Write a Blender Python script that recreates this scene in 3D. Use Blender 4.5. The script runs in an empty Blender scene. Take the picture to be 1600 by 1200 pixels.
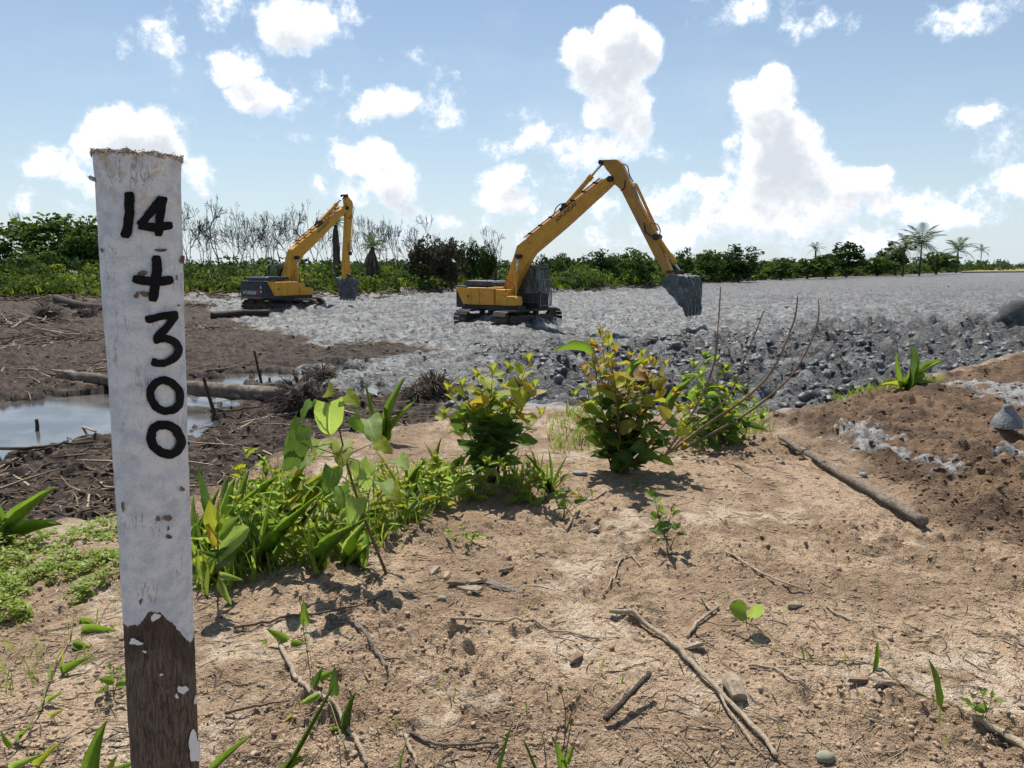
import bpy, bmesh, math, random
import numpy as np
from mathutils import Vector, Matrix, Quaternion

R = math.radians
S = bpy.context.scene
COL = S.collection
random.seed(7)

# ------------------------------------------------------------------ camera
F = 1180.0
PITCH = R(8.9)
CAMZ = 1.5
cam = bpy.data.cameras.new('camera')
cam.sensor_width = 36.0
cam.lens = F / 1600 * 36.0
cam.clip_start = 0.05
cam.clip_end = 20000
camo = bpy.data.objects.new('camera', cam)
COL.objects.link(camo)
camo.location = (0, 0, CAMZ)
camo.rotation_euler = (R(90) - PITCH, 0, 0)
S.camera = camo

# ------------------------------------------------------------------ light
SUN_EL, SUN_AZ = 60.0, -14.0          # azimuth measured from +Y towards +X
EXPOSURE = 0.42
SKY_STRENGTH = 0.074
sun = bpy.data.lights.new('sun', 'SUN')
sun.energy = 4.6
sun.angle = R(0.55)
sun.color = (1.0, 0.955, 0.88)
suno = bpy.data.objects.new('sun', sun)
COL.objects.link(suno)
sd = Vector((math.sin(R(SUN_AZ)) * math.cos(R(SUN_EL)), math.cos(R(SUN_AZ)) * math.cos(R(SUN_EL)), math.sin(R(SUN_EL))))
suno.rotation_euler = (-sd).to_track_quat('-Z', 'Y').to_euler()
suno.location = sd * 60
S.view_settings.view_transform = 'Standard'
S.view_settings.look = 'None'
S.view_settings.gamma = 1
S.view_settings.exposure = EXPOSURE
S.view_settings.use_curve_mapping = False
S.cycles.max_bounces = 4
S.cycles.diffuse_bounces = 3
S.cycles.use_adaptive_sampling = True
S.cycles.adaptive_threshold = 0.03
S.cycles.adaptive_min_samples = 16
S.cycles.transparent_max_bounces = 8
S.cycles.use_denoising = True
S.cycles.sample_clamp_indirect = 6


def ray(px, py):
    u = (px - 800) / F
    v = (600 - py) / F
    c, s = math.cos(PITCH), math.sin(PITCH)
    return Vector((u, v * s + c, v * c - s))


def P(px, py, z):
    d = ray(px, py)
    t = (z - CAMZ) / d.z
    return Vector((d.x * t, d.y * t, z))


def PY(px, py, y):
    d = ray(px, py)
    t = y / d.y
    return Vector((d.x * t, y, CAMZ + d.z * t))


# ------------------------------------------------------------------ node helper
class NT:
    def __init__(self, tree):
        self.t = tree
        self.t.nodes.clear()

    def n(self, typ, ins=None, **props):
        nd = self.t.nodes.new(typ)
        for k, v in props.items():
            setattr(nd, k, v)
        for k, v in (ins or {}).items():
            sock = nd.inputs[k]
            if hasattr(v, 'is_output') or isinstance(v, bpy.types.NodeSocket):
                self.t.links.new(v, sock)
            else:
                sock.default_value = v
        return nd

    def math(self, op, a, b=0.0, c=0.0, clamp=False):
        return self.n('ShaderNodeMath', {0: a, 1: b, 2: c}, operation=op, use_clamp=clamp).outputs[0]

    def vm(self, op, a, b=(0, 0, 0), scale=None):
        ins = {0: a, 1: b}
        nd = self.n('ShaderNodeVectorMath', ins, operation=op)
        if scale is not None:
            if isinstance(scale, bpy.types.NodeSocket):
                self.t.links.new(scale, nd.inputs['Scale'])
            else:
                nd.inputs['Scale'].default_value = scale
        return nd.outputs['Value'] if op in ('DOT_PRODUCT', 'LENGTH') else nd.outputs[0]

    def mix(self, f, a, b):
        nd = self.t.nodes.new('ShaderNodeMix')
        nd.data_type = 'RGBA'
        for k, v in ((0, f), (6, a), (7, b)):
            if isinstance(v, bpy.types.NodeSocket):
                self.t.links.new(v, nd.inputs[k])
            else:
                nd.inputs[k].default_value = (v if k == 0 else (v if len(v) == 4 else (*v, 1)))
        return nd.outputs[2]

    def noise(self, vec, scale, detail=4, rough=0.55, out=0, dist=0.0):
        ins = {'Scale': scale, 'Detail': detail, 'Roughness': rough, 'Distortion': dist}
        if vec is not None:
            ins['Vector'] = vec
        return self.n('ShaderNodeTexNoise', ins).outputs[out]

    def ramp(self, f, stops, interp='LINEAR'):
        nd = self.n('ShaderNodeValToRGB', {0: f})
        cr = nd.color_ramp
        cr.interpolation = interp
        while len(cr.elements) < len(stops):
            cr.elements.new(0.5)
        for e, (p, c) in zip(cr.elements, stops):
            e.position = p
            e.color = c if len(c) == 4 else (*c, 1)
        return nd.outputs[0]

    def smooth(self, v, a, b):
        nd = self.n('ShaderNodeMapRange', {0: v, 1: a, 2: b, 3: 0.0, 4: 1.0}, interpolation_type='SMOOTHSTEP')
        return nd.outputs[0]


# ------------------------------------------------------------------ world: sky with cumulus
world = bpy.data.worlds.new('World')
S.world = world
world.use_nodes = True
w = NT(world.node_tree)
sky = w.n('ShaderNodeTexSky', sky_type='NISHITA', sun_disc=False, sun_elevation=R(SUN_EL), sun_rotation=R(SUN_AZ),
          altitude=0, air_density=1.15, dust_density=0.35, ozone_density=2.8).outputs[0]
tc = w.n('ShaderNodeTexCoord').outputs['Generated']
direc = w.vm('NORMALIZE', tc)

# clouds as (pixel x, pixel y, half width, half height, weight): turned into azimuth / elevation of the sky
CL = [(462, 42, 64, 38, 1.4), (525, 20, 40, 22, .7), (332, 18, 58, 38, .75), (185, 58, 26, 20, .5), (262, 66, 46, 32, .55),
      (360, 106, 44, 30, 1.2), (278, 116, 16, 24, .6), (403, 158, 50, 28, 1.4), (500, 148, 58, 28, .55),
      (612, 166, 46, 24, 1.3), (690, 158, 38, 36, .8), (560, 182, 36, 18, .5),
      (190, 220, 70, 50, 1.7), (95, 252, 56, 30, 1.0), (125, 182, 24, 16, .5), (250, 225, 48, 48, 1.5), (312, 268, 34, 28, .8), (165, 275, 60, 32, .8),
      (575, 252, 58, 28, 1.5), (540, 240, 40, 20, .8), (618, 280, 44, 38, 1.4), (550, 295, 50, 28, .9), (640, 325, 30, 18, .7),
      (960, 50, 30, 26, 1.8), (903, 80, 30, 32, 1.8), (998, 84, 30, 38, 1.8), (950, 108, 58, 42, 2.0), (968, 156, 48, 40, 1.7), (988, 198, 40, 44, .95),
      (852, 220, 58, 24, .8), (950, 232, 58, 24, .9), (780, 228, 34, 16, .6), (810, 180, 36, 14, .5),
      (800, 280, 50, 22, 1.2), (784, 318, 54, 24, 1.5), (900, 268, 70, 36, .65),
      (1205, 122, 24, 24, 1.8), (1196, 165, 52, 42, 2.0), (1215, 218, 66, 50, 2.1), (1222, 272, 84, 56, 1.9), (1110, 288, 40, 22, 1.3),
      (1352, 288, 44, 26, 1.5), (1300, 300, 60, 40, 1.4), (1250, 326, 170, 44, 1.5), (1060, 322, 70, 28, .8), (1130, 362, 230, 34, .85), (1000, 345, 130, 46, .7), (1300, 372, 220, 24, .7), (700, 350, 90, 22, .45),
      (1480, 325, 130, 32, 1.0), (1575, 296, 56, 30, 1.2), (1526, 182, 44, 20, 1.0), (1562, 218, 48, 40, .65), (1440, 345, 180, 24, .5),
      (1180, 14, 90, 24, .6), (1285, 38, 60, 20, .6), (1520, 14, 84, 26, .65), (1100, 5, 30, 14, .5),
      (18, 308, 40, 20, .75), (314, 306, 20, 12, .5), (110, 325, 30, 10, .4), (1045, 228, 34, 20, .6), (640, 95, 36, 16, .35), (470, 212, 80, 8, .35),
      (720, 372, 200, 16, .3), (880, 330, 60, 26, .5)]
K = 1 / SKY_STRENGTH
WX = w.n('ShaderNodeSeparateXYZ', {0: direc})
W_AZ = w.math('ARCTAN2', WX.outputs[0], WX.outputs[1])
W_EL = w.math('ARCSINE', WX.outputs[2])
hz = w.math('POWER', w.math('SUBTRACT', 1.0, w.math('ABSOLUTE', WX.outputs[2]), clamp=True), 4.0)
base = w.mix(w.math('MULTIPLY_ADD', hz, 0.66, 0.0), sky, (0.53 * K, 0.65 * K, 0.77 * K, 1))
veil = w.math('MULTIPLY', w.smooth(w.noise(w.vm('MULTIPLY', direc, (1.0, 1.0, 2.6)), 4.5, 5, 0.62), 0.52, 0.76), 0.16)
base = w.mix(veil, base, (0.62 * K, 0.70 * K, 0.79 * K, 1))
BL = []
for (px, py, rx, ry, wt) in CL:
    d = ray(px, py).normalized()
    cz = math.cos(math.atan((px - 800) / F))
    BL.append((math.atan2(d.x, d.y), math.asin(d.z), rx / F * cz * cz, ry / F * cz, wt))


def cloud_group(name, blobs, open_sky):
    """density of the cloud cover as a function of the direction looked in"""
    ng = bpy.data.node_groups.new(name, 'ShaderNodeTree')
    ng.interface.new_socket('Direction', in_out='INPUT', socket_type='NodeSocketVector')
    ng.interface.new_socket('Density', in_out='OUTPUT', socket_type='NodeSocketFloat')
    g = NT(ng)
    gi = g.n('NodeGroupInput').outputs[0]
    sx = g.n('ShaderNodeSeparateXYZ', {0: gi})
    az = g.math('ARCTAN2', sx.outputs[0], sx.outputs[1])
    el = g.math('ARCSINE', sx.outputs[2])
    if open_sky:
        gen = g.noise(g.vm('MULTIPLY', gi, (1, 1, 1.9)), 3.4, 3, 0.5)
        acc = g.math('MULTIPLY_ADD', gen, 7.0, -4.1)
    else:
        warp = g.noise(gi, 16.0, 1, 0.5, out=1)
        wv = g.vm('SCALE', g.vm('SUBTRACT', warp, (0.5, 0.5, 0.5)), scale=0.035)
        ae = g.vm('ADD', g.n('ShaderNodeCombineXYZ', {0: az, 1: el, 2: 0.0}).outputs[0], wv)
        acc = -1.0
        for (a0, e0, ra, re, wt) in blobs:
            q = g.vm('MULTIPLY', g.vm('SUBTRACT', ae, (a0, e0, 0)), (1 / ra, 1 / re, 0))
            acc = g.math('SMOOTH_MAX', acc, g.math('MULTIPLY_ADD', g.vm('DOT_PRODUCT', q, q), -0.62 * wt, wt), 0.10)
    dens = g.math('ADD', acc, g.math('MULTIPLY_ADD', g.noise(gi, 24.0, 7, 0.67), 3.7, -2.16))
    dens = g.math('MULTIPLY', dens, g.smooth(el, -0.01, 0.02))
    g.n('NodeGroupOutput', {0: dens})
    return ng


def cloud_bg(name, blobs, open_sky=False):
    ng = cloud_group(name, blobs, open_sky)

    def den(v):
        nd = w.t.nodes.new('ShaderNodeGroup')
        nd.node_tree = ng
        w.t.links.new(v, nd.inputs[0])
        return nd.outputs[0]
    d0 = den(direc)
    d1 = den(w.vm('NORMALIZE', w.vm('ADD', direc, (-0.008, 0.0, 0.024))))
    alpha = w.smooth(d0, -0.15, 0.62)
    thick = w.smooth(d0, 0.1, 0.8)
    shade = w.math('MULTIPLY', w.smooth(d1, -0.2, 1.6), w.smooth(w.noise(direc, 13.0, 4, 0.6), 0.22, 0.60))
    lit = w.mix(shade, (0.95 * K, 0.95 * K, 0.95 * K, 1), (0.54 * K, 0.57 * K, 0.62 * K, 1))
    cc = w.mix(thick, (0.60 * K, 0.69 * K, 0.80 * K, 1), lit)
    return w.n('ShaderNodeBackground', {0: w.mix(w.math('MULTIPLY', alpha, 0.97), base, cc), 1: SKY_STRENGTH}).outputs[0]


# the cloud cover is worked out in patches of sky, so that each ray pays only for the clouds near it
out = cloud_bg('clouds_all_round', [], True)
AZT = [-0.80, -0.45, -0.30, -0.17, -0.05, 0.06, 0.16, 0.25, 0.34, 0.44, 0.80]
ELT = [-0.05, 0.13, 0.40]
plain = w.n('ShaderNodeBackground', {0: base, 1: SKY_STRENGTH}).outputs[0]
for i in range(len(AZT) - 1):
    for j in range(len(ELT) - 1):
        mine = [q for q in BL if AZT[i] - 2.2 * q[2] - 0.03 < q[0] < AZT[i + 1] + 2.2 * q[2] + 0.03 and ELT[j] - 2.2 * q[3] - 0.05 < q[1] < ELT[j + 1] + 2.2 * q[3] + 0.02]
        here = cloud_bg('clouds_patch', mine) if mine else plain
        f = w.math('MULTIPLY', w.math('MULTIPLY', w.math('GREATER_THAN', W_AZ, AZT[i]), w.math('LESS_THAN', W_AZ, AZT[i + 1])),
                   w.math('MULTIPLY', w.math('GREATER_THAN', W_EL, ELT[j]), w.math('LESS_THAN', W_EL, ELT[j + 1])))
        out = w.n('ShaderNodeMixShader', {0: f, 1: out, 2: here}).outputs[0]
w.n('ShaderNodeOutputWorld', {0: out})
world.cycles.sampling_method = 'MANUAL'
world.cycles.sample_map_resolution = 256

# ------------------------------------------------------------------ numpy noise
_rs = np.random.RandomState(11)
_perm = _rs.permutation(4096).astype(np.int64)
_ga = _rs.rand(4096) * 2 * np.pi
_gx, _gy = np.cos(_ga), np.sin(_ga)
_val = _rs.rand(4096)


def _h(ix, iy, seed):
    return _perm[(_perm[(ix + seed * 131) & 4095] + iy) & 4095]


def perlin(x, y, seed=0):
    xf, yf = np.floor(x), np.floor(y)
    ix, iy = xf.astype(np.int64), yf.astype(np.int64)
    fx, fy = x - xf, y - yf
    u = fx * fx * fx * (fx * (fx * 6 - 15) + 10)
    v = fy * fy * fy * (fy * (fy * 6 - 15) + 10)

    def gr(dx, dy):
        k = _h(ix + dx, iy + dy, seed)
        return _gx[k] * (fx - dx) + _gy[k] * (fy - dy)
    a = gr(0, 0) + u * (gr(1, 0) - gr(0, 0))
    b = gr(0, 1) + u * (gr(1, 1) - gr(0, 1))
    return (a + v * (b - a)) * 1.5


def fbm(x, y, seed=0, oct=4, gain=0.5):
    s, a = 0, 1.0
    for o in range(oct):
        s = s + a * perlin(x * 2 ** o, y * 2 ** o, seed + o)
        a *= gain
    return s


def worley(x, y, seed=0):
    """distance to the nearest feature point, and that cell's random value"""
    xf, yf = np.floor(x), np.floor(y)
    ix, iy = xf.astype(np.int64), yf.astype(np.int64)
    best = np.full(x.shape, 9.0)
    rv = np.zeros(x.shape)
    for dx in (-1, 0, 1):
        for dy in (-1, 0, 1):
            k = _h(ix + dx, iy + dy, seed)
            qx = xf + dx + _val[k] - x
            qy = yf + dy + _val[(k * 7 + 13) & 4095] - y
            d = qx * qx + qy * qy
            m = d < best
            best = np.where(m, d, best)
            rv = np.where(m, _val[(k * 3 + 5) & 4095], rv)
    return np.sqrt(best), rv


def sstep(v, a, b):
    t = np.clip((v - a) / (b - a), 0, 1)
    return t * t * (3 - 2 * t)


def poly_sd(x, y, poly):
    """signed distance to a polygon, positive inside"""
    d = np.full(x.shape, 1e9)
    inside = np.zeros(x.shape, bool)
    n = len(poly)
    for i in range(n):
        ax, ay = poly[i]
        bx, by = poly[(i + 1) % n]
        ex, ey = bx - ax, by - ay
        t = np.clip(((x - ax) * ex + (y - ay) * ey) / (ex * ex + ey * ey + 1e-12), 0, 1)
        d = np.minimum(d, (x - ax - t * ex) ** 2 + (y - ay - t * ey) ** 2)
        if ay != by:
            c = ((ay > y) != (by > y)) & (x < (bx - ax) * (y - ay) / (by - ay) + ax)
            inside ^= c
    d = np.sqrt(d)
    return np.where(inside, d, -d)


# ------------------------------------------------------------------ the lie of the land
FLAT = -1.5


def gpoly(pts, z):
    return [(p.x, p.y) for p in (P(a, b, z) for a, b in pts)]


_crest = [P(a, b, 0.0) for a, b in [(-500, 990), (-200, 920), (0, 850), (180, 806), (300, 775), (450, 712), (600, 668), (700, 650), (860, 640), (1000, 642),
                                    (1150, 648), (1250, 640), (1350, 615), (1450, 592), (1600, 558), (1800, 535), (2100, 520)]]
_caz = np.array([-3.2, -1.4] + [math.atan2(p.x, p.y) for p in _crest] + [1.4, 3.2])
_cds = np.array([3.0, 3.2] + [math.hypot(p.x, p.y) for p in _crest] + [15, 15])
_veg = [P(a, b, FLAT) for a, b in [(-400, 473), (0, 473), (150, 474), (300, 470), (600, 469), (700, 459), (860, 461), (1000, 452), (1060, 446), (1150, 441), (1250, 435), (1400, 430), (1500, 425.5), (1600, 421), (1800, 419)]]
_vaz = np.array([-3.2] + [math.atan2(p.x, p.y) for p in _veg] + [3.2])
_vds = np.array([60] + [math.hypot(p.x, p.y) for p in _veg] + [900])

BROWN = gpoly([(-700, 452), (290, 466), (345, 492), (430, 524), (520, 546), (620, 541), (700, 551), (640, 566), (560, 574), (480, 582), (440, 596), (560, 628), (690, 604), (740, 600), (760, 680)], FLAT) + [(0.2, 5.0), (0.0, 0.5), (-14, 0.5)]
POND = gpoly([(-120, 645), (20, 628), (70, 620), (140, 616), (300, 613), (400, 618), (440, 626), (420, 642), (330, 652), (310, 690), (230, 694), (150, 692), (60, 712), (-40, 735), (-160, 745)], FLAT)
POND2 = gpoly([(300, 606), (345, 588), (400, 583), (470, 582), (560, 566), (600, 566), (590, 574), (500, 592), (420, 603), (350, 612)], FLAT)
POND3 = gpoly([(520, 628), (560, 606), (600, 602), (600, 616), (570, 630)], FLAT)
SOIL = gpoly([(1195, 655), (1270, 690), (1340, 745), (1460, 840), (1600, 868), (1800, 900), (2100, 700), (2100, 500), (1600, 556), (1440, 590), (1350, 612), (1250, 635)], 0.0)
CLAYP = [gpoly(q, 0.0) for q in ([(1300, 672), (1345, 672), (1400, 705), (1480, 742), (1460, 750), (1390, 728), (1330, 712), (1300, 695)],
                                 [(1480, 610), (1560, 604), (1660, 606), (1660, 640), (1580, 640), (1520, 628)],
                                 [(1560, 722), (1620, 716), (1640, 740), (1580, 742)])]
SCARP = gpoly([(700, 575), (860, 545), (1100, 545), (1250, 520), (1500, 515), (1700, 500), (1900, 520), (1600, 600), (1300, 660), (1000, 690), (780, 690)], FLAT)


def land(x, y, fine=True):
    x = np.asarray(x, float)
    y = np.asarray(y, float)
    r = np.hypot(x, y)
    azm = np.arctan2(x, y)
    dc = np.interp(azm, _caz, _cds) + 0.35 * perlin(x * 0.5, y * 0.5, 3) * sstep(r, 2, 6)
    s = r - dc
    t = sstep(s, -0.3, 3.0)
    nb = 1 - sstep(s, -0.2, 0.9)                       # the bank
    rv = np.interp(azm, _vaz, _vds)
    veg = sstep(r - rv + 2.2 * perlin(x * 0.16, y * 0.16, 8), -1.0, 3.0)
    warp = 0.7 * fbm(x * 0.45, y * 0.45, 21, 3)
    bsd = poly_sd(x, y, BROWN) + warp * sstep(r, 6, 14)
    brown = sstep(bsd, -0.35, 0.35) * (1 - nb) * (1 - veg)
    mud = np.clip(1 - brown - nb - veg, 0, 1)
    soil = sstep(poly_sd(x, y, SOIL) + 0.22 * fbm(x * 1.8, y * 1.8, 31, 3), -0.15, 0.3) * sstep(nb, 0.15, 0.6)
    clay = np.zeros_like(x)
    for q in CLAYP:
        clay = np.maximum(clay, sstep(poly_sd(x, y, q) + 0.24 * fbm(x * 4, y * 4, 41, 4, 0.65) - 0.04, -0.03, 0.08))
    pond = np.maximum(np.maximum(poly_sd(x, y, POND), poly_sd(x, y, POND2)), poly_sd(x, y, POND3)) - 0.12 + 0.75 * fbm(x * 0.8, y * 0.8, 51, 4, 0.6)
    sc = sstep(poly_sd(x, y, SCARP) + 2.2 * fbm(x * 0.22, y * 0.22, 105, 3, 0.6), -2.5, 3.5) * mud
    far = 1 - sstep(r, 60, 260)
    h = FLAT * t
    # bank: low swells, trampled crumbs
    h = h + nb * (0.05 * fbm(x * 0.7, y * 0.7, 61, 3) + 0.012 * fbm(x * 4, y * 4, 65, 3))
    # furrows and clods of the dug brown soil
    fu = np.abs(perlin((x * 0.75 + y * 0.55) * 1.1, (y * 0.75 - x * 0.55) * 0.7, 71))
    h = h + soil * (0.11 * fu + 0.09 * np.abs(fbm(x * 2.2, y * 2.2, 75, 3, 0.55)) + 0.0)
    # brown peat: wavy, fibrous
    h = h + brown * (0.06 + 0.11 * fbm(x * 0.5, y * 0.8, 81, 3) + 0.10 * np.abs(fbm(x * 2.4, y * 3.6, 85, 3)))
    h = h - brown * 0.46 * sstep(pond, -0.3, 0.3) * (1 - nb)
    h = h - mud * 0.36 * sstep(pond, -0.3, 0.3)
    # dredged mud: slabs and lumps
    mr = np.abs(fbm(x * 0.9, y * 0.9, 91, 3, 0.55))
    h = h + mud * (0.06 + 0.12 * mr * far + 0.10 * fbm(x * 0.42, y * 0.42, 97, 2) * far + 0.20 * fbm(x * 0.16, y * 0.16, 95, 2) * far)
    h = h + sc * (0.34 * np.abs(fbm(x * 0.5, y * 0.5, 101, 2, 0.5)) + 0.12)
    for (qx, qy) in ((-0.16, 37.0), (-14.06, 47.0)):                 # mud squeezed up round the tracks
        h = h + 0.30 * np.exp(-(((x - qx) / 3.0) ** 2 + ((y - qy) / 3.0) ** 2) ** 2) * (1 - nb)
    # hollows left by the dredging bucket
    for (qx, qy, qr, qd) in PITS:
        h = h - qd * np.exp(-((x - qx) ** 2 + (y - qy) ** 2) / (qr * qr)) * (1 - nb)
    # berm of stumps and roots along the uncleared edge
    h = h + 0.55 * np.exp(-((r - rv - 0.5) / 2.2) ** 2) * (0.7 + 0.8 * perlin(x * 0.35, y * 0.35, 111)) * far
    h = h + veg * (0.5 * sstep(r - rv, 0, 25) + 0.25 * fbm(x * 0.1, y * 0.1, 115, 2))
    if not fine:
        return h
    wd, wr = worley(x * 5.5, y * 5.5, 121)
    wd2, wr2 = worley(x * 16, y * 16, 125)
    wd3, wr3 = worley(x * 38, y * 38, 129)
    cl1 = np.clip(1 - (wd / 0.62) ** 2, 0, 1) ** 1.3
    cl2 = np.clip(1 - (wd2 / 0.62) ** 2, 0, 1) ** 1.3
    cl3 = np.clip(1 - (wd3 / 0.65) ** 2, 0, 1) ** 1.3
    near = 1 - sstep(r, 6, 14)
    rough = np.clip(0.55 + 0.9 * fbm(x * 0.9, y * 0.9, 131, 2), 0.08, 1.4)
    smoothp = sstep(fbm(x * 1.3, y * 1.3, 135, 4, 0.6), 0.25, 0.7)         # trodden smooth patches
    rough = rough * (1 - 0.5 * smoothp)
    gr = nb * near
    h = h + gr * rough * (0.014 * cl3 * wr3 + 0.030 * cl2 * wr2 * (wr2 > 0.5) + 0.014 * fbm(x * 9, y * 9, 141, 3, 0.6))
    h = h + gr * (wr > 0.93) * cl1 * 0.03 * rough
    h = h + soil * (0.05 * cl1 * wr * (wr > 0.25) + 0.018 * cl2 * wr2 * near)
    h = h + clay * 0.012
    m1 = np.abs(fbm(x * 1.3, y * 1.3, 151, 2, 0.5))
    wd4, wr4 = worley(x * 2.1 + 0.25 * perlin(x * 3, y * 3, 155), y * 2.1, 157)
    cl4 = np.clip(1 - (wd4 / 0.7) ** 2, 0, 1)
    h = h + brown * (1 - sstep(pond, -0.1, 0.3)) * (0.08 * cl4 * wr4 + 0.06 * np.abs(fbm(x * 2.4, y * 4, 145, 3, 0.5)))
    h = h + mud * far * (1 - 0.8 * sstep(pond, -0.3, 0.2)) * (0.13 * m1 + (0.09 + 0.10 * sstep(r, 18, 40)) * cl4 * wr4 * (wr4 > 0.30))
    h = h + sc * (0.20 * cl4 * wr4 + 0.14 * m1)
    bleach = smoothp * nb * (1 - soil)
    wet = sstep(pond, -0.5, 0.15) * (1 - nb)
    return h, dict(mud=mud, brown=brown, soil=soil, clay=clay, veg=veg, wet=wet, bleach=bleach, bank=nb, sc=sc, lump=wr4 + 0.25 * (wr - 0.5))


PITS = [(*P(a, b, FLAT).xy, q, dp) for a, b, q, dp in [(1390, 575, 0.9, 0.9), (1330, 535, 0.6, 0.5), (1085, 530, 0.5, 0.35), (1150, 505, 0.6, 0.3), (960, 565, 0.7, 0.5), (1270, 590, 0.8, 0.5),
                                                        (880, 590, 0.8, 0.5), (1440, 540, 0.5, 0.4), (620, 520, 0.8, 0.3), (700, 570, 0.5, 0.3), (1290, 480, 0.8, 0.35)]]


_ts = np.concatenate([np.linspace(0.8, 16, 1500), np.geomspace(16.02, 900, 1500)])
GRID = {}


def hfield(x, y):
    """height of the finished ground sheet"""
    x = np.atleast_1d(np.asarray(x, float))
    y = np.atleast_1d(np.asarray(y, float))
    a = np.arctan2(x, y)
    if np.any(np.abs(a) > R(38.9)):
        return land(x, y, False)
    fa = GRID['a']
    ia = np.clip((a - fa[0]) / (fa[1] - fa[0]), 0, len(fa) - 1.001)
    ir = np.clip(np.interp(np.hypot(x, y), GRID['r'], np.arange(len(GRID['r']))), 0, len(GRID['r']) - 1.001)
    i0, j0 = ia.astype(int), ir.astype(int)
    fu, fv = ia - i0, ir - j0
    Zg = GRID['z']
    return (Zg[j0, i0] * (1 - fu) + Zg[j0, i0 + 1] * fu) * (1 - fv) + (Zg[j0 + 1, i0] * (1 - fu) + Zg[j0 + 1, i0 + 1] * fu) * fv


def hgt(x, y):
    return float(hfield(x, y)[0])


def G(px, py):
    """the point of the ground that lies at a given spot of the photograph"""
    d = ray(px, py)
    hx, hy, hz_ = d.x * _ts, d.y * _ts, CAMZ + d.z * _ts
    hh = hfield(hx, hy)
    k = int(np.argmax(hz_ < hh))
    if hz_[k] >= hh[k]:
        k = len(_ts) - 1
    return Vector((hx[k], hy[k], hh[k]))


# ------------------------------------------------------------------ object helpers
def link(o, parent=None):
    COL.objects.link(o)
    if parent is not None:
        o.parent = parent
    return o


def tag(o, label=None, cat=None, group=None, kind=None):
    if label:
        o['label'] = label
    if cat:
        o['category'] = cat
    if group:
        o['group'] = group
    if kind:
        o['kind'] = kind
    return o


def thing(name, label, cat, loc=(0, 0, 0), rz=0.0, group=None):
    o = bpy.data.objects.new(name, None)
    o.empty_display_size = 0.2
    link(o)
    o.location = loc
    o.rotation_euler = (0, 0, rz)
    return tag(o, label, cat, group)


def np_mesh(name, v, f, smooth=True):
    """v (n,3); f (m,k) with one k, or list of faces"""
    me = bpy.data.meshes.new(name)
    v = np.asarray(v, np.float32)
    if isinstance(f, np.ndarray):
        m, k = f.shape
        me.vertices.add(len(v))
        me.vertices.foreach_set('co', v.ravel())
        me.loops.add(m * k)
        me.loops.foreach_set('vertex_index', f.astype(np.int32).ravel())
        me.polygons.add(m)
        me.polygons.foreach_set('loop_start', np.arange(0, m * k, k, dtype=np.int32))
        me.update(calc_edges=True)
    else:
        me.from_pydata([tuple(map(float, p)) for p in v], [], f)
        me.update()
    if smooth:
        me.polygons.foreach_set('use_smooth', np.ones(len(me.polygons), bool))
    return me


def mobj(name, me, mat=None, parent=None):
    o = bpy.data.objects.new(name, me)
    if mat is not None and not me.materials:
        me.materials.append(mat)
    return link(o, parent)


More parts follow.
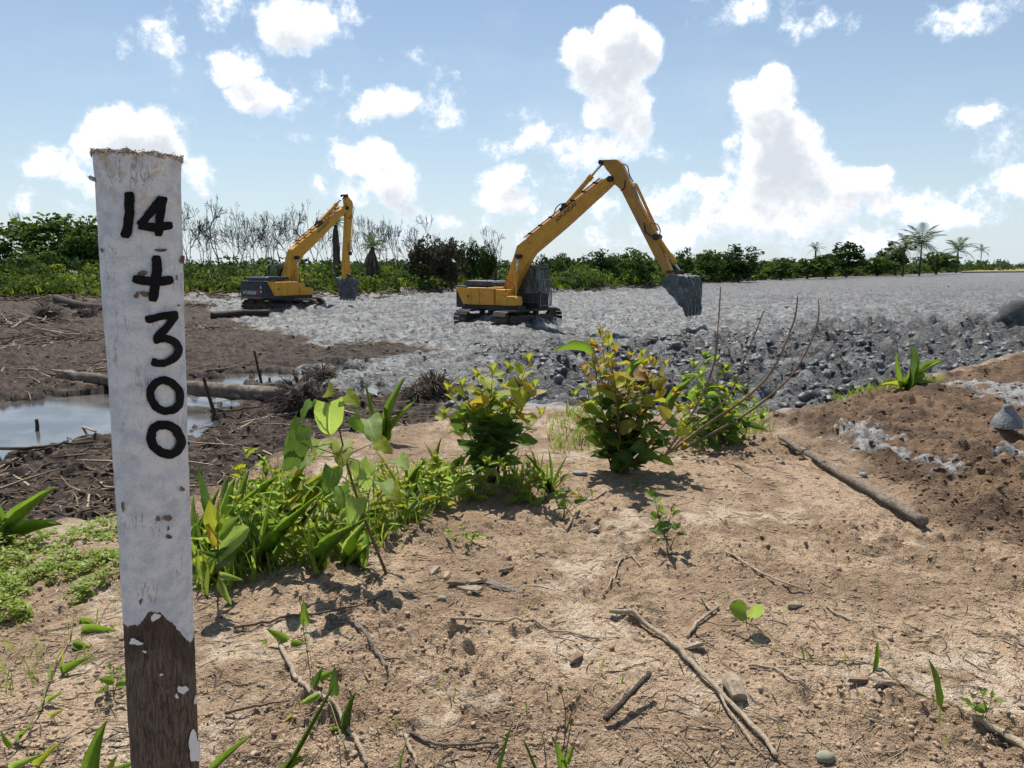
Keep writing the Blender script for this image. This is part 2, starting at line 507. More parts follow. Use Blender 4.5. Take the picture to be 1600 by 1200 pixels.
class MB:
    """collects solid pieces of ONE part"""
    def __init__(self):
        self.v, self.f = [], []

    def add(self, vs, fs):
        o = len(self.v)
        self.v += [tuple(p) for p in vs]
        self.f += [tuple(i + o for i in q) for q in fs]
        return self

    def box(self, x0, x1, y0, y1, z0, z1, M=None):
        vs = [Vector(p) for p in ((x0, y0, z0), (x1, y0, z0), (x1, y1, z0), (x0, y1, z0), (x0, y0, z1), (x1, y0, z1), (x1, y1, z1), (x0, y1, z1))]
        if M is not None:
            vs = [M @ p for p in vs]
        return self.add(vs, [(3, 2, 1, 0), (4, 5, 6, 7), (0, 1, 5, 4), (1, 2, 6, 5), (2, 3, 7, 6), (3, 0, 4, 7)])

    def prism(self, prof, y0, y1, M=None):
        """profile in x,z pushed through y"""
        n = len(prof)
        vs = [Vector((a, y0, b)) for a, b in prof] + [Vector((a, y1, b)) for a, b in prof]
        if M is not None:
            vs = [M @ p for p in vs]
        fs = [tuple(range(n)), tuple(range(2 * n - 1, n - 1, -1))]
        for i in range(n):
            j = (i + 1) % n
            fs.append((i, i + n, j + n, j))
        return self.add(vs, fs)

    def plan(self, prof, z0, z1):
        n = len(prof)
        vs = [(a, b, z0) for a, b in prof] + [(a, b, z1) for a, b in prof]
        fs = [tuple(range(n - 1, -1, -1)), tuple(range(n, 2 * n))]
        for i in range(n):
            j = (i + 1) % n
            fs.append((i, j, j + n, i + n))
        return self.add(vs, fs)

    def tube(self, pts, rad, n=8, caps=True):
        pts = [Vector(p) for p in pts]
        if not hasattr(rad, '__len__'):
            rad = [rad] * len(pts)
        vs, fs = [], []
        up = None
        for i, p in enumerate(pts):
            t = (pts[min(i + 1, len(pts) - 1)] - pts[max(i - 1, 0)])
            if t.length < 1e-9:
                t = Vector((0, 0, 1))
            t.normalize()
            if up is None:
                up = Vector((0, 0, 1)) if abs(t.z) < 0.9 else Vector((1, 0, 0))
            a = t.cross(up).normalized()
            up = a.cross(t).normalized()
            for k in range(n):
                th = 2 * math.pi * k / n
                vs.append(p + (a * math.cos(th) + up * math.sin(th)) * rad[i])
        for i in range(len(pts) - 1):
            for k in range(n):
                j = (k + 1) % n
                fs.append((i * n + k, i * n + j, (i + 1) * n + j, (i + 1) * n + k))
        if caps:
            fs.append(tuple(range(n - 1, -1, -1)))
            m = (len(pts) - 1) * n
            fs.append(tuple(range(m, m + n)))
        return self.add(vs, fs)

    def cyl(self, a, b, r, n=14):
        return self.tube([a, b], r, n)

    def build(self, name, mat, parent=None, bevel=0.0, smooth=False, seg=2):
        me = bpy.data.meshes.new(name)
        bm = bmesh.new()
        vv = [bm.verts.new(p) for p in self.v]
        for q in self.f:
            try:
                bm.faces.new([vv[i] for i in q])
            except ValueError:
                pass
        bmesh.ops.recalc_face_normals(bm, faces=bm.faces)
        if bevel:
            ed = [e for e in bm.edges if len(e.link_faces) == 2 and e.calc_face_angle(0) > 0.5]
            bmesh.ops.bevel(bm, geom=ed, offset=bevel, segments=seg, affect='EDGES', profile=0.6, clamp_overlap=True)
        bm.to_mesh(me)
        bm.free()
        if smooth:
            me.polygons.foreach_set('use_smooth', np.ones(len(me.polygons), bool))
        return mobj(name, me, mat, parent)


# ------------------------------------------------------------------ materials
def new_mat(name):
    m = bpy.data.materials.new(name)
    m.use_nodes = True
    return m, NT(m.node_tree)


def finish(t, col, rough=0.6, metal=0.0, bump=None, bstr=0.3, bdist=0.02, spec=0.4):
    ins = {'Base Color': col, 'Roughness': rough, 'Metallic': metal, 'Specular IOR Level': spec}
    if bump is not None:
        ins['Normal'] = t.n('ShaderNodeBump', {'Height': bump, 'Strength': bstr, 'Distance': bdist}).outputs[0]
    b = t.n('ShaderNodeBsdfPrincipled', ins)
    t.n('ShaderNodeOutputMaterial', {0: b.outputs[0]})


def mottled(name, c0, c1, scale=6.0, rough=0.6, metal=0.0, dirt=None, dscale=3.0, dlo=0.5, dhi=0.7, bstr=0.2, spec=0.4, stretch=(1, 1, 1)):
    m, t = new_mat(name)
    oc = t.n('ShaderNodeTexCoord').outputs['Object']
    oc = t.vm('MULTIPLY', oc, stretch)
    n = t.noise(oc, scale, 5, 0.6)
    col = t.mix(t.smooth(n, 0.3, 0.7), c0, c1)
    if dirt:
        n2 = t.noise(oc, dscale, 6, 0.65, dist=0.6)
        col = t.mix(t.smooth(n2, dlo, dhi), col, dirt)
    finish(t, col, rough, metal, t.noise(oc, scale * 5, 4, 0.6), bstr, 0.02, spec)
    return m


def leaf_mat(name, c0, c1, trans=0.45, rough=0.58, island=False, hue=0.03, sat=1.0):
    m, t = new_mat(name)
    if island:
        rnd = t.n('ShaderNodeNewGeometry').outputs['Random Per Island']
    else:
        rnd = t.n('ShaderNodeObjectInfo').outputs['Random']
    col = t.mix(rnd, c0, c1)
    if not island:
        uv = t.n('ShaderNodeUVMap').outputs[0]
        s = t.n('ShaderNodeSeparateXYZ', {0: uv})
        v = t.math('ABSOLUTE', t.math('SUBTRACT', s.outputs[1], 0.5))
        rib = t.math('SUBTRACT', 1.0, t.smooth(v, 0.008, 0.045))
        vein = t.math('SINE', t.math('MULTIPLY_ADD', v, -26.0, t.math('MULTIPLY', s.outputs[0], 62.0)))
        vein = t.math('MULTIPLY', t.smooth(vein, 0.82, 1.0), 0.35)
        f = t.math('MAXIMUM', t.math('MULTIPLY', rib, 0.55), vein)
        lite = tuple(min(1, c * 1.5 + 0.03) for c in c1[:3])
        col = t.mix(f, col, lite)
        oc = t.n('ShaderNodeTexCoord').outputs['Object']
        blot = t.noise(oc, 4.0, 4, 0.6)
        col = t.mix(t.math('MULTIPLY', t.smooth(blot, 0.45, 0.75), 0.35), col, tuple(c * 0.55 for c in c0[:3]))
    b = t.n('ShaderNodeBsdfPrincipled', {'Base Color': col, 'Roughness': rough, 'Specular IOR Level': 0.12 if rough >= 0.7 else 0.4})
    tcol = t.mix(0.35, col, (min(1, c1[0] * 1.7), min(1, c1[1] * 1.5), c1[2] * 0.6, 1))
    tr = t.n('ShaderNodeBsdfTranslucent', {0: tcol})
    mx = t.n('ShaderNodeMixShader', {0: trans, 1: b.outputs[0], 2: tr.outputs[0]})
    t.n('ShaderNodeOutputMaterial', {0: mx.outputs[0]})
    return m


M = {}
M['orange'] = mottled('machine_yellow', (0.68, 0.33, 0.030), (0.56, 0.26, 0.027), 2.4, 0.45, 0, (0.22, 0.13, 0.06), 2.6, 0.54, 0.76, 0.08)
M['yellow'] = mottled('machine_yellow_clean', (0.68, 0.33, 0.016), (0.58, 0.27, 0.014), 3.0, 0.40, 0, (0.28, 0.15, 0.04), 2.2, 0.66, 0.85, 0.05)
M['armdirt'] = mottled('arm_paint_muddy', (0.52, 0.245, 0.03), (0.42, 0.20, 0.03), 2.0, 0.5, 0, (0.22, 0.15, 0.10), 1.6, 0.45, 0.7, 0.08)
M['navy'] = mottled('counterweight_navy', (0.016, 0.022, 0.036), (0.026, 0.032, 0.046), 4, 0.38, 0, (0.10, 0.09, 0.075), 2.5, 0.62, 0.85, 0.05)
M['black'] = mottled('machine_black', (0.012, 0.012, 0.013), (0.03, 0.03, 0.03), 5, 0.55, 0, (0.07, 0.06, 0.05), 3, 0.55, 0.8, 0.1)
M['hoodgrey'] = mottled('hood_worn_grey', (0.035, 0.04, 0.05), (0.07, 0.075, 0.085), 3, 0.5, 0, (0.3, 0.3, 0.3), 4, 0.6, 0.8, 0.05)
M['steel'] = mottled('track_steel_muddy', (0.045, 0.036, 0.03), (0.10, 0.082, 0.066), 6, 0.7, 0.2, (0.16, 0.14, 0.12), 3, 0.5, 0.75, 0.3)
M['chrome'] = mottled('rod_chrome', (0.62, 0.63, 0.65), (0.5, 0.51, 0.53), 5, 0.25, 0.85)
M['guard'] = mottled('guard_bars_dark', (0.085, 0.09, 0.095), (0.15, 0.155, 0.155), 8, 0.5)
M['hose'] = mottled('rubber_hose', (0.012, 0.012, 0.014), (0.02, 0.02, 0.022), 10, 0.6)
M['bucket'] = mottled('bucket_clay_caked', (0.105, 0.122, 0.124), (0.05, 0.06, 0.062), 3, 0.6, 0, (0.24, 0.26, 0.255), 4, 0.52, 0.7, 1.0)
M['white'] = mottled('lettering_white', (0.7, 0.7, 0.7), (0.6, 0.6, 0.6), 6, 0.5)
M['letdark'] = mottled('lettering_dark', (0.012, 0.012, 0.014), (0.03, 0.025, 0.02), 6, 0.5)
M['red'] = mottled('lettering_red', (0.4, 0.03, 0.02), (0.3, 0.03, 0.02), 6, 0.5)
m, t = new_mat('cab_glass')
finish(t, (0.02, 0.028, 0.032, 1), 0.06, 0, spec=0.8)
M['glass'] = m
m, t = new_mat('clear_cab_pane')
fz = t.n('ShaderNodeFresnel', {'IOR': 1.5}).outputs[0]
mx = t.n('ShaderNodeMixShader', {0: t.math('MULTIPLY_ADD', fz, 0.9, 0.04), 1: t.n('ShaderNodeBsdfTransparent', {0: (0.62, 0.68, 0.68, 1)}).outputs[0], 2: t.n('ShaderNodeBsdfGlossy', {'Color': (1, 1, 1, 1), 'Roughness': 0.05}).outputs[0]})
t.n('ShaderNodeOutputMaterial', {0: mx.outputs[0]})
M['pane'] = m
M['deadwood'] = mottled('weathered_wood', (0.46, 0.39, 0.32), (0.22, 0.175, 0.135), 46, 0.9, 0, (0.07, 0.05, 0.038), 24, 0.56, 0.74, 1.0, 0.15, (1, 1, 1))
M['palewood'] = mottled('pale_dry_stick', (0.60, 0.49, 0.36), (0.40, 0.31, 0.21), 60, 0.85, 0, (0.20, 0.14, 0.09), 30, 0.60, 0.78, 0.7, 0.15)
M['darkwood'] = mottled('dark_wet_wood', (0.075, 0.052, 0.038), (0.035, 0.025, 0.02), 9, 0.75, 0, (0.18, 0.145, 0.11), 5, 0.6, 0.8, 0.8, 0.3)
M['palmlog'] = mottled('palm_log_bark', (0.20, 0.155, 0.12), (0.10, 0.075, 0.058), 10, 0.85, 0, (0.38, 0.34, 0.29), 4.5, 0.5, 0.72, 0.9, 0.2, (1, 1, 1))
M['bark'] = mottled('tree_bark', (0.085, 0.07, 0.058), (0.045, 0.037, 0.03), 6, 0.9)
M['burnt'] = mottled('burnt_branches', (0.05, 0.044, 0.041), (0.025, 0.022, 0.021), 4, 0.9)
M['stone'] = mottled('clay_stone', (0.30, 0.31, 0.31), (0.20, 0.21, 0.21), 9, 0.7, 0, None, bstr=0.5)
M['greystone'] = mottled('grey_green_stone', (0.30, 0.29, 0.20), (0.2, 0.2, 0.14), 12, 0.8)
M['claywet'] = mottled('wet_dark_clay', (0.095, 0.10, 0.10), (0.05, 0.055, 0.058), 3, 0.8, 0, (0.22, 0.225, 0.22), 2, 0.5, 0.7, 1.0, 0.2)
M['clayfair'] = mottled('drying_grey_clay', (0.21, 0.22, 0.22), (0.13, 0.138, 0.14), 6, 0.55, 0, (0.30, 0.31, 0.305), 5, 0.55, 0.75, 0.7)
M['root'] = mottled('fibrous_roots', (0.085, 0.06, 0.045), (0.03, 0.022, 0.018), 12, 0.9)
M['stem'] = mottled('green_stem', (0.14, 0.17, 0.04), (0.16, 0.10, 0.04), 12, 0.6)
M['redstem'] = mottled('brown_stem', (0.15, 0.085, 0.04), (0.10, 0.06, 0.035), 12, 0.6)
M['twig'] = mottled('bare_twig_bark', (0.22, 0.15, 0.09), (0.13, 0.085, 0.055), 20, 0.8)
M['l_dark'] = leaf_mat('leaf_dark_green', (0.045, 0.095, 0.018), (0.08, 0.15, 0.025), 0.45)
M['l_mid'] = leaf_mat('leaf_mid_green', (0.11, 0.205, 0.028), (0.185, 0.3, 0.04), 0.55, 0.6)
M['l_soft'] = leaf_mat('leaf_soft_green', (0.2, 0.31, 0.075), (0.29, 0.41, 0.1), 0.6, 0.6)
M['l_lime'] = leaf_mat('leaf_lime', (0.22, 0.3, 0.035), (0.33, 0.36, 0.04), 0.52)
M['l_gold'] = leaf_mat('leaf_gold', (0.34, 0.29, 0.035), (0.44, 0.34, 0.045), 0.48)
M['l_copper'] = leaf_mat('leaf_copper', (0.34, 0.20, 0.05), (0.42, 0.25, 0.065), 0.45)
M['l_olive'] = leaf_mat('leaf_olive', (0.16, 0.165, 0.035), (0.24, 0.21, 0.035), 0.48)
M['grass'] = leaf_mat('grass_blades', (0.12, 0.22, 0.03), (0.30, 0.39, 0.065), 0.48, 0.5, True)
M['cover'] = leaf_mat('creeper_leaves', (0.17, 0.27, 0.03), (0.3, 0.37, 0.045), 0.45, 0.5, True)
M['f_green'] = leaf_mat('foliage_green', (0.034, 0.072, 0.017), (0.095, 0.155, 0.032), 0.35, 0.8, True)
M['f_dark'] = leaf_mat('foliage_dark', (0.017, 0.042, 0.013), (0.046, 0.085, 0.021), 0.3, 0.8, True)
M['f_bright'] = leaf_mat('foliage_bright', (0.13, 0.2, 0.026), (0.25, 0.3, 0.045), 0.4, 0.8, True)
M['f_dead'] = leaf_mat('foliage_dead_brown', (0.045, 0.045, 0.03), (0.10, 0.088, 0.058), 0.15, 0.8, True)
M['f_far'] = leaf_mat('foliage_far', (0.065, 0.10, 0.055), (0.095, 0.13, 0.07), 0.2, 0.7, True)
M['f_palm'] = leaf_mat('palm_fronds', (0.05, 0.085, 0.025), (0.09, 0.12, 0.035), 0.25, 0.45, True)
M['petal'] = mottled('flower_orange', (0.55, 0.22, 0.06), (0.5, 0.3, 0.12), 20, 0.7)
M['bud'] = mottled('flower_yellow', (0.55, 0.48, 0.06), (0.45, 0.42, 0.1), 20, 0.7)
M['straw'] = mottled('straw_litter', (0.36, 0.27, 0.175), (0.15, 0.105, 0.07), 3, 0.85)
M['litterdark'] = mottled('dark_litter', (0.055, 0.038, 0.028), (0.20, 0.145, 0.10), 1.7, 0.85)

# ground: the soils' own colours come with the sheet, the grain from the nodes
gm, t = new_mat('ground_soils')
oc = t.n('ShaderNodeTexCoord').outputs['Object']
cA = t.n('ShaderNodeAttribute', attribute_name='soil_colour')
sA = t.n('ShaderNodeSeparateColor', {0: t.n('ShaderNodeAttribute', attribute_name='soil_kind').outputs['Color']})
nB = t.noise(oc, 42.0, 3, 0.7)
nC = t.noise(oc, 150.0, 2, 0.6)
nM = t.noise(oc, 4.5, 4, 0.68)
dark = t.mix(1.0, (0, 0, 0, 1), t.vm('SCALE', cA.outputs['Color'], scale=0.42))
lite = t.mix(1.0, (0, 0, 0, 1), t.vm('SCALE', cA.outputs['Color'], scale=1.75))
col = t.mix(t.math('MULTIPLY', t.smooth(nB, 0.50, 0.66), 0.7), cA.outputs['Color'], dark)
col = t.mix(t.math('MULTIPLY', sA.outputs[0], t.math('MULTIPLY', t.math('SUBTRACT', 1.0, t.smooth(nM, 0.36, 0.50)), 0.8)), col, (0.05, 0.05, 0.05, 1))
col = t.mix(t.math('MULTIPLY', t.smooth(nC, 0.54, 0.66), t.math('MULTIPLY', sA.outputs[1], 0.75)), col, lite)
rg = t.math('SUBTRACT', t.math('SUBTRACT', 0.93, t.math('MULTIPLY', sA.outputs[0], 0.52)), t.math('MULTIPLY', sA.outputs[2], 0.35))
bh = t.math('ADD', nB, t.math('MULTIPLY', nC, 0.5))
b1 = t.n('ShaderNodeBump', {'Height': nM, 'Strength': t.math('MULTIPLY', t.math('MAXIMUM', sA.outputs[0], 0.0), 1.0), 'Distance': 0.30}).outputs[0]
b2 = t.n('ShaderNodeBump', {'Height': bh, 'Strength': 1.0, 'Distance': 0.024, 'Normal': b1}).outputs[0]
bs_ = t.n('ShaderNodeBsdfPrincipled', {'Base Color': col, 'Roughness': rg, 'Specular IOR Level': 0.35, 'Normal': b2})
t.n('ShaderNodeOutputMaterial', {0: bs_.outputs[0]})


def soil_colour(x, y, mk):
    def ramp(n, lo, hi, c0, c1):
        f = sstep(n, lo, hi)[:, None]
        return np.array(c0) * (1 - f) + np.array(c1) * f

    def over(c, f, c1):
        f = np.clip(f, 0, 1)[:, None]
        return c * (1 - f) + np.asarray(c1) * f
    nA = fbm(x * 1.6, y * 1.6, 301, 5, 0.6)
    nM = fbm(x * 9, y * 9, 311, 4, 0.65)
    c = ramp(nA, -0.5, 0.5, (0.415, 0.298, 0.194), (0.285, 0.196, 0.122))
    c = over(c, 0.45 * sstep(nM, 0.0, 0.7), (0.17, 0.112, 0.07))
    c = over(c, 0.75 * mk['bleach'] * sstep(nM, -0.6, 0.3), (0.56, 0.455, 0.335))
    sc_ = ramp(nA, -0.4, 0.5, (0.205, 0.130, 0.076), (0.118, 0.075, 0.046))
    sc_ = over(sc_, 0.5 * sstep(nM, 0.1, 0.7), (0.08, 0.05, 0.034))
    c = over(c, mk['soil'], sc_)
    b = ramp(fbm(x * 2.2, y * 5, 321, 5, 0.65), -0.4, 0.6, (0.030, 0.021, 0.016), (0.092, 0.064, 0.045))
    b = over(b, 0.6 * sstep(fbm(x * 6, y * 14, 325, 3, 0.6), 0.3, 0.8), (0.16, 0.118, 0.08))
    c = over(c, mk['brown'], b)
    m_ = ramp(fbm(x * 1.7, y * 1.7, 331, 5, 0.65), -0.5, 0.5, (0.41, 0.408, 0.385), (0.265, 0.264, 0.25))
    m_ = over(m_, 0.85 * sstep(fbm(x * 4, y * 4, 335, 3, 0.65), 0.05, 0.7), (0.055, 0.058, 0.06))
    m_ = over(m_, 0.55 * sstep(fbm(x * 0.25, y * 0.25, 337, 4, 0.6), 0.2, 0.8), (0.165, 0.15, 0.13))
    big = fbm(x * 0.11, y * 0.16, 345, 4, 0.55)
    m_ = m_ * (1 + 0.34 * np.clip(big, -1.1, 1.0))[:, None]
    m_ = over(m_, 0.75 * sstep(mk['lump'], 0.34, 0.22), (0.075, 0.077, 0.077))
    m_ = over(m_, 0.5 * sstep(mk['lump'], 0.8, 0.95), (0.40, 0.405, 0.395))
    m_ = over(m_, 0.8 * sstep(np.hypot(x, y), 38, 110) * sstep(x, -6, 22), (0.17, 0.152, 0.128))
    m_ = over(m_, 0.90 * mk['sc'] * sstep(fbm(x * 0.8, y * 0.8, 343, 3, 0.6), -0.7, 0.1), (0.062, 0.06, 0.058))
    c = over(c, mk['mud'], m_)
    c = over(c, 0.95 * mk['clay'], ramp(nM, -0.3, 0.6, (0.37, 0.37, 0.355), (0.20, 0.195, 0.185)))
    v = ramp(fbm(x * 0.35, y * 0.35, 341, 4, 0.6), -0.5, 0.5, (0.055, 0.072, 0.02), (0.125, 0.12, 0.04))
    c = over(c, mk['veg'], v)
    c = over(c, 0.6 * mk['wet'], (0.04, 0.033, 0.027))
    return c


# ------------------------------------------------------------------ terrain: one sheet out to the horizon, finest where the place is seen closest
NC = 680
fine_a = np.linspace(R(-39), R(39), NC)
coarse = np.concatenate([np.linspace(R(39), R(62), 66)[1:], np.linspace(R(62), R(298), 44)[1:-1], np.linspace(R(298), R(321), 66)[:-1]])
ang = np.concatenate([fine_a, coarse])
rad_ = np.concatenate([np.array([0.05, 0.4, 0.8, 1.15, 1.4, 1.6, 1.75]), np.geomspace(1.85, 9, 480), np.linspace(9.02, 17, 170),
                       np.geomspace(17.06, 75, 270), np.geomspace(76, 420, 100), np.geomspace(440, 9000, 26)])
NA, NR = len(ang), len(rad_)
AA, RR = np.meshgrid(ang, rad_)
X, Y = (RR * np.sin(AA)).ravel(), (RR * np.cos(AA)).ravel()
Z, mk = land(X, Y)
GRID.update(a=fine_a, r=rad_, z=Z.reshape(NR, NA)[:, :NC])
idx = np.arange(NA * NR).reshape(NR, NA)
q00 = idx[:-1, :]
q01 = np.roll(idx, -1, axis=1)[:-1, :]
q11 = np.roll(idx, -1, axis=1)[1:, :]
q10 = idx[1:, :]
quads = np.stack([q00.ravel(), q01.ravel(), q11.ravel(), q10.ravel()], 1)[:, ::-1]
VV = np.stack([X, Y, Z], 1)
scol = soil_colour(X, Y, mk)
skind = np.stack([mk['mud'], mk['bank'], mk['wet']], 1)
cls = np.argmax(np.stack([mk['bank'], mk['mud'], mk['brown'], mk['veg']]), 0)
fcl = cls[quads[:, 0]]
for k, nm in enumerate(['bank_ground', 'mud_flat', 'peat_ground', 'scrub_ground']):
    sel = quads[fcl == k]
    used, inv = np.unique(sel, return_inverse=True)
    me = np_mesh(nm, VV[used], inv.reshape(sel.shape))
    for an, ch in (('soil_colour', scol), ('soil_kind', skind)):
        a = me.color_attributes.new(an, 'FLOAT_COLOR', 'POINT')
        arr = np.ones((len(used), 4), np.float32)
        arr[:, :3] = ch[used]
        a.data.foreach_set('color', arr.ravel())
    o = mobj(nm, me, gm)
    tag(o, {0: 'sandy brown bank in the foreground', 1: 'grey dredged mud flat', 2: 'dark brown peat littered with debris', 3: 'green scrub floor beyond the mud'}[k], None, None, 'structure')

# standing water in the hollows
wm, t = new_mat('murky_water')
oc = t.n('ShaderNodeTexCoord').outputs['Object']
finish(t, t.mix(t.smooth(t.noise(oc, 0.8, 4, 0.6), 0.4, 0.65), (0.06, 0.054, 0.046, 1), (0.15, 0.14, 0.125, 1)), 0.13, 0, t.noise(oc, 5, 3, 0.5), 0.06, 0.02, 0.9)
bm_ = MB()
bm_.add([(-16, 7.5, FLAT - 0.01), (2.5, 7.5, FLAT - 0.01), (2.5, 26, FLAT - 0.01), (-16, 26, FLAT - 0.01)], [(0, 1, 2, 3)])
o = bm_.build('pond_water', wm)
tag(o, 'shallow muddy water standing in the hollows of the peat', None, None, 'structure')

# ------------------------------------------------------------------ marker post
YP = 1.25
ptop, pbot = PY(215, 242, YP), PY(259, 1200, YP + 0.02)
pax = (pbot - ptop)
pdir = pax.normalized()
plen = pax.length * 1.75
_fw = Vector((0, math.cos(PITCH), -math.sin(PITCH)))


def half_w(s):
    """radius of the post at distance s below its top, from its width in the photograph"""
    ys = [242, 300, 500, 800, 960, 1150, 1300]
    hw = [70.5, 67.5, 63.5, 58, 56, 54.5, 53.5]
    p = ptop + pdir * s
    q = p - Vector((0, 0, CAMZ))
    dep = q.dot(_fw)
    py = 600 - F * (q.dot(Vector((0, math.sin(PITCH), math.cos(PITCH)))) / dep)
    return float(np.interp(py, ys, hw)) * dep / F * 0.89


side_ = pdir.cross(Vector((0, 1, 0))).normalized()
if side_.x < 0:
    side_ = -side_
front = side_.cross(pdir).normalized()
if front.y > 0:
    front = -front                                # towards the camera


def post_pt(th, s, eps=0.0):
    """th: angle from the face turned to the camera, positive to the right"""
    n = front * math.cos(th) + side_ * math.sin(th)
    return ptop + pdir * s + n * (half_w(s) + eps)


def post_hit(px, py):
    d = ray(px, py)
    o = Vector((0, 0, CAMZ))
    s = 0.3
    for _ in range(6):
        r = half_w(max(s, 0))
        w0 = o - ptop
        a = d - pdir * d.dot(pdir)
        b = w0 - pdir * w0.dot(pdir)
        A, B, C = a.dot(a), 2 * a.dot(b), b.dot(b) - r * r
        disc = max(B * B - 4 * A * C, 0)
        tt = (-B - math.sqrt(disc)) / (2 * A)
        p = o + d * tt
        s = (p - ptop).dot(pdir)
    n = p - ptop - pdir * s
    return math.atan2(n.dot(side_), n.dot(front)), s


post = thing('marker_post', 'white painted wooden chainage post hand lettered 14+300', 'post', tuple(ptop + pdir * plen))
po = post.location.copy()
NTH, NS = 160, 420
th = np.linspace(-math.pi, math.pi, NTH, endpoint=False)
ss = np.linspace(0, plen, NS)
TH, SS = np.meshgrid(th, ss)
hwv = np.array([half_w(s) for s in ss])
px_ = np.cos(TH) * 0.07
nz = 0.0009 * fbm(TH * 2.2 / math.pi * 3, SS * 6, 201, 3) + 0.0005 * fbm(TH * 12, SS * 40, 205, 3, 0.6) + 0.0010 * perlin(TH * 1.0, SS * 3, 207)
nz = nz * sstep(SS, -0.01, 0.03)
rr_ = hwv[:, None] + nz
f_, s_, d_ = np.array(front), np.array(side_), np.array(pdir)
topj = np.where(SS == 0, 0.004 * fbm(TH * 3, TH * 0 + 2, 209, 3), 0)
Vp = np.array(ptop - po)[None, None] + d_ * (SS + topj)[..., None] + (np.cos(TH)[..., None] * f_ + np.sin(TH)[..., None] * s_) * rr_[..., None]
idx = np.arange(NTH * NS).reshape(NS, NTH)
nx = np.roll(idx, -1, 1)
pq = np.stack([idx[:-1].ravel(), nx[:-1].ravel(), nx[1:].ravel(), idx[1:].ravel()], 1)
pme = np_mesh('post_shaft', Vp.reshape(-1, 3), pq)
# limit of the paint round the shaft
bx = [post_hit(a, b) for a, b in [(197, 978), (215, 977), (225, 968), (232, 957), (250, 955), (262, 968), (272, 976), (285, 992), (297, 1005), (303, 990), (307, 984)]]
bth = [-math.pi, -1.9] + [q[0] for q in bx] + [1.9, math.pi]
bs = [bx[0][1]] * 2 + [q[1] for q in bx] + [bx[-1][1]] * 2
o_ = np.argsort(bth)
lim = np.interp(TH, np.array(bth)[o_], np.array(bs)[o_])
a = pme.attributes.new('paint', 'FLOAT', 'POINT')
a.data.foreach_set('value', ((lim - SS) * 100).astype(np.float32).ravel())
a = pme.attributes.new('along', 'FLOAT_VECTOR', 'POINT')
a.data.foreach_set('vector', np.stack([np.sin(TH) * 0.07, np.cos(TH) * 0.07, SS], -1).astype(np.float32).ravel())
pm, t = new_mat('post_paint_and_bark')
al = t.n('ShaderNodeAttribute', attribute_name='along').outputs['Vector']
pa = t.n('ShaderNodeAttribute', attribute_name='paint').outputs['Fac']
pn = t.math('ADD', pa, t.math('MULTIPLY_ADD', t.noise(al, 90, 4, 0.6), 1.6, -0.8))
painted = t.smooth(pn, -0.05, 0.05)
paintc = t.mix(t.smooth(t.noise(t.vm('MULTIPLY', al, (1, 1, 1.6)), 26, 5, 0.65), 0.38, 0.68), (0.74, 0.75, 0.755, 1), (0.53, 0.57, 0.63, 1))
topz = t.n('ShaderNodeSeparateXYZ', {0: al}).outputs[2]
paintc = t.mix(t.math('MULTIPLY', t.math('SUBTRACT', 1.0, t.smooth(topz, 0.0, 0.16)), t.smooth(t.noise(al, 40, 5, 0.7), 0.45, 0.65)), paintc, (0.55, 0.45, 0.33, 1))
cn = t.noise(t.vm('MULTIPLY', al, (1, 1, 0.28)), 34, 4, 0.6)
crack = t.math('MULTIPLY', t.math('SUBTRACT', 1.0, t.smooth(t.math('ABSOLUTE', t.math('SUBTRACT', cn, 0.5)), 0.002, 0.014)), t.smooth(t.noise(al, 13, 2, 0.5), 0.5, 0.6))
paintc = t.mix(t.math('MULTIPLY', crack, 0.5), paintc, (0.20, 0.165, 0.13, 1))
fine_n = t.noise(t.vm('MULTIPLY', al, (1, 1, 1.5)), 210, 3, 0.7)
paintc = t.mix(t.math('MULTIPLY', t.smooth(fine_n, 0.50, 0.68), 0.35), paintc, (0.33, 0.34, 0.36, 1))
band = t.noise(t.vm('MULTIPLY', al, (0.5, 0.5, 2.2)), 16, 4, 0.65)
paintc = t.mix(t.math('MULTIPLY', t.smooth(band, 0.56, 0.70), 0.4), paintc, (0.46, 0.43, 0.40, 1))
speck = t.smooth(t.noise(al, 130, 4, 0.65), 0.62, 0.70)
paintc = t.mix(t.math('MULTIPLY', speck, t.smooth(t.noise(al, 11, 3, 0.5), 0.52, 0.66)), paintc, (0.16, 0.12, 0.095, 1))
barkn = t.noise(t.vm('MULTIPLY', al, (1, 1, 0.20)), 170, 6, 0.75, dist=0.8)
barkc = t.mix(t.smooth(barkn, 0.33, 0.66), (0.035, 0.026, 0.02, 1), (0.20, 0.155, 0.118, 1))
barkc = t.mix(t.math('MULTIPLY', t.math('SUBTRACT', 1.0, t.smooth(t.math('ABSOLUTE', t.math('ADD', pa, 3.2)), 1.5, 4.5)), 0.55), barkc, (0.05, 0.03, 0.024, 1))
colp = t.mix(painted, barkc, paintc)
hb = t.math('ADD', t.math('MULTIPLY', painted, 1.2), t.math('ADD', t.math('MULTIPLY', t.math('MULTIPLY', t.math('SUBTRACT', 1.0, painted), barkn), 1.6), t.math('MULTIPLY_ADD', crack, -0.35, t.math('MULTIPLY', t.noise(t.vm('MULTIPLY', al, (1, 1, 0.6)), 70, 6, 0.7), 0.9))))
finish(t, colp, t.math('MULTIPLY_ADD', painted, -0.25, 0.9), 0, hb, 0.8, 0.003, 0.35)
mobj('post_shaft', pme, pm, post)

